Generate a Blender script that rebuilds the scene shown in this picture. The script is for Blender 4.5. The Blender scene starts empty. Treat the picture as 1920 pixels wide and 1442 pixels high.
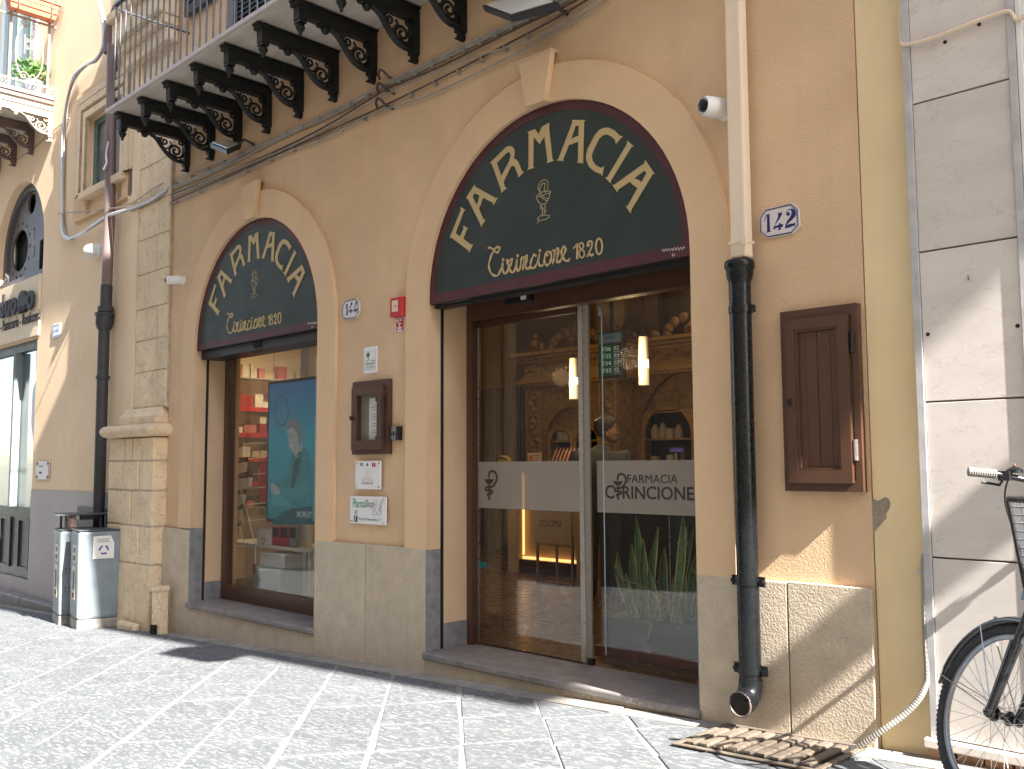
import bpy, bmesh, math, random
from mathutils import Vector, Matrix
random.seed(7)
S = bpy.context.scene
COL = S.collection
R = math.radians
# ------------------------------------------------------------------ camera, light, exposure
# Metres. Facade plane is Y = 0, X runs to the right along it, Y into the building.
# Z = 0 is the height of the photographer's lens; the street lies about 1.2 m below it.
CAM = Vector((0, -4.3, 0))
FPX, YAW, PITCH, ROLL = 1763.036, 0.7808, 0.0858, -0.0052
cy, sy, cp, sp = math.cos(YAW), math.sin(YAW), math.cos(PITCH), math.sin(PITCH)
_w = Vector((-sy*cp, cy*cp, sp)); _r = Vector((cy, sy, 0)); _u = _r.cross(_w)
_r, _u = math.cos(ROLL)*_r+math.sin(ROLL)*_u, -math.sin(ROLL)*_r+math.cos(ROLL)*_u
cam = bpy.data.objects.new('camera', bpy.data.cameras.new('camera')); COL.objects.link(cam)
cam.matrix_world = Matrix(((_r.x, _u.x, -_w.x, CAM.x), (_r.y, _u.y, -_w.y, CAM.y), (_r.z, _u.z, -_w.z, CAM.z), (0, 0, 0, 1)))
cam.data.sensor_width = 36; cam.data.sensor_fit = 'HORIZONTAL'; cam.data.lens = FPX/1920*36
cam.data.clip_start = .02; cam.data.clip_end = 400
S.camera = cam
SUN = Vector((1.15, -.13, 1)).normalized()
wd = bpy.data.worlds.new('World'); S.world = wd; wd.use_nodes = True
nt = wd.node_tree; bg = nt.nodes['Background']; sky = nt.nodes.new('ShaderNodeTexSky')
sky.sky_type = 'NISHITA'; sky.sun_disc = False; sky.sun_elevation = math.asin(SUN.z); sky.sun_rotation = math.atan2(SUN.x, SUN.y)
nt.links.new(sky.outputs[0], bg.inputs[0]); bg.inputs[1].default_value = .12
sun = bpy.data.objects.new('sun', bpy.data.lights.new('sun', 'SUN')); COL.objects.link(sun)
sun.data.energy = 5; sun.data.angle = R(.5); sun.data.color = (1, .955, .90)
sun.rotation_euler = (-SUN).to_track_quat('-Z', 'Y').to_euler(); sun.location = (6, -4, 12)
S.view_settings.view_transform = 'Standard'; S.view_settings.look = 'None'; S.view_settings.gamma = 1
S.view_settings.use_curve_mapping = False; S.view_settings.exposure = 2.38
S.cycles.max_bounces = 10; S.cycles.diffuse_bounces = 6; S.cycles.glossy_bounces = 5; S.cycles.transparent_max_bounces = 12
S.cycles.caustics_reflective = False; S.cycles.caustics_refractive = False; S.cycles.sample_clamp_indirect = 6

# ------------------------------------------------------------------ geometry helpers
def ray(px, py): return (px-960)*_r-(py-721)*_u+FPX*_w
def at(px, py, Y=0.):
    d = ray(px, py); return CAM+d*((Y-CAM.y)/d.y)
def onX(px, py, X):
    d = ray(px, py); return CAM+d*(X/d.x)
def onZ(px, py, Z):
    d = ray(px, py); return CAM+d*(Z/d.z)
G0, GS = -1.21, .0434
def gz(x): return G0+GS*x
def onG(px, py):
    d = ray(px, py); return CAM+d*(G0/(d.z-GS*d.x))

class MB:
    def __init__(s): s.v = []; s.f = []
    def add(s, vs, fs):
        n = len(s.v); s.v += [tuple(v) for v in vs]; s.f += [tuple(i+n for i in f) for f in fs]; return s
    def box(s, x0, x1, y0, y1, z0, z1):
        if x0 > x1: x0, x1 = x1, x0
        if y0 > y1: y0, y1 = y1, y0
        if z0 > z1: z0, z1 = z1, z0
        return s.add([(x, y, z) for x in (x0, x1) for y in (y0, y1) for z in (z0, z1)],
                     [(0, 1, 3, 2), (4, 6, 7, 5), (0, 4, 5, 1), (2, 3, 7, 6), (0, 2, 6, 4), (1, 5, 7, 3)])
    def hexa(s, b, t):   # bottom four points, top four points
        return s.add(list(b)+list(t), [(0, 3, 2, 1), (4, 5, 6, 7), (0, 1, 5, 4), (1, 2, 6, 5), (2, 3, 7, 6), (3, 0, 4, 7)])
    def prism(s, pts, y0, y1):     # polygon in XZ extruded along Y
        n = len(pts)
        return s.add([(x, y0, z) for x, z in pts]+[(x, y1, z) for x, z in pts],
                     [tuple(range(n)), tuple(range(2*n-1, n-1, -1))]+[(i, i+n, (i+1) % n+n, (i+1) % n) for i in range(n)])
    def prismx(s, pts, x0, x1):    # polygon in YZ extruded along X
        n = len(pts)
        return s.add([(x0, y, z) for y, z in pts]+[(x1, y, z) for y, z in pts],
                     [tuple(range(n)), tuple(range(2*n-1, n-1, -1))]+[(i, i+n, (i+1) % n+n, (i+1) % n) for i in range(n)])
    def prismz(s, pts, z0, z1):
        n = len(pts)
        return s.add([(x, y, z0) for x, y in pts]+[(x, y, z1) for x, y in pts],
                     [tuple(range(n-1, -1, -1)), tuple(range(n, 2*n))]+[(i, (i+1) % n, (i+1) % n+n, i+n) for i in range(n)])
    def tube(s, pts, r, n=8, closed=False):
        P = [Vector(p) for p in pts]; m = len(P)
        rr = r if isinstance(r, (list, tuple)) else [r]*m
        base = len(s.v); up = None
        for i, p in enumerate(P):
            if closed: t = P[(i+1) % m]-P[i-1]
            else: t = P[min(i+1, m-1)]-P[max(i-1, 0)]
            t.normalize()
            if up is None:
                a = Vector((0, 0, 1)) if abs(t.z) < .9 else Vector((1, 0, 0)); up = (a-t*a.dot(t)).normalized()
            else:
                up = up-t*up.dot(t)
                up = up.normalized() if up.length > 1e-6 else t.orthogonal().normalized()
            b = t.cross(up)
            s.v += [tuple(p+rr[i]*(math.cos(k*2*math.pi/n)*up+math.sin(k*2*math.pi/n)*b)) for k in range(n)]
        for i in range(m if closed else m-1):
            a0 = base+i*n; a1 = base+((i+1) % m)*n
            s.f += [(a0+k, a0+(k+1) % n, a1+(k+1) % n, a1+k) for k in range(n)]
        if not closed:
            s.f += [tuple(base+k for k in range(n-1, -1, -1)), tuple(base+(m-1)*n+k for k in range(n))]
        return s
    def lathe(s, prof, c, axis='z', n=16):   # prof [(r, h)]
        base = len(s.v); m = len(prof)
        for rr, h in prof:
            for k in range(n):
                a = 2*math.pi*k/n; x, y = rr*math.cos(a), rr*math.sin(a)
                p = {'z': (x, y, h), 'y': (x, h, y), 'x': (h, x, y)}[axis]
                s.v.append((c[0]+p[0], c[1]+p[1], c[2]+p[2]))
        for i in range(m-1):
            s.f += [(base+i*n+k, base+i*n+(k+1) % n, base+(i+1)*n+(k+1) % n, base+(i+1)*n+k) for k in range(n)]
        s.f += [tuple(base+k for k in range(n-1, -1, -1)), tuple(base+(m-1)*n+k for k in range(n))]
        return s
    def ball(s, c, r, n=10, m=6, sc=(1, 1, 1)):
        base = len(s.v)
        for i in range(1, m):
            t = math.pi*i/m
            for k in range(n):
                a = 2*math.pi*k/n
                s.v.append((c[0]+sc[0]*r*math.sin(t)*math.cos(a), c[1]+sc[1]*r*math.sin(t)*math.sin(a), c[2]+sc[2]*r*math.cos(t)))
        s.v += [(c[0], c[1], c[2]+sc[2]*r), (c[0], c[1], c[2]-sc[2]*r)]; T = len(s.v)-2
        for i in range(m-2):
            s.f += [(base+i*n+k, base+(i+1)*n+k, base+(i+1)*n+(k+1) % n, base+i*n+(k+1) % n) for k in range(n)]
        s.f += [(T, base+k, base+(k+1) % n) for k in range(n)]
        s.f += [(T+1, base+(m-2)*n+(k+1) % n, base+(m-2)*n+k) for k in range(n)]
        return s
    def ribbon(s, pts, w, y0, y1):   # stroke in XZ plane with constant or varying width
        m = len(pts); ww = w if isinstance(w, (list, tuple)) else [w]*m
        L = []; Rr = []
        for i, (x, z) in enumerate(pts):
            a = pts[max(i-1, 0)]; b = pts[min(i+1, m-1)]
            dx, dz = b[0]-a[0], b[1]-a[1]; l = math.hypot(dx, dz) or 1
            nx, nz = -dz/l*ww[i]/2, dx/l*ww[i]/2
            L.append((x+nx, z+nz)); Rr.append((x-nx, z-nz))
        for i in range(m-1):
            q = [L[i], L[i+1], Rr[i+1], Rr[i]]
            s.add([(x, y0, z) for x, z in q]+[(x, y1, z) for x, z in q],
                  [(0, 1, 2, 3), (0, 4, 5, 1), (2, 6, 7, 3)]+([(0, 3, 7, 4)] if i == 0 else [])+([(1, 5, 6, 2)] if i == m-2 else []))
        return s
    def mesh(s, name, smooth=False, m=None):
        me = bpy.data.meshes.new(name); me.from_pydata(s.v, [], s.f)
        bm = bmesh.new(); bm.from_mesh(me); bmesh.ops.recalc_face_normals(bm, faces=bm.faces); bm.to_mesh(me); bm.free()
        if smooth: me.polygons.foreach_set('use_smooth', [True]*len(me.polygons)); me.set_sharp_from_angle(angle=R(40))
        if m: me.materials.append(m)
        return me

def smooth_pts(P, k=5, closed=False):
    P = [tuple(p) for p in P]; n = len(P); out = []; D = len(P[0])
    for i in range(n if closed else n-1):
        if closed: a, b, c, d = P[i-1], P[i], P[(i+1) % n], P[(i+2) % n]
        else: a, b, c, d = P[max(i-1, 0)], P[i], P[i+1], P[min(i+2, n-1)]
        for j in range(k):
            t = j/k
            out.append(tuple(.5*(2*b[q]+(c[q]-a[q])*t+(2*a[q]-5*b[q]+4*c[q]-d[q])*t*t+(3*b[q]-a[q]-3*c[q]+d[q])*t**3) for q in range(D)))
    if not closed: out.append(P[-1])
    return out

def shape(name, loops, y0, y1):
    """flat filled shape (outer loop plus holes) in XZ, from depth y0 to y1"""
    cu = bpy.data.curves.new(name, 'CURVE'); cu.dimensions = '2D'; cu.fill_mode = 'BOTH'; cu.extrude = abs(y1-y0)/2
    for lp in loops:
        sp_ = cu.splines.new('POLY'); sp_.points.add(len(lp)-1); sp_.use_cyclic_u = True
        for q, p in zip(sp_.points, lp): q.co = (p[0], p[1], 0, 1)
    o = bpy.data.objects.new(name, cu); me = bpy.data.meshes.new_from_object(o)
    bpy.data.objects.remove(o); bpy.data.curves.remove(cu)
    me.transform(Matrix(((1, 0, 0, 0), (0, 0, -1, (y0+y1)/2), (0, 1, 0, 0), (0, 0, 0, 1))))
    me.name = name
    return me
def text_mesh(name, body, x, z, w, h, y, ext=.0015, bold=0, shear=0):
    """lettering facing the street; (x, z) lower left corner, w x h box"""
    cu = bpy.data.curves.new(name, 'FONT'); cu.body = body; cu.size = 1; cu.extrude = .02; cu.offset = bold; cu.shear = shear; cu.resolution_u = 3
    o = bpy.data.objects.new(name, cu); me = bpy.data.meshes.new_from_object(o)
    bpy.data.objects.remove(o); bpy.data.curves.remove(cu)
    xs = [v.co.x for v in me.vertices]; ys = [v.co.y for v in me.vertices]
    sx = w/(max(xs)-min(xs)); sz = h/(max(ys)-min(ys))
    for v in me.vertices:
        c = v.co; v.co = (x+(c.x-min(xs))*sx, y-(ext if c.z > 0 else 0), z+(c.y-min(ys))*sz)
    me.name = name
    return me
def link(name, me, m=None, parent=None, bev=0):
    o = bpy.data.objects.new(name, me); COL.objects.link(o)
    if m and not me.materials: me.materials.append(m)
    if parent:
        o.parent = parent; o.matrix_parent_inverse = Matrix.Translation(-world_loc(parent))
    if bev:
        b = o.modifiers.new('edge', 'BEVEL'); b.width = bev; b.segments = 2; b.limit_method = 'ANGLE'; b.angle_limit = R(40)
    return o
def world_loc(o):
    return Vector(o.get('_base', (0, 0, 0)))
def obj(name, mb, m, parent=None, smooth=False, bev=0):
    o = link(name, mb.mesh(name, smooth), m, parent, bev); return o
def bx(name, m, parent, *a, bev=0):
    return obj(name, MB().box(*a), m, parent, bev=bev)
def tag(o, label=None, cat=None, group=None, kind=None):
    for k, v in (('label', label), ('category', cat), ('group', group), ('kind', kind)):
        if v: o[k] = v
    return o
ROOTS = []
def thing(name, loc, label, cat, group=None):
    o = bpy.data.objects.new(name, None); COL.objects.link(o); o.location = loc; o.empty_display_size = .1
    o['_base'] = tuple(loc); ROOTS.append(o)
    return tag(o, label, cat, group)
def clone(root, delta, label=None):
    c = root.copy(); COL.objects.link(c); c.location = root.location+Vector(delta)
    if label: c['label'] = label
    def rec(a, b):
        for ch in [k for k in COL.objects if k.parent == a]:
            d = ch.copy(); COL.objects.link(d); d.parent = b; d.matrix_parent_inverse = ch.matrix_parent_inverse.copy(); rec(ch, d)
    rec(root, c)
    return c

# ------------------------------------------------------------------ materials
def mat(name, col, rough=.8, var=.12, vs=3., bump=0., bs=120., metal=0., spec=.4, var2=None, vs2=.6, speck=None, ss=90., sth=.6, stretch=None, alpha=None, vein=None, emit=None, coat=0, rnd=0., streak=None):
    m = bpy.data.materials.new(name); m.use_nodes = True; nt = m.node_tree; N = nt.nodes; L = nt.links
    p = N['Principled BSDF']; p.inputs['Roughness'].default_value = rough; p.inputs['Metallic'].default_value = metal
    p.inputs['Specular IOR Level'].default_value = spec; p.inputs['Coat Weight'].default_value = coat
    geo = N.new('ShaderNodeNewGeometry'); pos = geo.outputs['Position']
    if stretch:
        mp = N.new('ShaderNodeMapping'); mp.inputs['Scale'].default_value = stretch; L.new(pos, mp.inputs[0]); pos = mp.outputs[0]
    def noise(scale, detail=4, rg=.6, src=None):
        n = N.new('ShaderNodeTexNoise'); n.inputs['Scale'].default_value = scale; n.inputs['Detail'].default_value = detail
        n.inputs['Roughness'].default_value = rg; L.new(src or pos, n.inputs['Vector']); return n.outputs['Fac']
    def ramp(fac, a, b, lo, hi):
        r = N.new('ShaderNodeMapRange'); L.new(fac, r.inputs[0]); r.inputs[1].default_value = a; r.inputs[2].default_value = b
        r.inputs[3].default_value = lo; r.inputs[4].default_value = hi; return r.outputs[0]
    def mixc(fac, a, b, mode='MIX'):
        x = N.new('ShaderNodeMix'); x.data_type = 'RGBA'; x.blend_type = mode
        if isinstance(fac, float): x.inputs[0].default_value = fac
        else: L.new(fac, x.inputs[0])
        for s_, v in ((6, a), (7, b)):
            if isinstance(v, tuple): x.inputs[s_].default_value = (*v, 1)
            else: L.new(v, x.inputs[s_])
        return x.outputs[2]
    c = tuple(col)
    if var:
        lo = tuple(k*(1-var) for k in col); hi = tuple(min(k*(1+var), .95) for k in col)
        c = mixc(ramp(noise(vs), .3, .7, 0, 1), lo, hi)
    if var2:
        c = mixc(ramp(noise(vs2, 3), .45, .72, 0, var2[3]), c, tuple(var2[:3]))
    if streak:   # rain streaks: noise stretched along Z
        mp2 = N.new('ShaderNodeMapping'); mp2.inputs['Scale'].default_value = (7, 7, .5); L.new(geo.outputs['Position'], mp2.inputs[0])
        c = mixc(ramp(noise(1, 4, .6, mp2.outputs[0]), .5, .8, 0, streak[3]), c, tuple(streak[:3]))
    if speck:
        c = mixc(ramp(noise(ss, 2, .7), sth, sth+.08, 0, speck[3] if len(speck) > 3 else 1), c, tuple(speck[:3]))
    if vein:     # thin wandering lines where a noise field crosses its middle value
        ab_ = N.new('ShaderNodeMath'); ab_.operation = 'ABSOLUTE'; su = N.new('ShaderNodeMath'); su.operation = 'SUBTRACT'; su.inputs[1].default_value = .5
        L.new(noise(vein[4], 5, .62), su.inputs[0]); L.new(su.outputs[0], ab_.inputs[0])
        c = mixc(ramp(ab_.outputs[0], vein[5], 0, 0, vein[3]), c, tuple(vein[:3]))
    if rnd:
        oi = N.new('ShaderNodeObjectInfo'); h = N.new('ShaderNodeHueSaturation')
        L.new(ramp(oi.outputs['Random'], 0, 1, 1-rnd, 1+rnd), h.inputs['Value'])
        if isinstance(c, tuple): h.inputs['Color'].default_value = (*c, 1)
        else: L.new(c, h.inputs['Color'])
        c = h.outputs[0]
    if isinstance(c, tuple): p.inputs['Base Color'].default_value = (*c, 1)
    else: L.new(c, p.inputs['Base Color'])
    if bump:
        b = N.new('ShaderNodeBump'); b.inputs['Strength'].default_value = 1; b.inputs['Distance'].default_value = bump
        L.new(noise(bs, 3, .55), b.inputs['Height']); L.new(b.outputs[0], p.inputs['Normal'])
    if rough > .2 and var:
        L.new(ramp(noise(vs*2.7), .3, .7, rough-.07, min(rough+.07, 1)), p.inputs['Roughness'])
    if emit:
        p.inputs['Emission Color'].default_value = (*emit[:3], 1); p.inputs['Emission Strength'].default_value = emit[3]
    if alpha is not None: p.inputs['Alpha'].default_value = alpha
    return m
def glass_mat(name, tint=(.97, .98, .97), boost=1.0):
    m = bpy.data.materials.new(name); m.use_nodes = True; nt = m.node_tree; N = nt.nodes; L = nt.links
    N.remove(N['Principled BSDF']); out = N['Material Output']
    t = N.new('ShaderNodeBsdfTransparent'); t.inputs[0].default_value = (*tint, 1)
    g = N.new('ShaderNodeBsdfGlossy'); g.inputs['Roughness'].default_value = .012
    geo0 = N.new('ShaderNodeNewGeometry'); dt = N.new('ShaderNodeVectorMath'); dt.operation = 'DOT_PRODUCT'
    L.new(geo0.outputs['Incoming'], dt.inputs[0]); L.new(geo0.outputs['Normal'], dt.inputs[1])
    def mth(op, a, b):      # Schlick reflectance, the same for both sides of the sheet
        n_ = N.new('ShaderNodeMath'); n_.operation = op
        for i_, v_ in enumerate((a, b)):
            if v_ is None: continue
            if isinstance(v_, (int, float)): n_.inputs[i_].default_value = v_
            else: L.new(v_, n_.inputs[i_])
        return n_.outputs[0]
    ab = mth('ABSOLUTE', dt.outputs['Value'], None)
    mu = N.new('ShaderNodeMath'); mu.operation = 'MULTIPLY_ADD'; mu.use_clamp = True
    L.new(mth('POWER', mth('SUBTRACT', 1, ab), 5), mu.inputs[0]); mu.inputs[1].default_value = .957*boost; mu.inputs[2].default_value = .043*boost
    x = N.new('ShaderNodeMixShader'); L.new(mu.outputs[0], x.inputs[0]); L.new(t.outputs[0], x.inputs[1]); L.new(g.outputs[0], x.inputs[2])
    L.new(x.outputs[0], out.inputs[0])
    # slight waviness of the sheet
    n = N.new('ShaderNodeTexNoise'); n.inputs['Scale'].default_value = 1.3; n.inputs['Detail'].default_value = 1
    geo = N.new('ShaderNodeNewGeometry'); L.new(geo.outputs['Position'], n.inputs['Vector'])
    b = N.new('ShaderNodeBump'); b.inputs['Distance'].default_value = .004; L.new(n.outputs['Fac'], b.inputs['Height']); L.new(b.outputs[0], g.inputs['Normal'])
    return m
def film_mat(name, col, op):
    m = bpy.data.materials.new(name); m.use_nodes = True; nt = m.node_tree; N = nt.nodes; L = nt.links
    p = N['Principled BSDF']; p.inputs['Base Color'].default_value = (*col, 1); p.inputs['Roughness'].default_value = .6
    t = N.new('ShaderNodeBsdfTransparent'); x = N.new('ShaderNodeMixShader'); x.inputs[0].default_value = op
    L.new(t.outputs[0], x.inputs[1]); L.new(p.outputs[0], x.inputs[2]); L.new(x.outputs[0], N['Material Output'].inputs[0])
    return m
M = {}
M['plaster'] = mat('ochre_plaster', (.69, .49, .31), .92, .09, 1.6, .0042, 120, var2=(.59, .395, .225, .5), vs2=.9, streak=(.56, .37, .21, .3), speck=(.42, .28, .16, .75), ss=140, sth=.63)
M['plaster_trim'] = mat('ochre_plaster_trim', (.71, .50, .31), .92, .06, 2.1, .0024, 150, var2=(.62, .425, .255, .4), vs2=1.1, speck=(.44, .30, .18, .7), ss=150, sth=.64)
M['plaster_left'] = mat('warm_plaster', (.80, .62, .42), .92, .05, 1.1, .0018, 90, var2=(.72, .52, .32, .5), vs2=.7, streak=(.70, .50, .31, .3))
M['yellow'] = mat('yellow_render', (.80, .64, .38), .9, .06, 1.4, .0008, 80, var2=(.71, .54, .29, .5), vs2=1.6, streak=(.67, .53, .31, .5))
M['mortar_patch'] = mat('bare_mortar', (.30, .26, .20), .95, .2, 30, .004, 160)
M['plinth'] = mat('bush_hammered_stone', (.57, .48, .365), .9, .12, 9, .0065, 105, var2=(.47, .395, .31, .5), vs2=2.2, speck=(.25, .22, .19, .75), ss=150, sth=.60, streak=(.45, .355, .25, .35), rnd=.05)
M['reveal_stone'] = mat('grey_reveal_stone', (.22, .225, .23), .85, .25, 14, .002, 160, speck=(.36, .36, .36, .6), ss=200, sth=.56)
M['sill'] = mat('worn_grey_marble', (.20, .18, .175), .55, .2, 7, .0012, 60, var2=(.32, .28, .26, .6), vs2=4, speck=(.36, .34, .32, .6), ss=120, sth=.62, vein=(.40, .36, .33, .5, 3, .012))
M['street'] = mat('joint_mortar', (.245, .24, .232), .95, .12, 8, .003, 90)
M['slab'] = mat('grey_paving_stone', (.105, .115, .122), .85, .12, 3, .004, 60, speck=(.215, .216, .212, .85), ss=17, sth=.515, stretch=(1, 3.2, 1), rnd=.06, var2=(.13, .139, .145, .7), vs2=1.5)
M['gutter'] = mat('dark_gutter_stone', (.27, .25, .22), .85, .25, 8, .004, 70, speck=(.14, .13, .12, .6), ss=40, sth=.6, rnd=.12)
M['limestone'] = mat('weathered_limestone', (.76, .60, .40), .92, .08, 5, .007, 40, var2=(.62, .50, .36, .5), vs2=2.6, speck=(.32, .25, .17, .75), ss=30, sth=.70, rnd=.05, vein=(.28, .21, .14, .8, 3.1, .007), streak=(.58, .46, .33, .35))
M['joint'] = mat('old_lime_joint', (.48, .40, .31), .95, .25, 12, .004, 60)
M['marble'] = mat('cream_marble', (.645, .595, .545), .45, .05, 4, 0, 60, var2=(.53, .49, .455, .5), vs2=3, speck=(.46, .38, .32, .75), ss=38, sth=.665, stretch=(1, 1, 2.2), rnd=.05, vein=(.42, .33, .26, .35, 1.3, .005))
M['marble_edge'] = mat('grey_marble_trim', (.46, .45, .45), .5, .15, 12, 0)
M['balcony_marble'] = mat('balcony_marble', (.60, .555, .50), .55, .12, 3, 0, 60, var2=(.40, .36, .31, .6), vs2=2.5, stretch=(.6, 2.5, 1))
M['balcony_edge'] = mat('balcony_slab_edge', (.52, .455, .43), .5, .08, 9)
M['iron_black'] = mat('black_cast_iron', (.012, .013, .013), .5, .3, 20, .001, 200, spec=.35)
M['iron_rail'] = mat('grey_iron_bars', (.11, .12, .14), .35, .2, 20, metal=.4)
M['iron_pale'] = mat('pale_painted_iron', (.34, .28, .215), .7, .2, 30)
M['brown'] = mat('brown_aluminium', (.085, .040, .024), .38, .08, 5, spec=.5)
M['brown_dark'] = mat('dark_brown_aluminium', (.055, .024, .014), .4, .08, 5)
M['black'] = mat('black_plastic', (.015, .015, .016), .45, .15, 10)
M['black_gloss'] = mat('black_enamel', (.007, .008, .009), .28, .2, 15, .0006, 90, spec=.35, speck=(.09, .10, .11, .5), ss=50, sth=.72)
M['white_paint'] = mat('white_paint', (.75, .74, .72), .5, .05, 6)
M['pipe_cream'] = mat('cream_painted_pipe', (.76, .62, .46), .6, .08, 4, var2=(.68, .57, .46, .4), vs2=3, stretch=(1, 1, .3))
M['pipe_brown'] = mat('brown_painted_pipe', (.16, .11, .105), .45, .2, 5, var2=(.26, .2, .19, .5), vs2=3, stretch=(1, 1, .3))
M['pipe_grey'] = mat('grey_cast_pipe', (.055, .055, .06), .55, .2, 8)
M['sign_green'] = mat('blackboard_green', (.020, .031, .026), .55, .12, 2, var2=(.034, .044, .039, .6), vs2=2.2)
M['maroon'] = mat('maroon_paint', (.075, .020, .024), .55, .15, 5, speck=(.25, .16, .1, .6), ss=60, sth=.73)
M['gold'] = mat('cream_lettering', (.50, .375, .185), .65, .06, 8)
M['gold_thin'] = mat('thin_gold_line', (.40, .34, .19), .65, .05, 8)
M['cable_grey'] = mat('grey_cable', (.30, .28, .25), .6, .2, 10)
M['cable_white'] = mat('white_cable', (.62, .62, .64), .45, .1, 10)
M['cable_dark'] = mat('dark_cable', (.07, .045, .04), .6, .2, 10)
M['red'] = mat('red_plastic', (.50, .025, .03), .4, .05, 8)
M['cream'] = mat('cream_plastic', (.68, .58, .42), .5, .05, 8)
M['tile'] = mat('glazed_tile', (.66, .62, .62), .18, .05, 14, coat=.3)
M['tile_blue'] = mat('cobalt_glaze', (.022, .025, .13), .25, .1, 30)
M['plate'] = mat('white_plexiglass', (.80, .80, .80), .12, .02, 5, coat=.5)
M['paper'] = mat('white_paper', (.78, .77, .75), .8, .03, 10)
M['ink'] = mat('grey_print', (.12, .11, .11), .7, 0)
M['ink_green'] = mat('green_print', (.0, .30, .12), .6, 0)
M['ink_dkgreen'] = mat('dark_green_print', (.02, .10, .06), .6, 0)
M['ink_gold'] = mat('pale_gold_print', (.55, .42, .22), .6, 0)
M['ink_blue'] = mat('blue_print', (.03, .07, .2), .6, 0)
M['steel'] = mat('brushed_steel', (.55, .54, .52), .3, .1, 20, metal=.9)
M['pale_wall'] = mat('pale_cream_wall', (.90, .82, .70), .9, .04, 1.5)
M['alu'] = mat('satin_aluminium', (.40, .365, .32), .45, .06, 20, metal=.3)
M['glass'] = glass_mat('shop_glass', boost=1.6)
M['glass_clear'] = glass_mat('thin_glass', boost=.8)
M['glass_dark'] = mat('dark_window_glass', (.02, .025, .028), .06, .2, 2, spec=.6)
M['frost'] = film_mat('frosted_film', (.35, .31, .265), .68)
M['film_ink'] = mat('clear_cut_letters', (.045, .035, .03), .5, 0)
M['bin'] = mat('grey_blue_steel', (.21, .25, .275), .5, .1, 4, var2=(.27, .31, .33, .5), vs2=4, speck=(.36, .38, .38, .6), ss=30, sth=.72)
M['bin_dark'] = mat('dark_bin_steel', (.05, .06, .06), .45, .1, 6)
M['rust'] = mat('rusty_base', (.33, .31, .28), .8, .3, 14, speck=(.33, .15, .07, .7), ss=20, sth=.6)
M['terracotta'] = mat('terracotta_plastic', (.50, .17, .09), .7, .12, 5)
M['leaf'] = mat('fresh_leaf', (.10, .22, .04), .6, .35, 25)
M['grate'] = mat('rusted_grate', (.15, .12, .09), .8, .25, 9, .002, 60, speck=(.11, .075, .05, .7), ss=26, sth=.6)
M['pit'] = mat('hollow_shade', (.02, .018, .016), .9, .2, 10)  # near-black stands for the shade inside hollows
M['conduit'] = mat('ivory_corrugated_pipe', (.28, .26, .23), .6, .12, 8)
M['rubber'] = mat('tyre_rubber', (.035, .036, .038), .75, .2, 20, .0015, 120)
M['rim'] = mat('grey_rim', (.30, .31, .32), .35, .1, 8, metal=.8)
M['bike_black'] = mat('black_bicycle_paint', (.010, .011, .013), .18, .15, 6, coat=.6)
M['grip'] = mat('grey_rubber_grip', (.20, .19, .18), .7, .1, 20)
M['copper'] = mat('copper_bell', (.30, .14, .08), .4, .1, 10, metal=.3)
M['wood_black'] = mat('black_painted_wood', (.03, .03, .032), .35, .1, 4)
M['fascia'] = mat('cream_fascia', (.68, .56, .40), .7, .05, 3)
M['letter_dark'] = mat('dark_metal_letters', (.04, .036, .038), .65, .1, 8, spec=.2)
M['grille'] = mat('perforated_grey_grille', (.115, .105, .112), .5, .15, 6)
M['anthracite'] = mat('anthracite_frame', (.085, .08, .085), .5, .1, 6)
M['grey_paint'] = mat('grey_plinth_paint', (.44, .405, .39), .8, .06, 2, var2=(.38, .35, .34, .4), vs2=1.2)
M['curtain'] = mat('pale_blue_blind', (.40, .47, .47), .8, .06, 2)
M['cafe_blind'] = mat('cafe_blind', (.20, .235, .235), .8, .06, 2)
M['green_wood'] = mat('green_window_frame', (.10, .16, .13), .6, .2, 10)
M['shutter'] = mat('grey_green_shutter', (.055, .065, .065), .6, .15, 10)
M['brick_old'] = mat('old_brick', (.34, .20, .13), .9, .25, 16, .004, 50)
M['door_wall'] = mat('interior_tan_wall', (.55, .42, .25), .85, .05, 2)
M['int_door'] = mat('interior_brown_panel', (.26, .18, .10), .6, .08, 3)
M['int_slat'] = mat('grey_slatted_panel', (.17, .15, .14), .6, .08, 6)
M['floor'] = mat('polished_brown_floor', (.15, .09, .045), .28, .2, 3, spec=.5)
M['ceiling'] = mat('white_ceiling', (.75, .70, .60), .9, .03, 2)
M['gilt'] = mat('dark_gilded_wood', (.30, .19, .08), .45, .35, 14, .006, 30, metal=.25)
M['gilt_lite'] = mat('gilded_trim', (.45, .29, .11), .4, .25, 18, metal=.35)
M['cab_dark'] = mat('cabinet_interior', (.03, .022, .018), .6, .2, 5)
M['jar'] = mat('ceramic_jars', (.60, .55, .46), .3, .2, 14)
M['lamp_glass'] = mat('lit_opal_glass', (.85, .75, .55), .4, 0, emit=(1, .74, .42, .13))
M['lamp_core'] = mat('lit_lamp_core', (.9, .8, .6), .4, 0, emit=(1, .78, .46, .8))
M['glow'] = mat('backlit_strip', (.9, .6, .3), .5, 0, emit=(1, .50, .16, .42))
M['spot'] = mat('ceiling_spot_glow', (1, .9, .7), .5, 0, emit=(1, .72, .38, 30))
M['counter'] = mat('counter_panel', (.45, .33, .18), .5, .1, 4)
M['board_green'] = mat('dark_green_board', (.018, .034, .034), .5, .08, 4)
M['mono_grey'] = mat('poster_grey', (.36, .38, .38), .5, .25, 60)
M['snake'] = mat('snake_plant_leaf', (.11, .21, .09), .45, .4, 30, speck=(.22, .32, .14, .7), ss=60, sth=.55, stretch=(1, 1, 3))
M['snake_edge'] = mat('yellow_leaf_edge', (.60, .58, .20), .5, .15, 20)
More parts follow.
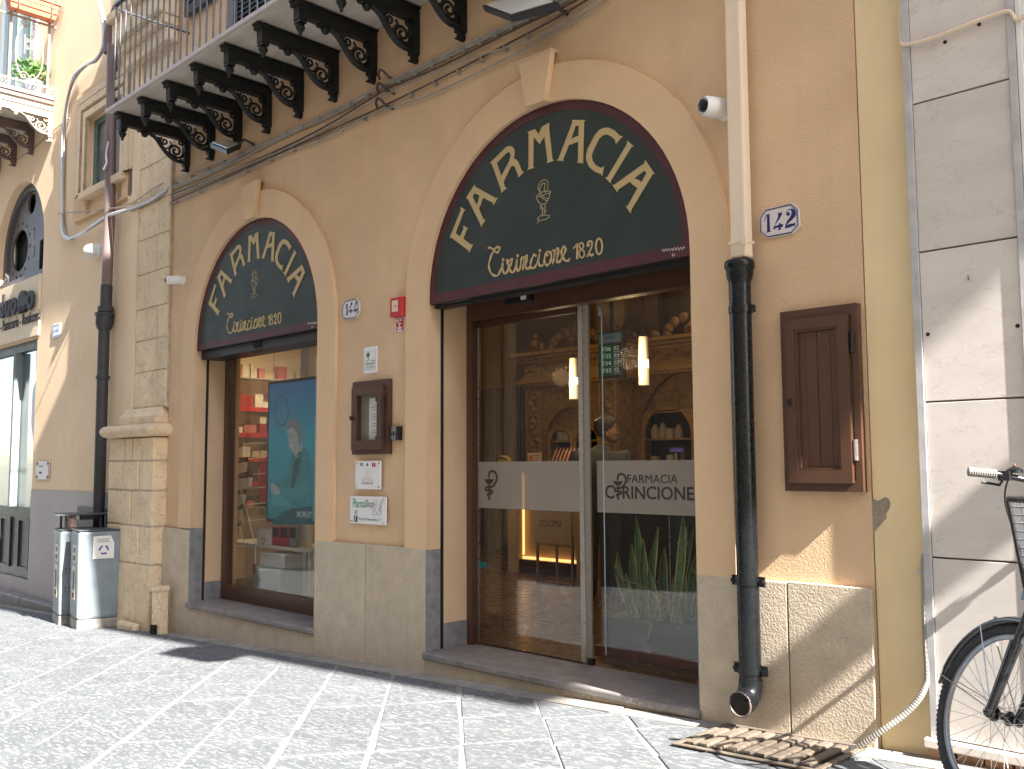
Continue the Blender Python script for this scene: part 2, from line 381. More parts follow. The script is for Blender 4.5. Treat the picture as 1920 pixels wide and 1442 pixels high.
M['stem_dry'] = mat('dry_stem', (.30, .20, .12), .8, .1, 20)
M['planter'] = mat('dark_planter', (.022, .026, .026), .5, .1, 6)
M['planter_base'] = mat('red_brown_plinth', (.15, .05, .03), .4, .1, 6)
M['jacket'] = mat('grey_green_jacket', (.085, .095, .09), .85, .15, 20)
M['hair'] = mat('dark_hair', (.018, .013, .012), .6, .3, 60)
M['skin'] = mat('skin', (.24, .125, .085), .55, .05, 10)
M['screen_off'] = mat('dark_screen', (.02, .03, .035), .2, .1, 3)
M['scr_green'] = mat('lit_green_panel', (.004, .02, .010), .3, 0, emit=(.02, .20, .09, .025))
M['scr_blue'] = mat('lit_blue_panel', (.03, .045, .055), .3, 0, emit=(.20, .30, .38, .025))
M['scr_white'] = mat('lit_digits', (.14, .19, .19), .3, 0, emit=(.5, .65, .62, .05))

# ------------------------------------------------------------------ street
WALLY = .03
st = obj('street', MB().add([(x, y, gz(x)-.005) for x, y in ((-40, -9.), (30, -9.), (30, 9), (-40, 9))], [(0, 1, 2, 3)]), M['street'])
st['_base'] = (0, 0, 0); tag(st, 'sunlit street paved with grey stone slabs laid diagonally', 'street', kind='structure')
def clip(poly, f):
    out = []
    for i, a in enumerate(poly):
        b = poly[(i+1) % len(poly)]; fa, fb = f(a), f(b)
        if fa >= 0: out.append(a)
        if fa*fb < 0:
            t = fa/(fa-fb); out.append((a[0]+(b[0]-a[0])*t, a[1]+(b[1]-a[1])*t))
    return out
def proj(p):
    v = Vector(p)-CAM; d = v.dot(_w)
    return (960+FPX*v.dot(_r)/d, 721-FPX*v.dot(_u)/d, d)
def slab_mesh(poly, h, ch=.004):
    cx = sum(p[0] for p in poly)/len(poly); cy_ = sum(p[1] for p in poly)/len(poly); n = len(poly)
    ins = []
    for x, y in poly:
        d = math.hypot(x-cx, y-cy_); k = max(0, 1-ch/d) if d else 1; ins.append((cx+(x-cx)*k, cy_+(y-cy_)*k))
    tl = [random.uniform(-.0012, .0012) for _ in range(2)]
    top = lambda x, y, dz: gz(x)+dz+tl[0]*(x-cx)*3+tl[1]*(y-cy_)*3
    vs = [(x, y, gz(x)-.015) for x, y in poly]+[(x, y, top(x, y, h-.002)) for x, y in poly]+[(x, y, top(x, y, h)) for x, y in ins]
    fs = [tuple(range(2*n, 3*n))]+[(i, (i+1) % n, (i+1) % n+n, i+n) for i in range(n)]+[(i+n, (i+1) % n+n, (i+1) % n+2*n, i+2*n) for i in range(n)]
    return vs, fs
ux, uy = -.75, .661      # along the rows
nx, ny = .661, .75       # across the rows
far = MB(); cnt = 0
for rI in range(-18, 26):
    n0 = -4.93+.443*(rI)+random.uniform(-.008, .008); n1 = n0+.443
    t = -14+random.uniform(0, .5)
    while t < 22:
        ln = random.choice((.46, .5, .53, .56, .62)); a, b = t, t+ln; t = b
        jn, jt = .0125, .0105
        q = []
        for tt, nn in ((a+jt, n0+jn), (b-jt, n0+jn), (b-jt, n1-jn), (a+jt, n1-jn)):
            tt += random.uniform(-.009, .009); nn += random.uniform(-.009, .009)
            q.append((tt*ux+nn*nx, tt*uy+nn*ny))
        q = clip(q, lambda p: -.165-p[1]); q = clip(q, lambda p: p[1]+5.7); q = clip(q, lambda p: p[0]+17) if len(q) > 2 else q
        q = clip(q, lambda p: 7-p[0]) if len(q) > 2 else q
        if len(q) < 3: continue
        ar = abs(sum(q[i][0]*q[(i+1) % len(q)][1]-q[(i+1) % len(q)][0]*q[i][1] for i in range(len(q))))/2
        if ar < .004: continue
        c = (sum(p[0] for p in q)/len(q), sum(p[1] for p in q)/len(q))
        vs, fs = slab_mesh(q, random.uniform(-.0015, .0025))
        seen = False
        for p in q+[c]:
            X_, Y_, d = proj((p[0], p[1], gz(p[0])))
            if d > .3 and -30 < X_ < 1950 and Y_ < 1475: seen = True
        if seen and cnt < 290:
            cnt += 1; obj('paving_stone', MB().add(vs, fs), M['slab'], st)
        else: far.add(vs, fs)
tag(obj('paving_stone_field', far, M['slab'], st), kind='stuff')
x = -17.
while x < 2:     # narrow stone course along the foot of the walls
    ln = random.uniform(.55, 1.0); q = [(x+.004, -.155), (x+ln-.004, -.155), (x+ln-.004, -.003), (x+.004, -.003)]
    if not (-9.21 > x > -10.9):
        vs, fs = slab_mesh(q, random.uniform(-.002, .003)); obj('gutter_stone', MB().add(vs, fs), M['gutter'], st)
    x += ln

# ------------------------------------------------------------------ pharmacy building
ph = thing('pharmacy_building', (-5.5, .03, gz(-5.5)), 'ochre plastered pharmacy building with two arched shop openings and iron bracketed balcony', 'building')
ZP = -.59; ZS = -1.285
BX, BZ, BR, BRO = -4.0, 1.188, 1.119, 1.356
SX, SZ, SR, SRO = -7.568, 1.172, 1.068, 1.318
def arch_loop(cx, cz, r, zb, n=40):
    return [(cx-r, zb)]+[(cx-r*math.cos(math.pi*i/n), cz+r*math.sin(math.pi*i/n)) for i in range(n+1)]+[(cx+r, zb)]
wl = [(-9.215, -1.75), (-1.925, -1.75), (-1.925, 9.6), (-9.215, 9.6)]
link('wall', shape('wall', [wl, arch_loop(BX, BZ, BR, -1.7), arch_loop(SX, SZ, SR, -1.7)], WALLY, .135), M['plaster'], ph)
link('jamb_wall', shape('jamb_wall', [wl, arch_loop(BX, BZ, BR, -1.7), arch_loop(SX, SZ, SR, -1.7)], .163, .50), M['plaster'], ph)
for cx, cz, r, ro in ((BX, BZ, BR, BRO), (SX, SZ, SR, SRO)):
    lp = arch_loop(cx, cz, r, ZP)[::-1]
    a = link('arch_surround', shape('arch_surround', [arch_loop(cx, cz, ro, ZP)+lp], 0, .0295), M['plaster_trim'], ph, bev=.004)
    # keystone: a tapered block in two steps, on the crown
    k = MB(); zt, zb = cz+ro+.075, cz+r-.002
    k.prism([(cx-.085, zb), (cx+.085, zb), (cx+.145, zt), (cx-.145, zt)], -.045, .001)
    k.prism([(cx-.147, zt), (cx+.147, zt), (cx+.148, zt+.012), (cx-.148, zt+.012)], -.048, .028)
    obj('keystone', k, M['plaster_trim'], a, bev=.006)
# stone plinth panels, front on Y = -.004
def plinth(x0, x1, zt, y0=-.004, y1=.028, zb=None):
    return obj('plinth_panel', MB().prism([(x0, zb or gz(x0)-.05), (x1, zb or gz(x1)-.05), (x1, zt), (x0, zt)], y0, y1), M['plinth'], ph, bev=.004)
plinth(-9.205, SX-SR-.003, -.603)
plinth(SX+SR+.003, -5.822, ZP); plinth(-5.815, BX-BR-.003, ZP+.004)
plinth(BX+BR+.003, -2.358, ZP+.006); plinth(-2.352, -1.93, ZP+.012)
for xe, s in ((SX-SR, -1), (SX+SR, 1), (BX-BR, -1), (BX+BR, 1)):     # stone lining of the reveals
    bx('reveal_lining', M['reveal_stone'], ph, xe-.003, xe+.003, .0, .132, -1.62, ZP+.002)
    bx('reveal_base', M['reveal_stone'], ph, xe-.003, xe+.004, .166, .385, -1.6, ZS+.175)
    bx('shutter_guide', M['black'], ph, xe+s*.05, xe-s*.004, .137, .161, -1.55, 1.16)
for x0, x1, mid in ((SX-SR, SX+SR, -7.66), (BX-BR, BX+BR, -3.62)):
    sl = obj('step_slab', MB().box(x0-.012, x1+.012, -.03, .47, ZS-.05, ZS), M['sill'], ph, bev=.012)
    for a, b in ((x0, mid-.002), (mid+.002, x1)):
        obj('step_riser', MB().prism([(a, gz(a)-.05), (b, gz(b)-.05), (b, ZS-.052), (a, ZS-.052)], -.004, .40), M['plinth'], ph, bev=.003)

# ---- sign boards
def A(L, s, ox, oy, Y): return [((p := at(ox+x/s, oy+y/s, Y)).x, p.z) for x, y in L]
SY = .027
zF = lambda L: A(L, 7.5875, 820, 300, SY)
zA = lambda L: A(L, 6.008, 780, 180, SY)
zC = lambda L: A(L, 6.5545, 1030, 200, SY)
LET = [
 ('F', [zF([(333,667),(405,718),(378,725),(257,1043),(322,1088),(375,975),(370,932),(440,980),(415,992),(365,1118),(480,1205),(508,1198),(453,1322),(443,1288),(200,1103),(175,1108),(190,1075),(335,710)])]),
 ('A', [zF([(527,343),(532,375),(825,540),(857,535),(797,645),(787,607),(650,535),(612,640),(590,690),(655,850),(683,845),(622,955),(615,915),(430,545),(407,553),(420,520),(515,375)]), zF([(528,470),(498,520),(560,640),(580,590),(600,505)])]),
 ('R', [zA([(833,755),(1000,590),(1025,570),(1050,563),(1075,566),(1095,580),(1112,620),(1100,710),(1125,712),(1150,740),(1195,850),(1217,855),(1150,918),(1150,890),(1110,790),(1090,785),(1065,800),(985,970),(1000,1025),(1025,1035),(960,1092),(958,1055),(855,765)]), zA([(910,755),(960,905),(1050,735),(1068,670),(1060,640),(1040,632),(1015,645)])]),
 ('M', [zA([(1255,408),(1340,372),(1383,430),(1420,345),(1503,300),(1497,345),(1535,710),(1552,728),(1475,757),(1482,725),(1447,455),(1390,540),(1325,460),(1318,795),(1335,808),(1253,833),(1268,805),(1270,425)])]),
 ('A', [zC([(275,163),(445,165),(427,185),(412,680),(425,697),(335,688),(352,672),(357,430),(310,445),(270,465),(240,467),(165,655),(175,670),(85,660),(110,648),(287,185)]), zC([(322,235),(268,395),(295,385),(330,365),(358,362),(365,235)])]),
 ('C', [zC([(905,360),(860,410),(818,455),(808,430),(812,412),(760,365),(710,342),(660,350),(610,395),(540,540),(518,600),(530,665),(570,720),(630,750),(655,745),(670,727),(650,853),(635,830),(560,800),(490,740),(455,660),(452,600),(470,520),(560,350),(610,290),(670,260),(730,258),(800,290),(870,360)])]),
 ('I', [zC([(958,418),(1040,490),(1010,493),(755,910),(755,943),(680,865),(712,868),(958,455)])]),
 ('A', [zC([(1178,655),(1298,832),(1270,828),(1005,1270),(1000,1315),(940,1222),(965,1218),(1085,1000),(1020,955),(990,922),(845,1020),(835,1055),(773,960),(800,960),(1170,695)]), zC([(1168,785),(1045,880),(1105,905),(1130,932),(1195,815)])])]
zS = lambda L: A(L, 7.68, 900, 430, SY)
ell = lambda cx, cy_, a, b, n=18, tilt=0: [(cx+a*math.cos(t)*math.cos(tilt)-b*math.sin(t)*math.sin(tilt), cy_+a*math.cos(t)*math.sin(tilt)+b*math.sin(t)*math.cos(tilt)) for t in [2*math.pi*i/n for i in range(n+1)]]
SCRIPT = [[(110,270),(150,265),(190,290),(225,330),(255,330),(280,290),(275,258),(250,252),(215,285),(165,370),(130,480),(130,560),(165,640),(220,670),(265,650),(310,550),(325,465)],
 [(328,470),(322,540),(335,610),(365,640),(395,600),(410,520),(392,480),(385,455),(398,440),(418,462),(440,435),(460,432),(455,475),(432,530),(430,580),(460,622),(490,600),(515,520),(533,420)],
 [(533,420),(525,500),(530,570),(550,602),(575,560),(590,470),(602,410),(622,402),(636,430),(625,520),(615,592)],
 [(630,450),(650,400),(668,380),(678,400),(664,470),(658,530),(668,565),(690,572),(720,530)],
 [(800,400),(798,372),(780,365),(758,395),(732,470),(728,530),(745,560),(775,555),(810,510),(840,430),(858,340)],
 [(855,350),(843,440),(850,505),(878,532),(915,500)],
 [(962,318),(935,385),(925,460),(940,505),(965,515),(1000,490),(1022,430),(1024,360),(1000,320),(972,325),(958,350),(966,372),(985,368)],
 [(1040,505),(1062,420),(1075,340),(1062,300),(1040,310)], [(1062,400),(1085,310),(1112,278),(1132,290),(1122,350),(1105,430),(1115,475),(1140,472),(1170,430)],
 [(1165,432),(1200,375),(1230,305),(1225,262),(1203,252),(1180,285),(1172,340),(1190,400),(1225,448),(1262,455),(1295,415)]]
DIG = [([(1340,278),(1372,245),(1402,208)], 16), ([(1402,205),(1396,430)], 26),
 (ell(1460,238,28,44), 17), (ell(1464,352,38,56), 17), ([(1548,230),(1545,215),(1560,182),(1590,168),(1612,195),(1603,260),(1570,335),(1538,395)], 20),
 ([(1538,390),(1562,365),(1585,362),(1608,378),(1632,352)], 26), (ell(1713,246,46,112), 22)]
zE = lambda L: A(L, 14.42, 990, 325, SY)
EMB = [[(340,520),(270,420),(275,340),(330,240),(400,185),(460,175),(515,200),(535,250),(530,400),(500,480)], [(380,600),(325,500),(320,400),(360,310),(420,262),(465,280),(440,370),(445,500),(490,500)],
 [(220,620),(290,560),(360,510),(500,480),(600,480),(590,520),(380,600),(240,640),(220,620)], [(220,620),(250,720),(330,820),(460,820),(550,690),(600,510)], [(290,540),(320,610),(400,680),(500,740),(530,690),(430,640),(370,590)],
 [(340,830),(350,880),(325,930),(360,970),(430,960),(480,1000),(470,1060)], [(460,830),(455,920),(380,930),(365,870)], [(385,970),(385,1170)], [(435,980),(440,1140)],
 [(250,1240),(330,1140),(450,1130),(580,1140),(520,1220),(400,1265),(270,1260),(250,1240)], [(240,1350),(310,1260)]]
def fascia(label, dx, dz):
    cx, cz, r = BX, BZ, BR-.004
    t = thing('shop_sign', (cx, .06, 1.151), label, 'sign', 'arched pharmacy sign boards')
    zb = 1.151
    outer = arch_loop(cx, cz, r, zb)
    inner = [(cx-r+.058, zb+.07)]+[(cx-(r-.058)*math.cos(math.pi*i/40), cz+(r-.058)*math.sin(math.pi*i/40)) for i in range(2, 39)]+[(cx+r-.058, zb+.07)]
    link('board', shape('board', [outer], .030, .062), M['sign_green'], t)
    link('painted_border', shape('painted_border', [outer, inner], .0275, .0298), M['maroon'], t)
    for ch, loops in LET: link('letter', shape('letter', loops, SY-.001, .0302), M['gold'], t)
    k = .0037
    s = MB()
    for L in SCRIPT:
        q = smooth_pts(zS(L), 4); n = len(q)
        s.ribbon(q, [(.0135+.0045*math.sin(i*.9)) if 1 < i < n-2 else .007 for i in range(n)], SY-.001, .0302)
    for c in ((332,435), (540,380), (860,305)):
        p = zS([c])[0]; s.lathe([(.0105, SY-.001), (.0105, .0302)], (p[0], 0, p[1]), 'y', 10)
    for L, w in DIG:
        s.ribbon(smooth_pts(zS(L), 3) if len(L) > 2 else zS(L), w*.00052, SY-.001, .0302)
    p = zS([(1555,225)])[0]; s.lathe([(.013, SY-.001), (.013, .0302)], (p[0], 0, p[1]), 'y', 10)
    obj('script_lettering', s, M['gold'], t)
    e = MB()
    for L in EMB: e.ribbon(smooth_pts(zE(L), 3) if len(L) > 2 else zE(L), .0045, SY, .0302)
    obj('cup_and_snake_emblem', e, M['gold_thin'], t)
    sg = MB(); random.seed(3)
    p0 = at(1241, 470, SY); x = p0.x; q = []
    for i in range(26):
        q.append((x+i*.0062, p0.z+.012*math.sin(i*1.9)*(.5+random.random()*.5)-.0004*i))
    sg.ribbon(q, .003, SY, .0302); sg.ribbon([(x+.07, p0.z-.03), (x+.072, p0.z-.045)], .004, SY, .0302); sg.ribbon([(x+.08, p0.z-.03), (x+.088, p0.z-.038), (x+.08, p0.z-.045)], .003, SY, .0302)
    obj('painter_signature', sg, M['paper'], t)
    return t
sgn = fascia('larger lunette sign lettered FARMACIA over the sliding glass door', 0, 0)
sgn2 = clone(sgn, (SX-BX+.004, 0, SZ-BZ), 'smaller looking lunette sign lettered FARMACIA over the shop window with the poster screen')
sgn2.scale = (SR/BR, 1, SR/BR)

# ---- door: frame, transom, panes, film
gY = .45
zt = 1.2
dl, dr = BX-BR+.004, BX+BR-.004
fr = obj('door_frame', MB().box(dl, dl+.052, .383, .475, ZS, zt), M['brown'], ph, bev=.004)
bx('door_post', M['brown'], ph, dr-.06, dr, .383, .475, ZS, zt, bev=.004)
hd = bx('door_header', M['brown'], ph, dl+.053, dr-.061, .375, .475, 1.066, 1.28, bev=.004)
obj('header_edge', MB().box(dl+.053, dr-.061, .366, .374, 1.062, 1.075), M['brown'], hd)
sn = bx('motion_sensor', M['black'], hd, at(948, 567, .36).x, at(998, 556, .36).x, .345, .374, 1.13, 1.19, bev=.005)
bx('sensor_label', M['paper'], hd, at(976, 562, .343).x, at(986, 562, .343).x, .3435, .3448, 1.147, 1.176)
mid = -4.03
pl = obj('sliding_pane', MB().box(dl+.055, mid-.05, gY, gY+.01, ZS+.012, 1.02), M['glass'], ph)
bx('pane_top_rail', M['brown_dark'], pl, dl+.054, mid-.05, gY-.02, gY+.03, 1.021, 1.06)
bx('pane_stile', M['alu'], pl, mid-.049, mid-.008, gY-.008, gY+.016, ZS+.012, 1.064, bev=.003)
bx('stile_seal', M['frost'], pl, mid-.0075, mid+.040, gY-.004, gY+.012, ZS+.012, 1.064)
bx('stile_edge', M['steel'], pl, mid-.012, mid-.008, gY-.0098, gY-.0085, ZS+.012, 1.06)
bx('pane_bottom_rail', M['brown_dark'], pl, dl+.054, mid-.05, gY-.004, gY+.014, ZS+.001, ZS+.0118)
ob = obj('pane_foot', MB().box(mid+.008, mid+.05, gY-.012, gY+.02, ZS+.001, ZS+.045), M['black'], pl, bev=.003)
bx('pane_edge', M['steel'], pl, dl+.0535, dl+.0545, gY-.004, gY+.012, ZS+.012, 1.02)
pr = obj('fixed_pane', MB().box(mid+.056, dr-.061, gY+.05, gY+.06, ZS+.012, 1.064), M['glass'], ph)
bx('pane_edge_strip', M['curtain'], pr, mid+.11, mid+.118, gY+.047, gY+.0495, ZS+.07, 1.06)
bx('pane_clip', M['steel'], pr, mid+.10, mid+.13, gY+.03, gY+.0465, .985, 1.045)
B0, B1 = -.308, .027
fl = MB().box(dl+.056, mid-.051, gY-.002, gY-.0008, B0, B1); obj('frosted_band', fl, M['frost'], pl)
fl = MB().box(mid+.057, dr-.062, gY+.048-.0002, gY+.0488, B0, B1); fb2 = obj('frosted_band', fl, M['frost'], pr)
def logo(o, parent, k, yy):      # bowl with snake
    z = lambda L: [(o[0]+(q[0]-ref[0])*k, o[1]+(q[1]-ref[1])*k) for q in A(L, 14.42, 890, 860, gY-.002)]
    ref = A([(395,555)], 14.42, 890, 860, gY-.002)[0]
    m = MB().prism(z([(270,555),(522,555),(500,620),(445,680),(395,697),(345,680),(292,620)])[::-1], yy-.0008, yy)
    m.prism(z([(362,708),(432,708),(417,740),(417,1040),(428,1110),(363,1110),(377,1040),(376,740)])[::-1], yy-.0009, yy)
    q = smooth_pts(z([(388,530),(388,450),(408,375),(470,338),(535,355),(590,430),(602,550),(555,670),(470,755),(400,768),(335,768),(302,800),(315,852),(430,858),(478,885),(468,935),(385,950),(345,985),(365,1025)]), 4)
    n = len(q); m.ribbon(q, [.017*k*(.45+.55*min(1, (n-i)/12)*min(1, (i+2)/5)) for i in range(n)], yy-.001, yy)
    return obj('cup_and_snake_logo', m, M['film_ink'], parent)
r0 = A([(395,555)], 14.42, 890, 860, gY-.002)[0]
logo(r0, pl, 1., gY-.003)
yb = gY+.047
p = at(1120+392/10.105, 870+325/10.105, yb); logo((p.x, p.z), pr, .8, yb)
def band_text(body, xa, ya, xb, yb_, h, bold):
    a = at(1120+xa/10.105, 870+ya/10.105, yb); b = at(1120+xb/10.105, 870+yb_/10.105, yb)
    link('window_lettering', text_mesh('window_lettering', body, a.x, a.z, b.x-a.x, h, yb, .001, bold), M['film_ink'], pr)
a1 = at(1120+575/10.1, 870+200/10.1, yb).z-at(1120+575/10.1, 870+360/10.1, yb).z
band_text('FARMACIA', 572, 360, 1525, 362, a1, 0)
a2 = at(1120+480/10.1, 870+415/10.1, yb).z-at(1120+480/10.1, 870+660/10.1, yb).z
band_text('RINCIONE', 480, 660, 1835, 690, a2, .014)
a = at(1120+150/10.105, 870+655/10.1, yb); b = at(1120+325/10.105, 870+655/10.1, yb)
link('window_lettering', text_mesh('window_lettering', 'C', a.x, a.z, b.x-a.x, a2*1.08, yb, .001, .014), M['film_ink'], pr)

# ---- shop window
wl_, wr = SX-SR+.004, SX+SR-.004
f = MB(); f0, f1 = .33, .42
wf = obj('window_frame', MB().box(wl_, wl_+.07, f0, f1, ZS, 1.17), M['brown'], ph, bev=.004)
bx('frame_bottom', M['brown'], wf, wl_+.071, wr-.071, f0, f1, ZS, ZS+.14, bev=.004)
bx('frame_top', M['brown_dark'], wf, wl_+.071, wr-.071, f0, f1, 1.075, 1.20, bev=.004)
bx('frame_right', M['brown'], wf, wr-.07, wr, f0, f1, ZS, 1.17, bev=.004)
obj('window_pane', MB().box(wl_+.0705, wr-.0705, .37, .38, ZS+.1405, 1.0745), M['glass'], wf)
sh = bx('roller_shutter_box', M['black'], ph, wl_, wr, .075, .30, 1.05, 1.149, bev=.004)
m = MB()
for s_ in (-1, 1): m.tube([(SX+s_*.035+.025*math.cos(t), .07, 1.098+.03*math.sin(t)) for t in [i*math.pi/6 for i in range(13)]], .005, 6)
obj('shutter_pull', m, M['black'], sh, smooth=True)
bx('roller_shutter_box', M['black'], ph, dl, dr, .075, .16, 1.128, 1.1495)

# ---- balcony
bal = obj('balcony', MB().box(-9.01, -2.6, -.755, .029, 3.418, 3.452), M['balcony_marble'], ph, bev=.01)
obj('slab_edge', MB().box(-9.018, -2.59, -.785, -.757, 3.414, 3.452).box(-9.025, -9.012, -.756, .028, 3.41, 3.457), M['balcony_edge'], bal, bev=.006)
def bracket_mesh():
    m = MB(); w = .034; T = 3.412
    m.box(-w, w, -.62, -.005, T-.112, T-.015); m.box(-w-.012, w+.012, -.70, .0, T-.014, T-.002)
    m.box(-w-.004, w+.004, -.665, -.60, T-.145, T-.016); m.box(-w-.016, w+.016, -.685, -.61, T-.045, T-.0145); m.box(-w-.008, w+.008, -.66, -.605, T-.168, T-.15)
    m.lathe([(.012, 0), (.030, -.012), (.036, -.03), (.022, -.055), (.012, -.07), (.014, -.08), (.004, -.098)], (0, -.632, T-.167), 'z', 10)
    m.lathe([(.02, .012), (.03, 0), (.034, -.02), (.02, -.045), (.004, -.05)], (0, -.43, T-.125), 'z', 10); m.box(-.03, .03, -.49, -.37, T-.13, T-.1125)
    m.box(-w, w, -.06, -.002, T-.37, T-.111); m.box(-.02, .02, -.05, -.004, T-.42, T-.37); m.box(-.012, .012, -.075, -.004, T-.428, T-.418)
    c = smooth_pts([(-.44, T-.118), (-.38, T-.126), (-.32, T-.16), (-.26, T-.235), (-.19, T-.305), (-.12, T-.335), (-.05, T-.335)], 4)
    m.tube([(0, y, z) for y, z in c], .017, 6); m.tube([(.018, y, z) for y, z in c], .012, 6); m.tube([(-.018, y, z) for y, z in c], .012, 6)
    def spiral(cy_, cz, r0, r1, a0, turns, r):
        n = int(16*abs(turns)); m.tube([(0, cy_+(r0+(r1-r0)*i/n)*math.cos(a0+turns*2*math.pi*i/n), cz+(r0+(r1-r0)*i/n)*math.sin(a0+turns*2*math.pi*i/n)) for i in range(n+1)], r, 6)
    spiral(-.135, T-.238, .078, .014, .2, -1.8, .0115); spiral(-.245, T-.165, .040, .008, 2.2, 1.4, .010); spiral(-.08, T-.143, .030, .008, 0, 1.3, .010)
    spiral(-.30, T-.155, .018, .006, 0, 1.2, .008)
    m.tube([(0, -.06, T-.33), (0, -.10, T-.30), (0, -.17, T-.285)], .009, 6); m.tube([(0, -.19, T-.15), (0, -.17, T-.18), (0, -.19, T-.22), (0, -.23, T-.235)], .009, 6)
    m.ball((0, -.18, T-.205), .02, 8, 5); m.ball((0, -.05, T-.20), .018, 8, 5)
    m.v = [(x_, y_*1.08, z_) for x_, y_, z_ in m.v]
    return m.mesh('bracket', True, M['iron_black'])
bm_ = bracket_mesh()
for i in range(12):
    o = link('bracket', bm_, None, bal); o.location = (-8.905+.5195*i, .03, 0)
rt = 4.50
pr_ = MB(); bar = MB().tube([(0, 0, 3.478), (0, 0, rt)], .0085, 8).mesh('railing_bar', True, M['iron_rail'])
x = -8.96; i = 0
while x < -2.65:
    o = link('railing_bar', bar, None, bal); o.location = (x, -.725, 0); x += .1165; i += 1
obj('top_rail', MB().box(-8.98, -2.62, -.745, -.705, rt, rt+.03).tube([(-8.96, -.704, rt-.03), (-8.96, .028, rt-.03)], .011, 6), M['iron_rail'], bal)
# louvred shutters of the balcony doors, hung open against the wall
def shutter(x0, x1, z0, z1):
    s_ = obj('shutter', MB().box(x0, x0+.07, -.03, .012, z0, z1).box(x1-.07, x1, -.03, .012, z0, z1).box(x0+.07, x1-.07, -.03, .012, z0, z0+.1).box(x0+.07, x1-.07, -.03, .012, z1-.1, z1), M['shutter'], ph)
    sm = None; z = z0+.13
    while z < z1-.12:
        if sm is None: sm = MB().prismx([(-.025, 0), (-.017, 0), (.009, .055), (.001, .055)], x0+.071, x1-.071).mesh('slat', False, M['shutter'])
        o = link('slat', sm, None, s_); o.location = (0, 0, z); z += .05
p0 = at(350, 50, 0); p1 = at(415, 30, 0); shutter(p0.x, p0.x+.62, 4.63, 6.6)
p0 = at(418, 30, 0)
bx('balcony_door_frame', M['pipe_brown'], ph, -8.12, -8.0, -.005, .029, 3.47, 6.4)
p0 = at(420, 100, -.05); shutter(-7.95, -7.3, 3.6, 5.9); shutter(-7.27, -6.62, 3.6, 5.9); shutter(-6.4, -5.75, 3.6, 5.9)
# added sun-blocking slabs and the flat roof edge above the frame
bx('shade_slab', M['balcony_marble'], ph, -9.05, -7.5, -.76, .029, 7.0, 7.08)  # added out of view to shade the left wall
bx('shade_slab', M['balcony_marble'], ph, -7.45, -4.2, -.56, .029, 7.0, 7.08)  # added out of view to keep sun off the pilaster
bx('roof_edge', M['plaster_trim'], ph, -9.215, -1.925, -.12, .5, 9.61, 9.9)

# ------------------------------------------------------------------ interior of the pharmacy
def part(name, m, *a, bev=0): return bx(name, M[m], ph, *a, bev=bev)
part('shop_floor', 'floor', -16, -1.9, .475, 7.4, ZS-.06, ZS-.002)
part('back_wall', 'door_wall', -16, -1.9, 6.9, 7.0, ZS, 3.4)
part('side_wall', 'door_wall', -1.97, -1.9, .505, 6.9, ZS, 3.4)
part('shop_ceiling', 'ceiling', -16, -1.9, .505, 7.4, 3.0, 3.1)
part('far_side_wall', 'door_wall', -16.1, -16, .505, 7.0, ZS, 3.0)
XW = -9.95
part('display_wall', 'ceiling', XW-.1, XW, .505, 2.3, ZS, 3.0)
sf = part('display_soffit', 'ceiling', XW, -8.2, .505, 2.6, 1.53, 1.75)
obj('ceiling_spot', MB().lathe([(.045, 0), (.045, .01)], (at(540, 662, 1.4).x, 1.35, 1.522), 'z', 14), M['spot'], sf)
obj('ceiling_spot', MB().lathe([(.045, 0), (.045, .01)], (-9.2, .9, 1.522), 'z', 14), M['spot'], sf)
# door panel at the back, plain pier beside it
part('interior_pier', 'door_wall', at(1120, 700, 6.0).x, at(1172, 700, 6.0).x, 6.0, 6.2, ZS, 3.0)
dpn = part('interior_door', 'int_door', at(1174, 700, 6.1).x, at(1236, 700, 6.1).x, 6.1, 6.2, ZS, 3.0)
a = at(1195, 840, 6.05); obj('door_handle', MB().box(a.x-.05, a.x-.0, 6.05, 6.099, a.z-.12, a.z+.08).box(a.x, a.x+.12, 6.04, 6.06, a.z-.01, a.z+.02), M['black'], dpn)
sp_ = part('slatted_panel', 'int_slat', at(895, 800, 5.9).x-1.2, at(988, 800, 5.9).x, 5.9, 6.0, ZS, at(940, 727, 5.9).z)
sl = MB().box(0, .045, 5.88, 5.899, ZS, at(940, 727, 5.9).z).mesh('slat', False, M['int_slat'])
x = at(895, 800, 5.9).x-1.1
while x < at(988, 800, 5.9).x-.05:
    o = link('slat', sl, None, sp_); o.location = (x, 0, 0); x += .075

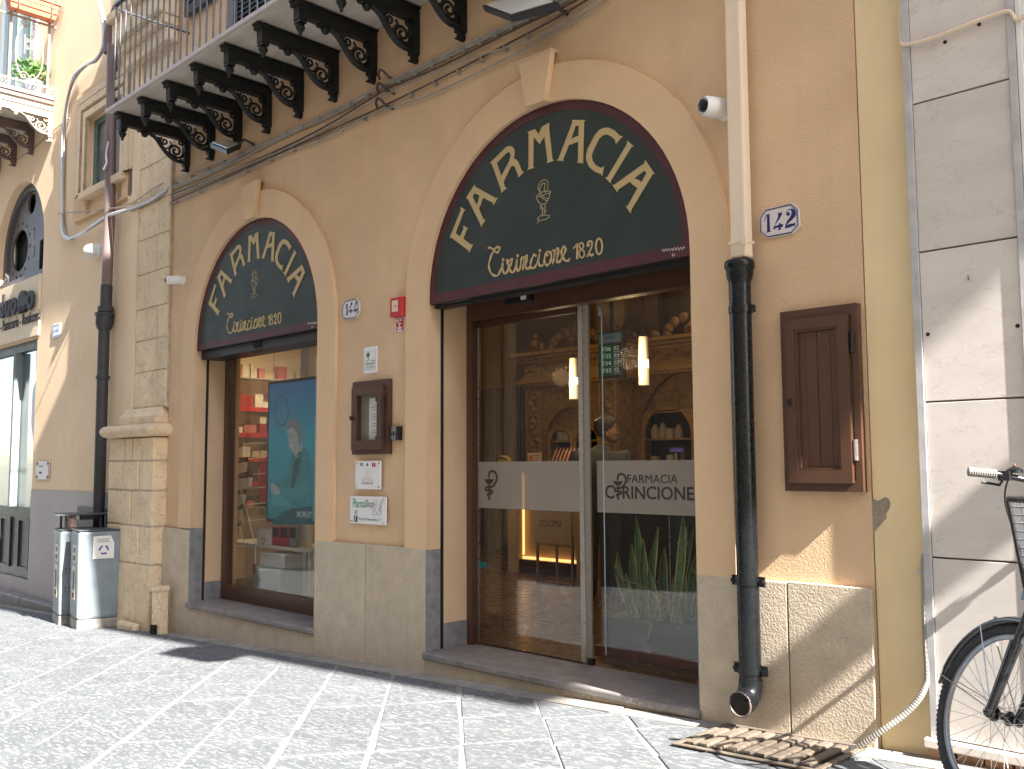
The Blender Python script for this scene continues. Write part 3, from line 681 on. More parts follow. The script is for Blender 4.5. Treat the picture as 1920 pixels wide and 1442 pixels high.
def carved_cabinet(xl, xr, Y, label):
    """gilded cabinet, front on Y; two arched glazed doors under a carved cornice"""
    zt, zc = at(985, 665, 5).z, at(985, 720, 5).z
    k = (Y+4.3)/9.3; zt *= k; zc *= k
    w = xr-xl; cx = (xl+xr)/2
    t = thing('carved_cabinet', (cx, Y+.2, ZS), label, 'cabinet', 'carved gilded pharmacy cabinets')
    obj('body', MB().box(xl+.05, xr-.05, Y+.44, Y+.5, ZS, zt-.02).box(xl+.05, xl+.3, Y+.065, Y+.439, ZS+.91, zt-.4).box(xr-.3, xr-.05, Y+.065, Y+.439, ZS+.91, zt-.4), M['cab_dark'], t)
    c = MB()
    for i, (dz, dy) in enumerate(((0, .16), (.05, .11), (.10, .07), (.34, .05), (.38, .10), (.42, .05))):
        c.box(xl-dy+.02, xr+dy-.02, Y-dy, Y+.45, zt-dz-.045, zt-dz)
    c.box(xl, xr, Y-.01, Y+.4, zt-.34, zt-.12)
    obj('cornice', c, M['gilt_lite'], t)
    fr_ = MB(); random.seed(5)
    for i in range(int(w/.06)): fr_.ball((xl+.03+i*.06, Y-.02, zt-.23+.03*math.sin(i*1.3)), .038, 6, 4, (1, .5, 1.2))
    obj('carved_frieze', fr_, M['gilt'], t, smooth=True)
    cr = MB()
    for x0, h in ((xl+.12, .30), (xr-.12, .30), (cx, .42)):
        cr.lathe([(.10, 0), (.06, .05), (.11, .12), (.05, .20), (.07, h*.75), (.015, h)], (x0, Y+.1, zt), 'z', 10)
        for s_ in (-1, 1): cr.ball((x0+s_*.09, Y+.1, zt+.09), .07, 8, 5, (1, .4, 1))
    for i in range(9):
        a_ = i/8*math.pi; cr.ball((cx-.42*math.cos(a_), Y+.1, zt+.05+.22*math.sin(a_)), .075, 8, 5, (1, .4, 1))
    for x0 in (cx-.62, cx+.62): cr.ball((x0, Y+.1, zt+.05), .09, 8, 5, (1, .4, 1))
    obj('carved_crest', cr, M['gilt'], t, smooth=True)
    zb = ZS+.9
    for s_, x0 in ((-1, xl), (1, xr-.34)):
        pp = bx('side_pilaster', M['gilt'], t, x0, x0+.34, Y, Y+.3, zb, zt-.43)
        bx('pilaster_edge', M['gilt_lite'], pp, x0+.03, x0+.055, Y-.03, Y-.001, zb+.05, zt-.5); bx('pilaster_edge', M['gilt_lite'], pp, x0+.285, x0+.31, Y-.03, Y-.001, zb+.05, zt-.5)
        cv = MB(); z = zb+.1; i = 0
        while z < zt-.55:
            cv.ball((x0+.17+.05*math.sin(i*1.7), Y-.01, z), .05, 6, 4, (1.2, .5, .9)); cv.ball((x0+.17-.06*math.sin(i*1.1+1), Y-.01, z+.035), .03, 6, 4, (1, .6, 1)); z += .08; i += 1
        obj('carved_relief', cv, M['gilt'], pp, smooth=True)
    xi0, xi1 = xl+.36, xr-.36; zs = zt-1.25
    big = arch_loop(cx, zs, (xi1-xi0)/2, zb, 24)
    link('arched_front', shape('arched_front', [[(xl+.34, zb), (xr-.34, zb), (xr-.34, zt-.43), (xl+.34, zt-.43)], big], Y+.01, Y+.06), M['gilt'], t)
    hw = (xi1-xi0)/4-.05
    for sx in (xi0+(xi1-xi0)/4, xi1-(xi1-xi0)/4):
        d = link('glazed_door', shape('glazed_door', [[(sx-hw-.05, zb), (sx+hw+.05, zb), (sx+hw+.05, zs+hw*.9), (sx-hw-.05, zs+hw*.9)], arch_loop(sx, zs, hw, zb+.06, 20)], Y+.05, Y+.08), M['gilt_lite'], t)
        for z in (zb+.35, zb+.7, zb+1.05): bx('door_shelf', M['gilt_lite'], d, sx-hw, sx+hw, Y+.09, Y+.3, z, z+.02)
    bx('lunette_panel', M['gilt'], t, xi0+.02, xi1-.02, Y+.085, Y+.1, zs+hw*.9, zs+(xi1-xi0)/2)
    bx('base', M['gilt'], t, xl-.05, xr+.05, Y-.12, Y+.5, ZS, zb-.003)
    return t, zb, zs, hw, (xi0+(xi1-xi0)/4, xi1-(xi1-xi0)/4), Y
CB = carved_cabinet(at(985, 700, 5.2).x, at(1120, 700, 5.2).x+.35, 5.2, 'carved gilded wooden cabinet with arched glass doors behind the left pendant lamp')
xq = at(1226, 700, 5.6).x
CB2 = carved_cabinet(xq-.62, xq+1.75, 5.6, 'carved gilded cabinet partly hidden by the right door jamb')
# jars and cartons in the cabinets
jm = MB().lathe([(.045, 0), (.055, .02), (.055, .13), (.035, .15), (.04, .165), (.012, .19)], (0, 0, 0), 'z', 10).mesh('apothecary_jar', True, M['jar'])
cm_ = MB().box(-.05, .05, -.04, .04, 0, .16).mesh('carton', False, M['jar'])
first = True
for (t, zb, zs, hw, sxs, Y), who in ((CB, 'left gilded cabinet'), (CB2, 'right gilded cabinet')):
    for si, sx in enumerate(sxs):
        for z, nm in ((zb+.37, 'low'), (zb+.72, 'middle'), (zb+1.07, 'top')):
            for i in range(4):
                if random.random() < .18: continue
                kind = random.random() < .5
                o = link('apothecary_jar' if kind else 'carton', jm if kind else cm_); o.location = (sx-hw+.07+i*.125, Y+.2, z+.001); o.scale = (1, 1, random.uniform(.8, 1.2))
                tag(o, ('pale jar, ' if kind else 'pale carton, ')+('first', 'second', 'third', 'fourth')[i]+f' on the {nm} shelf, '+('left', 'right')[si]+f' arch of the {who}', 'jar' if kind else 'carton', 'jars and cartons in the gilded cabinets')

# pendant lamps
def pendant(px, pyt, pyb, Y, wpx, label):
    a, b = at(px, pyt, Y), at(px, pyb, Y); r = wpx/FPX*((a-CAM).dot(_w))/2; h = a.z-b.z
    t = thing('pendant_lamp', (a.x, Y, b.z), label, 'lamp', 'lit cylindrical pendant lamps')
    def ring(r0, z0, r1, z1): return MB().lathe([(r0, z0), (r1, z1)], (a.x, Y, 0), 'z', 18)
    o1 = obj('lamp_shade', MB().lathe([(r*1.0, b.z), (r*1.02, b.z+h*.36)], (a.x, Y, 0), 'z', 18), M['lamp_glass'], t, True)
    obj('glowing_core', MB().lathe([(r*1.02, b.z+h*.361), (r*1.0, b.z+h*.52)], (a.x, Y, 0), 'z', 18), M['lamp_core'], t, True)
    obj('upper_shade', MB().lathe([(r*1.0, b.z+h*.521), (r*.88, a.z)], (a.x, Y, 0), 'z', 18), mat('dim_opal_glass', (.8, .7, .52), .4, 0, emit=(1, .70, .38, .04)), t, True)
    obj('lamp_cord', MB().tube([(a.x, Y, a.z), (a.x, Y, 2.99)], .006, 6).lathe([(r*.9, a.z), (r*.3, a.z+.03)], (a.x, Y, 0), 'z', 12), M['black'], t, True)
    L = bpy.data.lights.new('lamp_light', 'POINT'); L.energy = 4.5; L.color = (1, .68, .36); L.shadow_soft_size = .12
    o = bpy.data.objects.new('lamp_light', L); COL.objects.link(o); o.location = (a.x-.0, Y-.25, (a.z+b.z)/2); o.parent = t; o.matrix_parent_inverse = Matrix.Translation(-Vector(t['_base']))
pendant(1075, 672, 748, 3.6, 16, 'lit cylinder pendant lamp hanging left of the aluminium door stile')
pendant(1206, 632, 722, 2.8, 19, 'larger lit cylinder pendant lamp hanging right of the number display')
# downlights sunk in the ceiling, warm
for x_, y_ in ((-9.3, 3.9), (-6.2, 5.0), (-9.2, 1.4)):
    L = bpy.data.lights.new('downlight', 'SPOT'); L.energy = 9 if x_ != -9.2 else 10; L.color = (1, .74, .45); L.spot_size = R(120); L.spot_blend = .8; L.shadow_soft_size = .06
    o = bpy.data.objects.new('ceiling_downlight', L); COL.objects.link(o); o.location = (x_, y_, 2.97 if x_ != -9.2 else 1.5)

# number display
Yd = 3.0
a, b = at(1121, 624, Yd), at(1168, 706, Yd)
t = thing('number_display', ((a.x+b.x)/2, Yd, b.z), 'dark wall screen listing queue numbers F36 to F33 beside the pendant lamp', 'screen')
bx('bezel', M['black'], t, a.x, b.x, Yd, Yd+.06, b.z, a.z, bev=.006)
w, h = b.x-a.x, a.z-b.z
bx('header_panel', M['scr_blue'], t, a.x+w*.06, b.x-w*.06, Yd-.004, Yd-.001, b.z+h*.75, a.z-h*.05)
bx('ticket_column', M['scr_green'], t, a.x+w*.06, a.x+w*.60, Yd-.004, Yd-.001, b.z+h*.05, b.z+h*.70)
bx('desk_column', M['screen_off'], t, a.x+w*.61, b.x-w*.06, Yd-.004, Yd-.001, b.z+h*.05, b.z+h*.70)
for i, (l, r_) in enumerate((('F36', '02'), ('F35', '03'), ('F34', '03'), ('F33', '02'))):
    z = b.z+h*(.575-i*.155)
    link('digits', text_mesh('digits', l, a.x+w*.2, z, w*.34, h*.09, Yd-.0045, .001, .01), M['scr_white'], t)
    link('digits', text_mesh('digits', r_, a.x+w*.66, z, w*.2, h*.09, Yd-.0045, .001, .0), M['scr_white'], t)
    bx('divider_line', M['scr_white'], t, a.x+w*.62, b.x-w*.07, Yd-.0052, Yd-.0042, z-h*.035, z-h*.028)
obj('display_logo', MB().ribbon([(a.x+w*.5+w*.2*math.cos(i*.3927), b.z+h*.865+h*.025*math.sin(i*.3927)) for i in range(17)], .008, Yd-.0055, Yd-.0042), M['screen_off'], t)
obj('ceiling_bracket', MB().tube([((a.x+b.x)/2, Yd+.03, a.z), ((a.x+b.x)/2, Yd+.03, 2.99)], .02, 8), M['black'], t)

# counter with backlit niche, DOLOMIA board on a stand
Yc = 3.9
a, b = at(952, 950, Yc), at(1090, 1050, Yc)
t = thing('shop_counter', ((a.x+b.x)/2, Yc+.3, ZS), 'wooden shop counter with warm backlit niche behind the DOLOMIA board', 'counter')
bx('counter_body', M['counter'], t, a.x, b.x, Yc+.12, Yc+.7, ZS, -.07)
bx('counter_top', M['gilt_lite'], t, a.x-.04, b.x+.04, Yc-.02, Yc+.74, -.069, -.02, bev=.006)
n0, n1 = at(972, 1000, Yc).x, at(1080, 1000, Yc).x
bx('side_panel', M['counter'], t, a.x, n0, Yc, Yc+.119, ZS, -.07); bx('side_panel', M['counter'], t, n1, b.x, Yc, Yc+.119, ZS, -.07)
bx('light_strip', M['glow'], t, n0, n1, Yc+.07, Yc+.10, at(1000, 1046, Yc).z-.03, at(1000, 1046, Yc).z+.0)
bx('light_strip', M['glow'], t, n0+.0, n0+.012, Yc+.07, Yc+.10, at(1000, 1043, Yc).z+.0, -.1)
bx('kick_board', M['brown_dark'], t, n0, n1, Yc+.01, Yc+.115, ZS, at(1000, 1046, Yc).z-.031)
Yb = 3.3
a, b = at(1000, 958, Yb), at(1071, 1022, Yb)
t = thing('brand_board', ((a.x+b.x)/2, Yb, ZS), 'cream panel reading DOLOMIA standing on a thin metal frame', 'display stand')
bx('panel', M['cream'], t, a.x, b.x, Yb, Yb+.03, b.z, a.z+.12)
c = at(1013, 987, Yb-.002); d = at(1053, 987, Yb-.002)
link('lettering', text_mesh('lettering', 'DOLOMIA', c.x, c.z, d.x-c.x, .075, Yb-.0005, .001, -.004), M['ink'], t)
m = MB(); zf = ZS
for x_ in (a.x+.02, b.x-.02):
    m.box(x_-.012, x_+.012, Yb+.031, Yb+.055, zf, b.z+.1); m.box(x_-.012, x_+.012, Yb+.35, Yb+.37, zf, b.z)
m.box(a.x+.033, b.x-.033, Yb+.033, Yb+.053, zf, zf+.025); m.box(a.x+.033, b.x-.033, Yb+.035, Yb+.055, b.z-.03, b.z-.01)
obj('stand_frame', m, M['steel'], t)
# small things on the counter
Yt = 3.95
a = at(945, 866, Yt)
t = thing('helmet_bag', (a.x, Yt, -.019), 'round yellow and black bag at the left end of the counter', 'bag')
m = MB().ball((a.x, Yt, .055), .075, 12, 8, (1.5, 1, 1)); obj('pouch', m, mat('yellow_cloth', (.45, .36, .10), .7, .1, 10), t, True)
obj('strap', MB().tube([(a.x-.11, Yt-.03, .02), (a.x-.06, Yt-.075, .08), (a.x+.02, Yt-.08, .10), (a.x+.1, Yt-.04, .07)], .012, 6), M['black'], t, True)
a = at(1003, 866, Yt)
t = thing('price_card', (a.x, Yt, -.019), 'cream printed card with an orange picture propped on the counter', 'card')
bx('card', M['cream'], t, a.x-.12, a.x+.1, Yt, Yt+.01, -.018, .15)
bx('picture', M['terracotta'], t, a.x-.10, a.x-.03, Yt-.002, Yt-.0005, .03, .12)
obj('printed_lines', MB().box(a.x-.02, a.x+.08, Yt-.002, Yt-.0005, .11, .12).box(a.x-.02, a.x+.08, Yt-.002, Yt-.0005, .08, .088).box(a.x-.02, a.x+.07, Yt-.002, Yt-.0005, .05, .058), M['ink'], t)
a = at(1066, 866, Yt)
t = thing('pencil_rack', (a.x, Yt, -.019), 'sloping rack of copper coloured make-up pencils on the counter', 'rack')
m = MB().hexa([(a.x-.25, Yt-.08, -.018), (a.x+.25, Yt-.08, -.018), (a.x+.25, Yt+.1, -.018), (a.x-.25, Yt+.1, -.018)], [(a.x-.23, Yt+.02, .16), (a.x+.25, Yt+.02, .16), (a.x+.25, Yt+.1, .16), (a.x-.23, Yt+.1, .16)])
obj('tray', m, M['wood_black'], t)
pm = MB().tube([(0, -.09, .0), (0, .0, .17)], .008, 6).mesh('pencil', True, M['copper'])
for i in range(16):
    o = link('pencil', pm, None, t); o.location = (a.x-.2+i*.028, Yt-.0, .0+(.03 if i % 2 else 0))
a = at(1285, 866, 3.4)
t = thing('card_terminal', (a.x, 3.4, -.019), 'black payment terminal with violet screen by the right jamb', 'terminal')
bx('terminal_body', M['black'], t, a.x-.2, a.x+.02, 3.4, 3.46, .11, .17, bev=.006); bx('terminal_screen', mat('violet_lcd', (.06, .04, .12), .3, 0, emit=(.20, .14, .42, .05)), t, a.x-.17, a.x-.02, 3.396, 3.3995, .122, .158)
obj('terminal_post', MB().tube([(a.x-.1, 3.44, -.018), (a.x-.1, 3.44, .11)], .018, 8), M['black'], t)
t = thing('second_counter', (a.x, 3.6, ZS), 'dark counter under the payment terminal behind the plant', 'counter')
bx('counter_body', M['wood_black'], t, a.x-1.0, a.x+.9, 3.3, 3.9, ZS, -.06); bx('counter_top', M['gilt_lite'], t, a.x-1.03, a.x+.93, 3.26, 3.94, -.059, -.02)

# person seen from behind, head turned to the right
Yp = 2.75
hp = at(1133, 812, Yp); K = ((hp-CAM).dot(_w))/FPX    # metres per pixel there
vr = Vector((_r.x, _r.y, 0)).normalized()   # to the viewer's right
vf = Vector((-vr.y, vr.x, 0))
base = Vector((hp.x-.05, Yp, ZS))
P = lambda r_, f_, z: tuple(base+vr*r_+vf*f_+Vector((0, 0, z)))
per = thing('person', tuple(base), 'person in a dark grey jacket with short dark hair seen from behind at the counter', 'person')
hz = hp.z-ZS
bd = bpy.data.meshes.new('body')
J = [P(0, 0, .92), P(0, 0, 1.08), P(-.01, -.03, 1.30), P(0, -.02, hz-.20), P(.05, .0, hz-.10),
     P(-.21, -.02, hz-.25), P(-.27, .06, 1.12), P(-.15, .25, .98), P(.22, .0, hz-.25), P(.29, .12, 1.13), P(.18, .32, 1.0),
     P(-.10, 0, .85), P(-.11, .02, .48), P(-.11, -.02, .08), P(.10, 0, .85), P(.12, .03, .48), P(.13, -.01, .08), P(-.10, .13, .04), P(.15, .14, .04)]
Eg = [(0, 1), (1, 2), (2, 3), (3, 4), (2, 5), (5, 6), (6, 7), (2, 8), (8, 9), (9, 10), (0, 11), (11, 12), (12, 13), (0, 14), (14, 15), (15, 16), (13, 17), (16, 18)]
RR = [.16, .165, .20, .11, .065, .115, .085, .06, .115, .085, .06, .12, .085, .06, .12, .085, .06, .045, .045]
bd.from_pydata(J, Eg, [])
o = link('body', bd, M['jacket'], per)
o.modifiers.new('skin', 'SKIN'); sv = bd.skin_vertices[0].data
for i, r_ in enumerate(RR): sv[i].radius = (r_, r_*.8 if i < 3 else r_)
sv[0].use_root = True
o.modifiers.new('sub', 'SUBSURF').levels = 2; o.modifiers['sub'].render_levels = 2
hm = MB(); hc = Vector(P(.055, .0, hz+.0))
loc = lambda r_, f_, z: tuple(hc+vr*r_+vf*f_+Vector((0, 0, z)))
# head profile facing right
prof = [(.085, .12), (.100, .07), (.098, .04), (.112, .005), (.128, -.022), (.108, -.032), (.112, -.05), (.103, -.066), (.106, -.085), (.085, -.112), (.03, -.10), (-.02, -.06), (-.07, -.03), (-.105, .03), (-.095, .10), (-.03, .135), (.04, .14)]
n = len(prof); vs = []; fs = []
for j, (f_, k) in enumerate(((-.078, .62), (-.06, .88), (-.015, 1), (.015, 1), (.06, .88), (.078, .62))):
    for r_, z in prof: vs.append(loc(.0+(r_)*k, f_, .01+z*k))
for j in range(5): fs += [(j*n+i, j*n+(i+1) % n, (j+1)*n+(i+1) % n, (j+1)*n+i) for i in range(n)]
fs += [tuple(range(n)), tuple(range(6*n-1, 5*n-1, -1))]
hm.add(vs, fs); hd_ = obj('head', hm, M['skin'], per, True)
hr = MB(); hprof = [(.09, .10), (.075, .085), (.04, .07), (.015, .03), (-.0, -.01), (-.02, -.055), (-.075, -.04), (-.115, .025), (-.108, .11), (-.04, .155), (.05, .158), (.098, .128)]
n = len(hprof); vs = []; fs = []
for f_, k in ((-.092, .62), (-.07, .93), (-.02, 1.03), (.02, 1.03), (.07, .93), (.092, .62)):
    for r_, z in hprof: vs.append(loc(r_*k, f_, .01+z*k))
for j in range(5): fs += [(j*n+i, j*n+(i+1) % n, (j+1)*n+(i+1) % n, (j+1)*n+i) for i in range(n)]
fs += [tuple(range(n)), tuple(range(6*n-1, 5*n-1, -1))]
hr.add(vs, fs); obj('hair', hr, M['hair'], per, True)
obj('ear', MB().ball(loc(-.005, -.085, -.015), .028, 8, 6, (.7, .5, 1.2)), M['skin'], per, True)
obj('jacket_collar', MB().lathe([(.095, 0), (.085, .05), (.07, .07)], P(.01, -.01, hz-.19), 'z', 14), M['jacket'], per, True)

# snake plant in a long planter, green totem behind it
Yn = .95
a, b = at(1150, 1060, Yn), at(1305, 1060, Yn)
t = thing('snake_plant', ((a.x+b.x)/2+.1, Yn, ZS), 'snake plant with yellow edged leaves in a dark planter just inside the glass door', 'plant')
zt_ = -1.03
bx('planter', M['planter'], t, a.x+.02, b.x+.5, Yn-.14, Yn+.18, ZS+.06, zt_, bev=.006)
bx('planter_base', M['planter_base'], t, a.x-.02, b.x+.55, Yn-.2, Yn+.24, ZS+.0, ZS+.059, bev=.004)
random.seed(11)
tips = [(1192, 967, 1205), (1233, 988, 1222), (1283, 960, 1262), (1160, 1035, 1185), (1150, 1060, 1180), (1183, 1020, 1200), (1245, 1027, 1250), (1300, 985, 1262), (1310, 1025, 1290), (1283, 1003, 1278), (1172, 1075, 1195), (1263, 1080, 1275),
        (1205, 1010, 1215), (1318, 985, 1300), (1297, 1065, 1310), (1330, 1010, 1318), (1215, 1065, 1235), (1240, 1075, 1228), (1340, 1040, 1325)]
for px, py, bpx in tips:
    Yl = Yn+random.uniform(-.1, .12); tip = at(px, py, Yl); b0 = at(bpx, 1110, Yl); b0.z = zt_-.01
    L_ = (tip-b0).length; ww = random.uniform(.024, .034); vs = []; ve = []
    side = (vr*random.uniform(.75, 1)+vf*random.uniform(-.6, .6)).normalized(); nrm = side.cross((tip-b0).normalized())
    bend = nrm*random.uniform(-.06, .06)*L_+vr*random.uniform(-.03, .03)
    lf = MB(); ed = MB(); n = 9; pts = []
    for i in range(n+1):
        t_ = i/n; w_ = ww*(.55+.45*math.sin(min(1, t_*1.6)*math.pi/2))*(1-max(0, (t_-.62)/.38)**1.6); c = b0.lerp(tip, t_)+bend*math.sin(t_*math.pi)
        pts.append((c, max(w_, .0015)))
    def strip(mb, f0, f1, off):
        v = []
        for c, w_ in pts: v += [tuple(c+side*w_*f0+nrm*off(f0)), tuple(c+side*w_*f1+nrm*off(f1))]
        k = len(v); v2 = [tuple(Vector(q)+nrm*.0025) for q in v]
        f = [(2*i, 2*i+1, 2*i+3, 2*i+2) for i in range(n)]+[(k+2*i+2, k+2*i+3, k+2*i+1, k+2*i) for i in range(n)]
        f += [(2*i, 2*i+2, k+2*i+2, k+2*i) for i in range(n)]+[(2*i+1, k+2*i+1, k+2*i+3, 2*i+3) for i in range(n)]
        mb.add(v+v2, f)
    cup = lambda f_: .012*f_*f_
    strip(lf, -.78, 0, cup); strip(lf, 0, .78, cup); strip(ed, -1, -.78, cup); strip(ed, .78, 1, cup)
    lo = obj('leaf', lf, M['snake'], t, True); obj('leaf_edge', ed, M['snake_edge'], lo, True)
m = MB(); random.seed(4)
for px0, py0, px1, py1 in ((1153, 1080, 1260, 1128), (1175, 1110, 1165, 1140), (1262, 1128, 1225, 1165), (1245, 1110, 1300, 1128), (1185, 1110, 1195, 1160), (1240, 1120, 1215, 1200), (1262, 1130, 1270, 1180)):
    a_, b_ = at(px0, py0, Yn-.17), at(px1, py1, Yn-.17); m.tube([tuple(a_), tuple((a_+b_)/2+Vector((0, -.02, .02))), tuple(b_)], .005, 5)
obj('drooping_stems', m, M['stem_dry'], t, True)
Yg = 1.6
a = at(1256, 1000, Yg)
t = thing('totem_board', (a.x+.4, Yg, ZS), 'dark green standing board with vertical white lettering behind the snake plant', 'board')
bx('panel', M['board_green'], t, a.x, a.x+.8, Yg, Yg+.03, ZS, .02)
def vtext(body, x0, z0, length, h):
    me = text_mesh('lettering', body, 0, 0, length, h, 0, .001, .004)
    for v in me.vertices: v.co = (x0+v.co.z, Yg-.0005+v.co.y, z0-v.co.x)
    link('lettering', me, M['paper'], t)
p = at(1270, 1017, Yg); q = at(1270, 1110, Yg); vtext('PRE', p.x, p.z, (p.z-q.z)*.46, .062)
p = at(1284, 1020, Yg); q = at(1284, 1070, Yg); vtext('FARMACIA CIRINCIONE', p.x, p.z+.12, (p.z-q.z)*1.5, .026)
bx('board_edge', M['steel'], t, a.x-.008, a.x-.001, Yg, Yg+.03, ZS, .02)
# teal leaflet stuck to the pane, low left
a, b = at(895, 1052, gY+.012), at(913, 1066, gY+.012)
tag(bx('leaflet', mat('teal_print', (.02, .20, .26), .5, .1, 60), None, a.x, b.x, gY+.0115, gY+.0125, b.z, a.z), 'small teal printed leaflet stuck low on the left door pane', 'leaflet')

# ------------------------------------------------------------------ window display
XS = XW
shelf_rows = [(706, 'top'), (763, 'second'), (812, 'third'), (858, 'fourth'), (905, 'fifth'), (952, 'sixth')]
t = thing('wall_shelves', (XS+.1, 1.3, ZS), 'wall of glass shelves with red price rails inside the shop window', 'shelving')
glm = mat('shelf_glass', (.45, .50, .48), .15, .05, 3)
boxes = []
zs_ = []
for i, (py, nm) in enumerate(shelf_rows):
    z = onX(440, py, XS+.22).z; zs_.append(z)
    bx('shelf', glm, t, XS+.001, XS+.24, .56, 2.25, z-.012, z)
    if 0 < i < 5: bx('price_rail', M['red'], t, XS+.241, XS+.247, .56, 2.25, z-.045, z+.006)
part('shelf_back', 'pale_wall', XS+.0, XS+.0008, .56, 2.28, ZS, 1.52)
kinds = [('red', (.36, .04, .045)), ('white', (.70, .66, .60)), ('pink', (.55, .20, .22)), ('cream', (.60, .50, .34)), ('dark', (.06, .05, .05))]
km = {k: mat(k+'_carton', c, .5, .06, 20) for k, c in kinds}
kmesh = {k: MB().box(-.06, .06, -.045, .045, 0, .12).mesh('product_box', False, km[k]) for k, _ in kinds}
random.seed(21)
ORD = ['first', 'second', 'third', 'fourth', 'fifth', 'sixth', 'seventh', 'eighth', 'ninth', 'tenth', 'eleventh', 'twelfth', 'thirteenth', 'fourteenth', 'fifteenth', 'sixteenth', 'seventeenth', 'eighteenth', 'nineteenth', 'twentieth']
names = ['top', 'second', 'third', 'fourth', 'fifth', 'sixth']
for i, z in enumerate(zs_):
    y = .62; cn = 0
    while y < 2.2:
        kd = random.choices(['red', 'white', 'pink', 'cream', 'dark'], ([.12, .5, .15, .1, .13], [.6, .25, .1, .05, 0], [.5, .3, .1, .1, 0], [.3, .2, .1, .4, 0], [.2, .2, .1, .2, .3], [.1, .1, .1, .2, .5])[i])[0]
        h = random.uniform(.6, 1.5); wdt = random.uniform(.7, 1.7)
        y += .045*wdt+.004
        if y > 2.2: break
        o = link('product_box', kmesh[kd]); o.location = (XS+.15+random.uniform(-.02, .03), y, z+.0005); o.scale = (1, wdt, h)
        cn += 1; tag(o, f'{kd} carton on the {names[i]} shelf of the window display, {ORD[cn-1]} from the glass', 'box', 'cartons on the window display shelves')
        if kd in ('red', 'white') and random.random() < .35 and h < 1.1:
            o2 = link('product_box', kmesh[random.choice(['red', 'white'])]); o2.location = (o.location.x, y, z+.121*h); o2.scale = (1, wdt*.9, .6)
            tag(o2, f'small carton stacked on the {ORD[cn-1]} carton of the {names[i]} window display shelf', 'box', 'cartons on the window display shelves')
        y += .045*wdt+random.choice((.004, .004, .03))
# poster screen
Ys = .56
a, b = at(503, 716, Ys), at(600, 985, Ys)
t = thing('poster_screen', ((a.x+b.x)/2, Ys+.03, b.z), 'tall framed teal advertising screen showing a curly haired man in a blue jacket', 'screen')
w, h = b.x-a.x, a.z-b.z+.0
bx('bezel', M['black'], t, a.x, b.x+.02, Ys, Ys+.06, b.z, a.z, bev=.005)
pm_ = bpy.data.materials.new('teal_gradient_print'); pm_.use_nodes = True; nt = pm_.node_tree
geo = nt.nodes.new('ShaderNodeNewGeometry'); sx = nt.nodes.new('ShaderNodeSeparateXYZ'); nt.links.new(geo.outputs['Position'], sx.inputs[0])
mr = nt.nodes.new('ShaderNodeMapRange'); mr.inputs[1].default_value = b.z; mr.inputs[2].default_value = a.z; nt.links.new(sx.outputs[2], mr.inputs[0])
cr = nt.nodes.new('ShaderNodeValToRGB'); nt.links.new(mr.outputs[0], cr.inputs[0])
cr.color_ramp.elements[0].color = (.01, .10, .12, 1); cr.color_ramp.elements[1].color = (.022, .085, .20, 1); e_ = cr.color_ramp.elements.new(.55); e_.color = (.015, .17, .22, 1)
nt.links.new(cr.outputs[0], nt.nodes['Principled BSDF'].inputs['Base Color']); nt.links.new(cr.outputs[0], nt.nodes['Principled BSDF'].inputs['Emission Color']); nt.nodes['Principled BSDF'].inputs['Emission Strength'].default_value = .09
bx('picture', pm_, t, a.x+.03, b.x-.02, Ys-.002, Ys-.0005, b.z+.03, a.z-.03)
zP = lambda L, s_=7.211, ox=420, oy=660: A(L, s_, ox, oy, Ys)
def flat(name, pts, m_, lay, sm=3):
    q = smooth_pts(pts, sm, True) if sm else pts
    link(name, shape(name, [q], Ys-.002-.0006*lay, Ys-.0021-.0006*(lay-1)), m_, t)
def pm2(n_, c, e=.08):
    c = tuple(k*.6 for k in c); return mat(n_, c, .5, .2, 30, emit=(*c, e))
ringm = MB().ribbon(zP(ell(785, 800, 88, 195, 28)), .02, Ys-.0030, Ys-.0021); obj('clock_ring', ringm, pm2('clock_grey', (.10, .13, .17)), t)
obj('clock_hand', MB().ribbon(zP([(785, 680), (785, 800)]), .012, Ys-.0030, Ys-.0021), pm2('clock_hand_teal', (.05, .2, .24)), t)
zQ = lambda L: A(L, 4.65, 420, 820, Ys)
skin_g = pm2('poster_face_grey', (.30, .34, .34)); hair_g = pm2('poster_hair_grey', (.17, .21, .22)); jac = pm2('poster_jacket_teal', (.035, .20, .23)); jac_d = pm2('poster_dark_teal', (.012, .085, .11))
flat('desk_shape', zQ([(418, 500), (520, 515), (585, 600), (418, 605)]), pm2('poster_desk', (.06, .28, .30)), 1, 0)
flat('trousers_shape', zQ([(420, 740), (500, 660), (600, 620), (770, 600), (775, 760), (430, 765)]), jac_d, 1, 0)
flat('jacket_shape', zQ([(700, 90), (755, 190), (765, 330), (760, 470), (700, 560), (600, 600), (540, 510), (480, 495), (470, 440), (420, 430), (425, 395), (500, 380), (560, 290), (590, 170), (620, 130)]), jac, 2)
flat('jacket_lapel', zQ([(640, 150), (680, 120), (660, 260), (610, 440), (585, 440), (610, 260)]), jac_d, 3)
flat('sleeve_shape', zQ([(485, 440), (600, 440), (700, 400), (745, 330), (750, 450), (690, 530), (600, 520), (490, 490)]), pm2('poster_sleeve_teal', (.045, .24, .27)), 4)
flat('neck_shape', zQ([(600, 90), (680, 60), (675, 150), (640, 185), (610, 140)]), skin_g, 3)
flat('face_shape', zP([(865, 1010), (960, 990), (1030, 1080), (1040, 1250), (1000, 1340), (930, 1350), (890, 1290), (880, 1180), (862, 1100)]), skin_g, 5)
flat('hair_shape', zP([(845, 975), (880, 915), (940, 895), (1000, 915), (1035, 980), (1062, 1080), (1055, 1200), (1030, 1290), (1010, 1180), (985, 1080), (930, 1020), (880, 1040), (855, 1030)]), hair_g, 6)
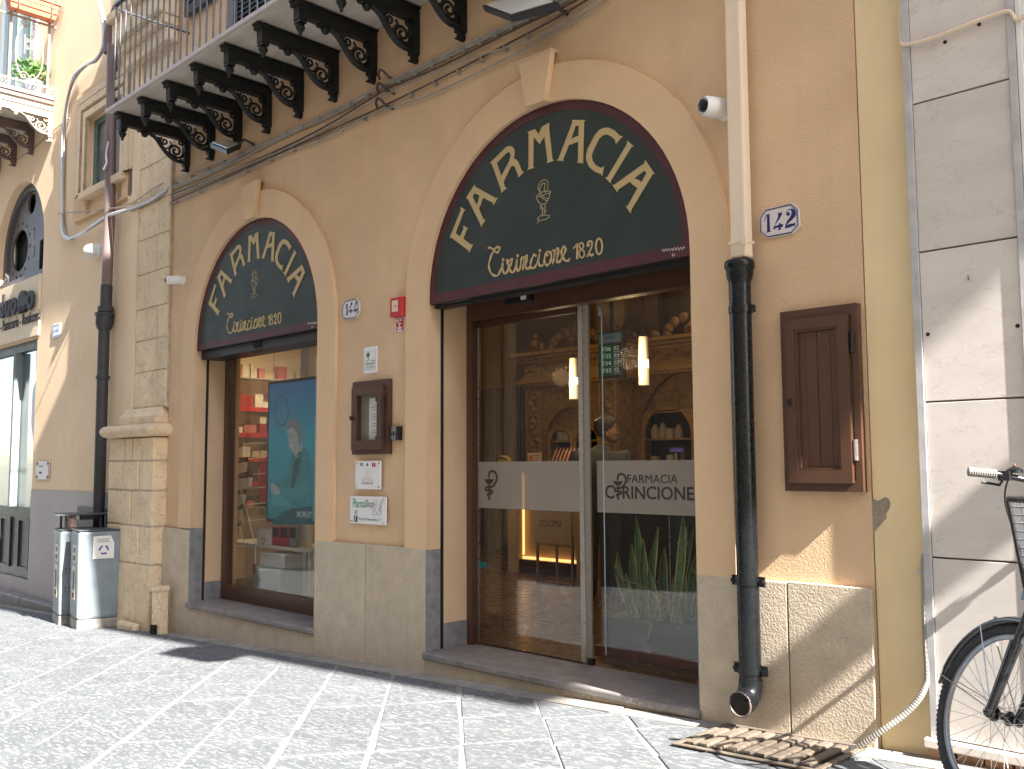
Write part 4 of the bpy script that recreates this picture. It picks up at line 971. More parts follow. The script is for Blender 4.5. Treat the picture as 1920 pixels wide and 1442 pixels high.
flat('hand_shape', zQ([(416, 400), (450, 410), (485, 445), (490, 490), (450, 500), (416, 470)]), skin_g, 5)
flat('smile_shape', zP([(890, 1262), (935, 1262), (915, 1285)]), pm2('poster_smile', (.5, .54, .54)), 6, 0)
flat('eye_shape', zP([(890, 1135), (915, 1130), (917, 1142), (892, 1146)]), jac_d, 6, 0)
p, q = at(420+637/4.65, 820+697/4.65, Ys-.006), at(420+770/4.65, 820+700/4.65, Ys-.006)
link('lettering', text_mesh('lettering', 'MOMENT', p.x, p.z, q.x-p.x, .058, Ys-.0055, .001, .01), pm2('poster_letters', (.35, .42, .42)), t)
obj('hanging_cables', MB().tube([(a.x+.05, Ys+.03, a.z), (a.x+.05, Ys+.03, 1.52)], .003, 5).tube([(b.x-.05, Ys+.03, a.z), (b.x-.05, Ys+.03, 1.52)], .003, 5), M['steel'], t)
# wire rack with leaflets
Yr = .62
a, b = at(432, 820, Yr), at(428, 1100, Yr)
t = thing('leaflet_rack', (b.x+.1, Yr, ZS), 'thin white wire rack holding six tiers of small leaflets', 'rack')
zl = lambda x_, y_, Y=Yr: tuple(at(420+x_/4.65, 820+y_/4.65, Y))
m = MB()
for L in ([(50, 40), (38, 900), (35, 1270)], [(50, 70), (150, 470), (275, 930), (275, 1110)], [(180, 940), (178, 1290)], [(15, 960), (280, 955)], [(140, 790), (180, 940)]):
    m.tube([zl(*p) for p in L], .006, 6)
for y_ in (60, 190, 330, 450, 590, 735): m.tube([zl(40, y_+20), zl(130, y_+5), tuple(Vector(zl(245, y_-15))+Vector((0, .15, 0)))], .004, 5)
obj('wire_frame', m, M['white_paint'], t, True)
for i, (y0, y1, x1) in enumerate(((95, 195, 150), (225, 330, 195), (360, 465, 235), (505, 610, 180), (640, 745, 150), (780, 880, 135))):
    p0, p1, p2, p3 = [Vector(q) for q in (zl(38, y1+5), zl(x1-10, y1-35), zl(x1, y0-10), zl(45, y0+10))]
    th = Vector((0, .02, 0)); tr = MB().hexa([p0, p1, p1+th, p0+th], [p3, p2, p2+th, p3+th]); po = obj('leaflet_pocket', tr, M['paper'], t)
    lt = MB()
    for f_ in (.12, .3, .48, .66, .84):
        for g_ in (.25, .5, .75):
            c = p0.lerp(p1, f_).lerp(p3.lerp(p2, f_), g_)+Vector((0, -.0012, 0)); lt.box(c.x-.012, c.x+.012, c.y-.0006, c.y+.0006, c.z-.006, c.z+.004)
    obj('leaflet_print', lt, M['bin'], po)
    tp = MB().hexa([p3+Vector((0, .003, 0)), p2+Vector((0, .003, 0)), p2+Vector((0, .015, 0)), p3+Vector((0, .015, 0))], [v+Vector((0, 0, .05)) for v in (p3+Vector((0, .006, 0)), p2+Vector((0, .006, 0)), p2+Vector((0, .018, 0)), p3+Vector((0, .018, 0)))])
    obj('leaflet_tops', tp, M['cab_dark'], po)
# cartons, leaflets and column in the window
Yk = .7
a, b = at(473, 1060, Yk), at(520, 1110, Yk)
zf = ZS
t = thing('pale_carton', ((a.x+b.x)/2, Yk+.15, zf), 'pale green carton with a letter C printed on it on the window floor', 'carton')
bx('carton_body', mat('pale_green_card', (.42, .48, .44), .7, .06, 6), t, a.x, b.x+.05, Yk, Yk+.3, zf, a.z, bev=.003)
link('lettering', text_mesh('lettering', 'C', a.x+.13, a.z-.09, .035, .045, Yk-.0005, .001, .01), M['ink'], t)
bx('red_tag', M['red'], t, a.x+.02, a.x+.065, Yk-.004, Yk-.001, a.z-.075, a.z+.02)
t = thing('white_carton', ((a.x+b.x)/2+.05, Yk+.2, a.z), 'white carton stacked on the pale green carton', 'carton')
bx('carton_body', M['paper'], t, a.x+.08, b.x+.06, Yk+.04, Yk+.32, a.z+.001, a.z+.13, bev=.003)
a, b = at(492, 992, .85), at(509, 1022, .85)
t = thing('display_table', (a.x+.3, .95, zf), 'white display ledge carrying paper signs in the window', 'table')
bx('table_top', M['white_paint'], t, a.x-.75, a.x+.95, .82, 1.25, b.z-.03, b.z-.001)
obj('table_legs', MB().box(a.x-.7, a.x-.66, .85, .89, zf, b.z-.031).box(a.x+.85, a.x+.89, .85, .89, zf, b.z-.031), M['white_paint'], t)
t = thing('sticker_reflection', (a.x+.08, .85, b.z), 'painted window reflection of a bin sticker with a violet recycling triangle', 'notice')  # white card and symbol stand in for a bin sticker reflected in the glass
c = at(482, 1000, .84)
bx('paper', M['paper'], t, c.x, at(509, 1000, .84).x, .84, .85, b.z, at(495, 992, .84).z)
def recycle(cx, cz, r, y, parent, ax=None):
    m = MB()
    for k in range(3):
        a0 = R(90+120*k+18)
        q = [(cx+r*math.cos(a0+R(84)*i/6), cz+r*math.sin(a0+R(84)*i/6)) for i in range(7)]
        m.ribbon(q, [r*.42]*5+[r*.7, .001], y-.001, y)
    o = obj('recycling_symbol', m, mat('violet_ink', (.10, .07, .22), .6, 0), parent)
    return o
recycle(at(494, 1014, .84).x, at(494, 1014, .84).z, .032, .8395, t)
for i, (x0, x1, mm, lb) in enumerate(((510, 523, 'red', 'red and black leaflet holder nearest the recycling sticker reflection'), (526, 540, 'red', 'red and black leaflet holder in the middle of the ledge'), (542, 556, 'bin', 'grey blue leaflet holder at the right of the ledge'))):
    p, q = at(x0, 988, .86), at(x1, 1022, .86)
    t = thing('leaflet_holder', ((p.x+q.x)/2, .87, b.z), lb, 'leaflets', 'leaflet holders on the window ledge')
    bx('card', M[mm], t, p.x, q.x, .86, .885, b.z, p.z); bx('dark_panel', M['cab_dark'], t, p.x+.01, q.x-.02, .8575, .8595, b.z+(p.z-b.z)*.45, p.z-.005)
p, q = at(559, 985, .95), at(573, 1100, .95)
t = thing('white_post', ((p.x+q.x)/2, .98, zf), 'white square post standing behind the poster screen', 'post')
bx('shaft', M['white_paint'], t, p.x, q.x, .95, 1.02, zf, 1.52); bx('base_plate', M['white_paint'], t, p.x-.03, q.x+.03, .92, 1.05, zf, zf+.02)
p, q = at(486, 862, .9), at(507, 943, .9)
tag(bx('red_panel', M['red'], None, p.x, q.x+.1, .9, .93, q.z, p.z, bev=.01), 'plain red rounded panel left of the poster screen', 'panel')

# ------------------------------------------------------------------ fittings on the pharmacy wall
def tile_number(pts, label, strokes, polys=()):
    q = [(p.x, p.z) for p in (at(x, y, .02) for x, y in pts)]
    cx = sum(p[0] for p in q)/len(q); cz = sum(p[1] for p in q)/len(q)
    t = thing('house_number', (cx, .025, min(p[1] for p in q)), label, 'house number', 'enamel house number tiles')
    big = [(cx+(x-cx)*1.03, cz+(z-cz)*1.03) for x, z in q]
    obj('tile', MB().prism(big, .014, .0295), M['tile'], t, bev=.002)
    for k, w in ((.955, .0042), (.90, .0018)):
        m = MB(); r_ = [(cx+(x-cx)*k, cz+(z-cz)*k) for x, z in q]; m.ribbon(r_+[r_[0]], w, .0128, .0138); obj('border_line', m, M['tile_blue'], t)
    for s_ in strokes:
        m = MB(); m.ribbon(s_[0], s_[1], .0125, .0138); obj('numeral', m, M['tile_blue'], t)
    for p_ in polys: link('numeral', shape('numeral', [p_], .0125, .0138), M['tile_blue'], t)
z16 = lambda L: A(L, 16, 1400, 370, .0135)
sc_ = .0028
one = z16([(595,515),(635,520),(690,485),(682,560),(705,1010),(745,1028),(620,1055),(575,1068),(615,1025),(610,545),(600,560),(520,735),(510,722)])
four = z16([(940,460),(995,470),(1058,435),(1050,530),(975,660),(850,835),(835,870),(900,850),(968,830),(965,785),(1025,775),(1022,815),(1098,800),(1080,890),(1022,895),(1025,975),(945,985),(955,955),(965,905),(900,915),(830,950),(785,975),(820,880),(905,690),(945,580)])
two = z16([(1185,480),(1200,430),(1240,370),(1320,340),(1400,345),(1460,390),(1482,460),(1460,560),(1390,650),(1250,770),(1185,855),(1250,815),(1330,790),(1400,785),(1460,755),(1455,860),(1410,850),(1340,880),(1260,910),(1200,920),(1152,940),(1160,850),(1210,720),(1320,570),(1350,480),(1345,420),(1320,375),(1270,375),(1225,410),(1210,460),(1250,445),(1290,460),(1305,500),(1280,545),(1235,558),(1195,530)])
tile_number([(1360/16+1400, 190/16+370), (1565/16+1400, 360/16+370), (1590/16+1400, 850/16+370), (1380/16+1400, 1085/16+370), (630/16+1400, 1225/16+370), (405/16+1400, 1060/16+370), (395/16+1400, 635/16+370), (570/16+1400, 385/16+370)],
            'octagonal white tile with blue number 142 right of the cream pipe', [], [one, four, two])
z13 = lambda L: A(L, 13.714, 640, 550, .0135)
ref_one = (one[0][0], one[0][1])
def re(poly, px, py, k):
    p = z13([(px, py)])[0]; x0 = min(a[0] for a in poly); z0 = min(a[1] for a in poly); return [(p[0]+(a-x0)*k, p[1]+(b-z0)*k) for a, b in poly]
tile_number([(640+x/13.714, 550+y/13.714) for x, y in ((390,140),(462,235),(462,475),(395,630),(105,675),(35,575),(48,325),(105,205))],
            'octagonal white tile with blue number 144 between the two arches', [], [re(one, 98, 575, .95), re(four, 180, 525, .95), re(four, 305, 505, .95)])
# fire call point and its sign
z13p = lambda x, y, Y: at(640+x/13.714, 550+y/13.714, Y)
a, b = z13p(1245, 130, -.03), z13p(1550, 570, -.03)
t = thing('fire_call_point', ((a.x+b.x)/2, .03, b.z), 'red square fire alarm call point left of the large arch', 'alarm')
bx('housing', M['red'], t, a.x, b.x, -.03, .029, b.z, a.z, bev=.006)
c, d = z13p(1305, 200, -.032), z13p(1450, 460, -.032)
bx('push_plate', M['cream'], t, c.x, d.x, -.034, -.0305, d.z, c.z)
e = z13p(1385, 330, -.034); obj('dot', MB().lathe([(.008, -.036), (.008, -.0345)], (e.x, 0, e.z), 'y', 12), M['red'], t)
a, b = z13p(1390, 650, .025), z13p(1615, 990, .025)
t = thing('fire_sign', ((a.x+b.x)/2, .03, b.z), 'small red and white fire alarm pictogram sign under the call point', 'sign')
bx('plate', M['paper'], t, a.x, b.x, .025, .0295, b.z, a.z); w, h = b.x-a.x, a.z-b.z
bx('red_field', M['red'], t, a.x+w*.06, b.x-w*.06, .0242, .0249, b.z+h*.04, a.z-h*.05)
m = MB(); f_ = lambda x0, x1, z0, z1: m.box(a.x+w*x0, a.x+w*x1, .0234, .0241, b.z+h*z0, b.z+h*z1)
f_(.14, .38, .72, .90); f_(.46, .78, .78, .90); f_(.43, .55, .34, .62); f_(.14, .80, .31, .36); f_(.3, .7, .24, .31); f_(.12, .86, .13, .19); f_(.25, .78, .06, .11)
m.prism([(a.x+w*.26, b.z+h*.58), (a.x+w*.72, b.z+h*.58), (a.x+w*.62, b.z+h*.67), (a.x+w*.36, b.z+h*.67)], .0234, .0241)
obj('pictogram', m, M['paper'], t)
# CCTV notice
zn = lambda x, y, Y=.026: at(645+x/6.555, 640+y/6.555, Y)
a, b = zn(248, 80), zn(407, 385)
t = thing('camera_notice', ((a.x+b.x)/2, .03, b.z), 'small white notice with a camera drawing above the framed notice case', 'notice'); w, h = b.x-a.x, a.z-b.z
bx('plate', M['plate'], t, a.x, b.x, .022, .0295, b.z, a.z, bev=.001)
m = MB(); yy = .0212
m.ribbon([(a.x+w*.1, b.z+h*.15), (a.x+w*.9, b.z+h*.15), (a.x+w*.9, b.z+h*.83), (a.x+w*.1, b.z+h*.83), (a.x+w*.1, b.z+h*.15)], .0022, yy, .0219)
m.lathe([(h*.10, yy), (h*.10, .0219)], (a.x+w*.34, 0, b.z+h*.70), 'y', 14); m.ribbon([(a.x+w*.3, b.z+h*.62), (a.x+w*.4, b.z+h*.52), (a.x+w*.24, b.z+h*.44)], .008, yy, .0219)
for i in range(3): m.box(a.x+w*.2, a.x+w*.8, yy, .0219, b.z+h*(.2+.04*i), b.z+h*(.212+.04*i))
obj('camera_drawing', m, M['ink'], t)
link('lettering', text_mesh('lettering', 'AREA', a.x+w*.55, b.z+h*.44, w*.3, h*.055, .0219, .0008), M['ink'], t)
link('lettering', text_mesh('lettering', 'VIDEOSORVEGLIATA', a.x+w*.15, b.z+h*.34, w*.7, h*.06, .0219, .0008, .01), M['ink'], t)
# framed notice case
a, b = zn(98, 505, -.01), zn(540, 1385, -.01)
t = thing('notice_case', ((a.x+b.x)/2, .03, b.z), 'brown framed glass notice case holding a white sheet between the arches', 'notice case'); w, h = b.x-a.x, a.z-b.z
lpo = [(a.x, b.z), (b.x, b.z), (b.x, a.z), (a.x, a.z)]
def rect(x0, x1, z0, z1): return [(a.x+w*x0, b.z+h*z0), (a.x+w*x1, b.z+h*z0), (a.x+w*x1, b.z+h*z1), (a.x+w*x0, b.z+h*z1)]
link('outer_frame', shape('outer_frame', [rect(0, 1, 0, 1), rect(.17, .76, .17, .81)], -.005, .029), M['brown'], t, bev=.002)
d = link('case_door', shape('case_door', [rect(.05, .88, .06, .92), rect(.19, .75, .19, .80)], -.03, -.0055), M['brown'], t, bev=.003)
bx('back_board', mat('dull_board', (.28, .24, .18), .8, .1, 10), t, a.x+w*.17, a.x+w*.76, .0232, .0288, b.z+h*.17, b.z+h*.81)
bx('case_glass', M['glass_clear'], d, a.x+w*.191, a.x+w*.749, -.018, -.014, b.z+h*.191, b.z+h*.799)
sh_ = bx('notice_sheet', M['paper'], t, a.x+w*.40, a.x+w*.74, .0205, .0228, b.z+h*.20, b.z+h*.76)
m = MB(); random.seed(2)
for i in range(13):
    if i in (3, 7, 10): continue
    m.box(a.x+w*random.uniform(.44, .5), a.x+w*random.uniform(.66, .72), .0196, .0203, b.z+h*(.66-.031*i), b.z+h*(.666-.031*i))
obj('printed_lines', m, M['ink'], sh_)
for zz in (.22, .735): obj('magnet', MB().lathe([(.014, .012), (.014, .0195)], (a.x+w*.62, 0, b.z+h*zz), 'y', 12), M['black'], t)
obj('case_knob', MB().lathe([(.016, -.045), (.018, -.031)], (a.x+w*.07, 0, b.z+h*.50), 'y', 12), M['black'], d)
for zz in (.66, .3): obj('hinge', MB().tube([(a.x+w*.89, -.02, b.z+h*(zz-.09)), (a.x+w*.89, -.02, b.z+h*(zz+.09))], .008, 8), M['black'], d)
# key switch
a, b = zn(557, 1050, 0.), zn(680, 1215, 0.)
t = thing('key_switch', ((a.x+b.x)/2, .03, b.z), 'small metal key switch with black cheeks beside the notice case', 'switch'); w, h = b.x-a.x, a.z-b.z
m = MB().prism([(a.x, a.z), (a.x+w*.22, a.z), (a.x+w*.26, b.z), (a.x+w*.12, b.z)][::-1], -.012, .029).prism([(a.x+w*.78, a.z), (b.x, a.z), (b.x-w*.03, b.z), (a.x+w*.74, b.z)][::-1], -.012, .029)
obj('side_cheeks', m, M['black'], t); m = MB().box(a.x+w*.235, a.x+w*.765, -.006, .029, b.z+h*.02, a.z-h*.02); obj('face_plate', m, M['steel'], t)
obj('keyhole', MB().box(a.x+w*.45, a.x+w*.55, -.0075, -.0062, b.z+h*.3, b.z+h*.65).box(a.x+w*.28, a.x+w*.38, -.0075, -.0062, b.z+h*.42, b.z+h*.54).box(a.x+w*.62, a.x+w*.72, -.0075, -.0062, b.z+h*.42, b.z+h*.54), M['black'], t)
# plexiglass plaques
zq = lambda x, y, Y=.0: at(640+x/9.61, 850+y/9.61, Y)
def plaque(c0, c1, label):
    a, b = zq(*c0), zq(*c1)
    t = thing('plaque', ((a.x+b.x)/2, .03, b.z), label, 'plaque'); bx('plate', M['plate'], t, a.x, b.x, .0, .009, b.z, a.z, bev=.006)
    w, h = b.x-a.x, a.z-b.z
    for fx in (.07, .93):
        for fz in (.09, .91): obj('standoff', MB().lathe([(.007, -.004), (.007, .029)], (a.x+w*fx, 0, b.z+h*fz), 'y', 10), M['steel'], t)
    return t, a, b, w, h
t, a, b, w, h = plaque((248, 138), (708, 655), 'nearly square white plaque lettered STORICHE with small crests')
def tx(body, x, z, w_, h_, m_, bold=0, shear=0): link('lettering', text_mesh('lettering', body, a.x+w*x, b.z+h*z, w*w_, h*h_, -.0002, .0009, bold, shear), M[m_], t)
tx('BOTTEGHE', .28, .29, .42, .07, 'ink_gold', -.006); tx('STORICHE', .28, .175, .42, .075, 'ink', .0)
m = MB().box(a.x+w*.66, a.x+w*.72, -.0012, -.0003, b.z+h*.80, b.z+h*.93).box(a.x+w*.745, a.x+w*.80, -.0012, -.0003, b.z+h*.80, b.z+h*.93).box(a.x+w*.67, a.x+w*.80, -.0012, -.0003, b.z+h*.79, b.z+h*.80); obj('red_crest', m, M['red'], t)
m = MB().prism([(a.x+w*.49, b.z+h*.80), (a.x+w*.53, b.z+h*.85), (a.x+w*.49, b.z+h*.94), (a.x+w*.45, b.z+h*.85)], -.0012, -.0003); obj('blue_crest', m, M['ink_blue'], t)
m = MB()
for i in range(2):
    for j in range(2): m.box(a.x+w*(.2+.07*i), a.x+w*(.25+.07*i), -.0012, -.0003, b.z+h*(.82+.06*j), b.z+h*(.865+.06*j))
obj('grey_crest', m, M['ink'], t)
m = MB()
for L in ([(.40, .55), (.40, .72), (.47, .70), (.47, .53)], [(.52, .53), (.52, .68), (.60, .72), (.60, .55)], [(.36, .44), (.66, .46)], [(.38, .49), (.5, .535), (.64, .5)], [(.36, .40), (.66, .40)]):
    m.ribbon([(a.x+w*x, b.z+h*z) for x, z in L], .0022, -.0012, -.0003)
obj('gold_drawing', m, M['ink_gold'], t)
t, a, b, w, h = plaque((155, 765), (805, 1300), 'wide white plaque reading PharmaShop 24 with green lettering')
tx('Pharma', .085, .58, .34, .31, 'ink_green', .004, .25); tx('Shop', .43, .52, .24, .36, 'ink', .004, .1)
m = MB()
for L in ([(.665, .73), (.68, .84), (.72, .86), (.76, .84), (.765, .74), (.69, .44), (.755, .45), (.745, .36), (.63, .345), (.64, .42), (.715, .70), (.715, .77), (.705, .72), (.665, .73)],
          [(.775, .45), (.86, .85), (.895, .86), (.855, .48), (.885, .49), (.88, .42), (.85, .42), (.84, .35), (.785, .34), (.795, .42), (.77, .41), (.775, .45)], [(.82, .50), (.85, .72), (.835, .48), (.82, .50)]):
    m.ribbon([(a.x+w*x, b.z+h*z) for x, z in L], .0026, -.0012, -.0003)
obj('outlined_number', m, M['ink'], t)
tx('40', .13, .33, .085, .11, 'ink_dkgreen', -.01); tx('ANNI', .13, .455, .09, .025, 'ink_dkgreen'); tx('Via XXV Novembre, 11', .25, .115, .60, .11, 'ink_dkgreen')
bx('green_square', M['ink_dkgreen'], t, a.x+w*.125, a.x+w*.225, -.0012, -.0003, b.z+h*.06, b.z+h*.29)
m = MB().ribbon([(a.x+w*.195, b.z+h*.26), (a.x+w*.165, b.z+h*.24), (a.x+w*.155, b.z+h*.16), (a.x+w*.17, b.z+h*.09)], .006, -.0016, -.0012); obj('square_mark', m, M['paper'], t)

# meter cabinet right of the pipe
zc4 = lambda x, y, Y=-.01: at(1300+x/2.4025, 360+y/2.4025, Y)
a, b = zc4(395, 545, .0), zc4(772, 1352, .0)
a.z = (zc4(395, 545, 0).z+zc4(742, 497, 0).z)/2
t = thing('meter_cabinet', ((a.x+b.x)/2, .03, b.z), 'tall brown panelled meter cabinet set in the wall beside the yellow pier', 'cabinet'); w, h = b.x-a.x, a.z-b.z
link('outer_frame', shape('outer_frame', [rect(0, 1, 0, 1), rect(.10, .92, .06, .94)], -.012, .029), M['brown'], t, bev=.003)
d = link('cabinet_door', shape('cabinet_door', [rect(.085, .90, .045, .945), rect(.215, .77, .115, .885)], -.036, -.0125), M['brown'], t, bev=.004)
link('moulding', shape('moulding', [rect(.216, .769, .116, .884), rect(.245, .74, .128, .872)], -.030, -.008), M['brown'], d, bev=.004)
for i, (x0, x1) in enumerate(((.2455, .335), (.338, .485), (.492, .655), (.658, .7395))):
    bx('door_plank', M['brown'], d, a.x+w*x0, a.x+w*x1, -.0165 if i in (1, 2) else -.0155, .0, b.z+h*.1285, b.z+h*.8715, bev=.0015)
obj('door_lock', MB().box(a.x+w*.105, a.x+w*.155, -.048, -.0365, b.z+h*.468, b.z+h*.508), M['black'], d, bev=.003)
for zz in (.79, .22): obj('hinge', MB().tube([(a.x+w*.935, -.02, b.z+h*(zz-.055)), (a.x+w*.935, -.02, b.z+h*(zz+.055))], .011, 8), M['black'] if zz > .5 else M['steel'], d)

# downpipes
t = thing('downpipe', (-2.535, -.06, gz(-2.5)), 'rain downpipe, cream above and black enamel below, right of the large arch', 'downpipe')
X0, Y0 = -2.537, -.062
xt = at(1378, 0, Y0).x; zsk = at(1385, 490, Y0).z
obj('cream_pipe', MB().box(xt-.048, xt+.048, Y0-.035, Y0+.035, zsk+.01, 6.5), M['pipe_cream'], t, bev=.012)
obj('pipe_clamp', MB().box(xt-.054, xt+.054, Y0-.041, Y0+.04, zsk+.085, zsk+.10).box(xt+.03, xt+.06, Y0-.055, Y0-.04, zsk+.07, zsk+.11), M['pipe_cream'], t, bev=.003)
zb = gz(X0)+.12
obj('socket', MB().lathe([(.072, 0), (.078, -.01), (.078, -.035), (.070, -.045), (.068, -.085), (.056, -.11), (.0555, -.125)], (X0, Y0, zsk), 'z', 24), M['black_gloss'], t, True)
obj('black_pipe', MB().lathe([(.055, zsk-.11), (.054, zsk-.7), (.055, zb+.12)], (X0, Y0, 0), 'z', 24), M['black_gloss'], t, True)
for z, big_ in ((zsk-.255, 0), (-.585, 1), (-1.02, 1)):
    m = MB().lathe([(.062, z-.018), (.062, z+.018)], (X0, Y0, 0), 'z', 20)
    if big_: m.box(X0-.092, X0-.058, Y0+.0, Y0+.012, z-.025, z+.025).box(X0+.058, X0+.092, Y0-.0, Y0+.012, z-.025, z+.025).lathe([(.012, Y0-.014), (.012, Y0)], (X0+.08, 0, z), 'y', 8).lathe([(.012, Y0-.014), (.012, Y0)], (X0-.08, 0, z), 'y', 8)
    else: m.box(X0+.05, X0+.075, Y0-.02, Y0+.02, z-.018, z+.018)
    m.box(X0-.02, X0+.02, Y0+.05, .0, z-.01, z+.01)
    obj('pipe_bracket', m, M['black_gloss'], t, True)
arc = [(X0, Y0, zb+.13), (X0, Y0, zb+.10), (X0, Y0-.012, zb+.065), (X0, Y0-.04, zb+.04), (X0, Y0-.10, zb+.025)]
obj('outlet_elbow', MB().tube(arc, [.058, .058, .059, .060, .062], 20), M['black_gloss'], t, True)
obj('mouth_shade', MB().tube([(X0, Y0-.1008, zb+.025), (X0, Y0-.1030, zb+.0248)], .052, 20), M['pit'], t, True)  # dark disc closes the pipe, its inner shade painted on
obj('outlet_rim', MB().tube([(X0+.057*math.cos(k*math.pi/12), Y0-.101, zb+.025+.057*math.sin(k*math.pi/12)) for k in range(24)], .006, 6, True), M['pipe_brown'], t, True)

# cameras
def wall_camera(cx, cz, y, r, label, look):
    t = thing('security_camera', (cx, y, cz), label, 'camera', 'white security cameras')
    obj('wall_base', MB().lathe([(r*1.05, 0), (r*1.0, -.04), (r*.8, -.055)], (cx, y, cz), 'y', 18), M['white_paint'], t, True)
    d = Vector(look).normalized(); c = Vector((cx, y-.05, cz)); q = d.to_track_quat('Z', 'Y').to_matrix().to_4x4(); q.translation = c
    b_ = MB().lathe([(r*.5, -.03), (r*.95, -.01), (r, .03), (r*.98, .10), (r*.85, .125), (r*.8, .118)], (0, 0, 0), 'z', 20)
    b_.v = [tuple(q @ Vector(v)) for v in b_.v]; obj('camera_body', b_, M['white_paint'], t, True)
    l_ = MB().lathe([(r*.62, .108), (r*.60, .13), (r*.3, .14)], (0, 0, 0), 'z', 16); l_.v = [tuple(q @ Vector(v)) for v in l_.v]; obj('lens', l_, M['black_gloss'], t, True)
    return t
p = at(1347, 208, .0); wall_camera(p.x+.03, p.z-.0, .029, .055, 'white dome camera with black eye beside the cream pipe', (-.30, -.95, -.05))
p = at(340, 525, .0); wall_camera(p.x, p.z, .029, .045, 'white camera on the plaster left of the smaller arch', (-.45, -.9, -.1))
p = at(180, 469, .05); wall_camera(p.x, p.z, .099, .085, 'larger white camera on the left building beside the old downpipe', (-.9, -.35, -.05))

# floodlights under the balcony
def floodlight(pts, Y, label):
    q = [at(*p, y_) for p, y_ in zip(pts, Y)]
    q[2] = q[1]+q[3]-q[0]; c = sum(q, Vector())/4
    t = thing('floodlight', tuple(c), label, 'floodlight', 'black led floodlights')
    n_ = (q[1]-q[0]).cross(q[3]-q[0]).normalized()
    if n_.dot(CAM-c) < 0: n_ = -n_      # the lit face looks down at the street
    big = [c+(v-c)*1.16 for v in q]
    up = -n_*.045
    obj('housing', MB().hexa([tuple(v) for v in big], [tuple(v+up) for v in big]), M['black'], t, bev=.005)
    obj('diffuser', MB().hexa([tuple(v+n_*.008) for v in q], [tuple(v+n_*.0005) for v in q]), M['plate'], t)
    obj('bracket_arm', MB().tube([tuple(c+up), (c.x+.06, -.05, c.z+.06), (c.x+.10, .029, c.z+.02)], .014, 8), M['black'], t, True)
floodlight([(398, 268), (425, 279), (446, 268), (420, 260)], (-.30, -.34, -.10, -.08), 'black floodlight with white face under the balcony, left of the smaller arch')
floodlight([(912, 10), (958, 27), (1022, 4), (985, -12)], (-.28, -.40, -.36, -.24), 'black floodlight at the top edge above the large arch')

# cables sagging along the facade
def cable(name, pts, r, m_, label, Y=.0, n=4, group=None):
    P_ = smooth_pts([tuple(at(p[0], p[1], p[2] if len(p) > 2 else Y)) for p in pts], n)
    o = obj(name, MB().tube(P_, r, 6), M[m_], None, True); tag(o, label, 'cable', group); return o
cable('cable', [(318, 352), (400, 318), (470, 281), (560, 240), (640, 201), (712, 163), (740, 148), (880, 81), (1000, 24), (1060, -6)], .011, 'cable_grey', 'upper grey cable run clipped along the wall just under the brackets', -.0)
cable('cable', [(318, 356), (400, 323), (520, 262), (640, 207), (715, 160), (745, 152), (880, 87), (1000, 30), (1070, -4)], .009, 'cable_grey', 'grey cable touching the lower side of the upper cable run', .005)
cable('cable', [(322, 365), (420, 325), (520, 282), (610, 237), (700, 182), (730, 165), (830, 123), (960, 58), (1060, 12), (1090, -6)], .007, 'cable_dark', 'thin dark middle cable along the wall', .0)
cable('cable', [(322, 368), (430, 322), (540, 276), (620, 236), (705, 186), (735, 172), (840, 126), (900, 104), (1000, 72), (1062, 40), (1120, -2)], .006, 'cable_grey', 'thin pale cable twisting round the middle dark cable', -.005)
cable('cable', [(305, 385), (420, 334), (534, 283), (640, 235), (716, 200), (840, 140), (960, 78), (1040, 36), (1110, -6)], .007, 'cable_dark', 'lowest dark red cable crossing the wall', .005)
cable('cable', [(305, 388), (420, 340), (534, 287), (620, 254), (690, 216), (705, 215), (728, 203), (760, 194), (800, 181), (895, 137), (1000, 83), (1110, 18), (1140, -4)], .007, 'cable_grey', 'lowest grey cable with a loop between the two arches', .0)
hk = MB()
for x_, y_ in ((722, 143), (719, 168), (717, 196)):
    c = at(x_, y_, -.01); hk.tube([(c.x+.09, .035, c.z-.05), (c.x+.05, -.02, c.z-.02), (c.x+.03, -.05, c.z+.02), (c.x-.01, -.05, c.z+.045), (c.x-.045, -.04, c.z+.02), (c.x-.04, -.03, c.z-.02)], .010, 6)
tag(obj('cable_hooks', hk, M['cable_dark'], None, True), 'three rusty hooks holding the cables between the arches', 'hook')
ck = MB()
for i in range(24):
    t_ = i/23; x_ = 330+t_*690; y_ = 347-(x_-318)*.452 if x_ < 640 else 201-(x_-640)*.478
    c = at(x_, y_+3, .0); ck.box(c.x-.006, c.x+.006, -.014, .0295, c.z-.02, c.z+.02)
for i in range(16):
    t_ = i/15; x_ = 330+t_*660; y_ = 376-(x_-330)*.4433 if x_ < 716 else 204-(x_-716)*.502
    c = at(x_, y_+2, .0); ck.box(c.x-.005, c.x+.005, -.01, .0295, c.z-.016, c.z+.016)
tag(obj('cable_clips', ck, M['cable_grey'], None), 'row of small clips fixing the cables to the plaster', 'clip', kind='stuff')
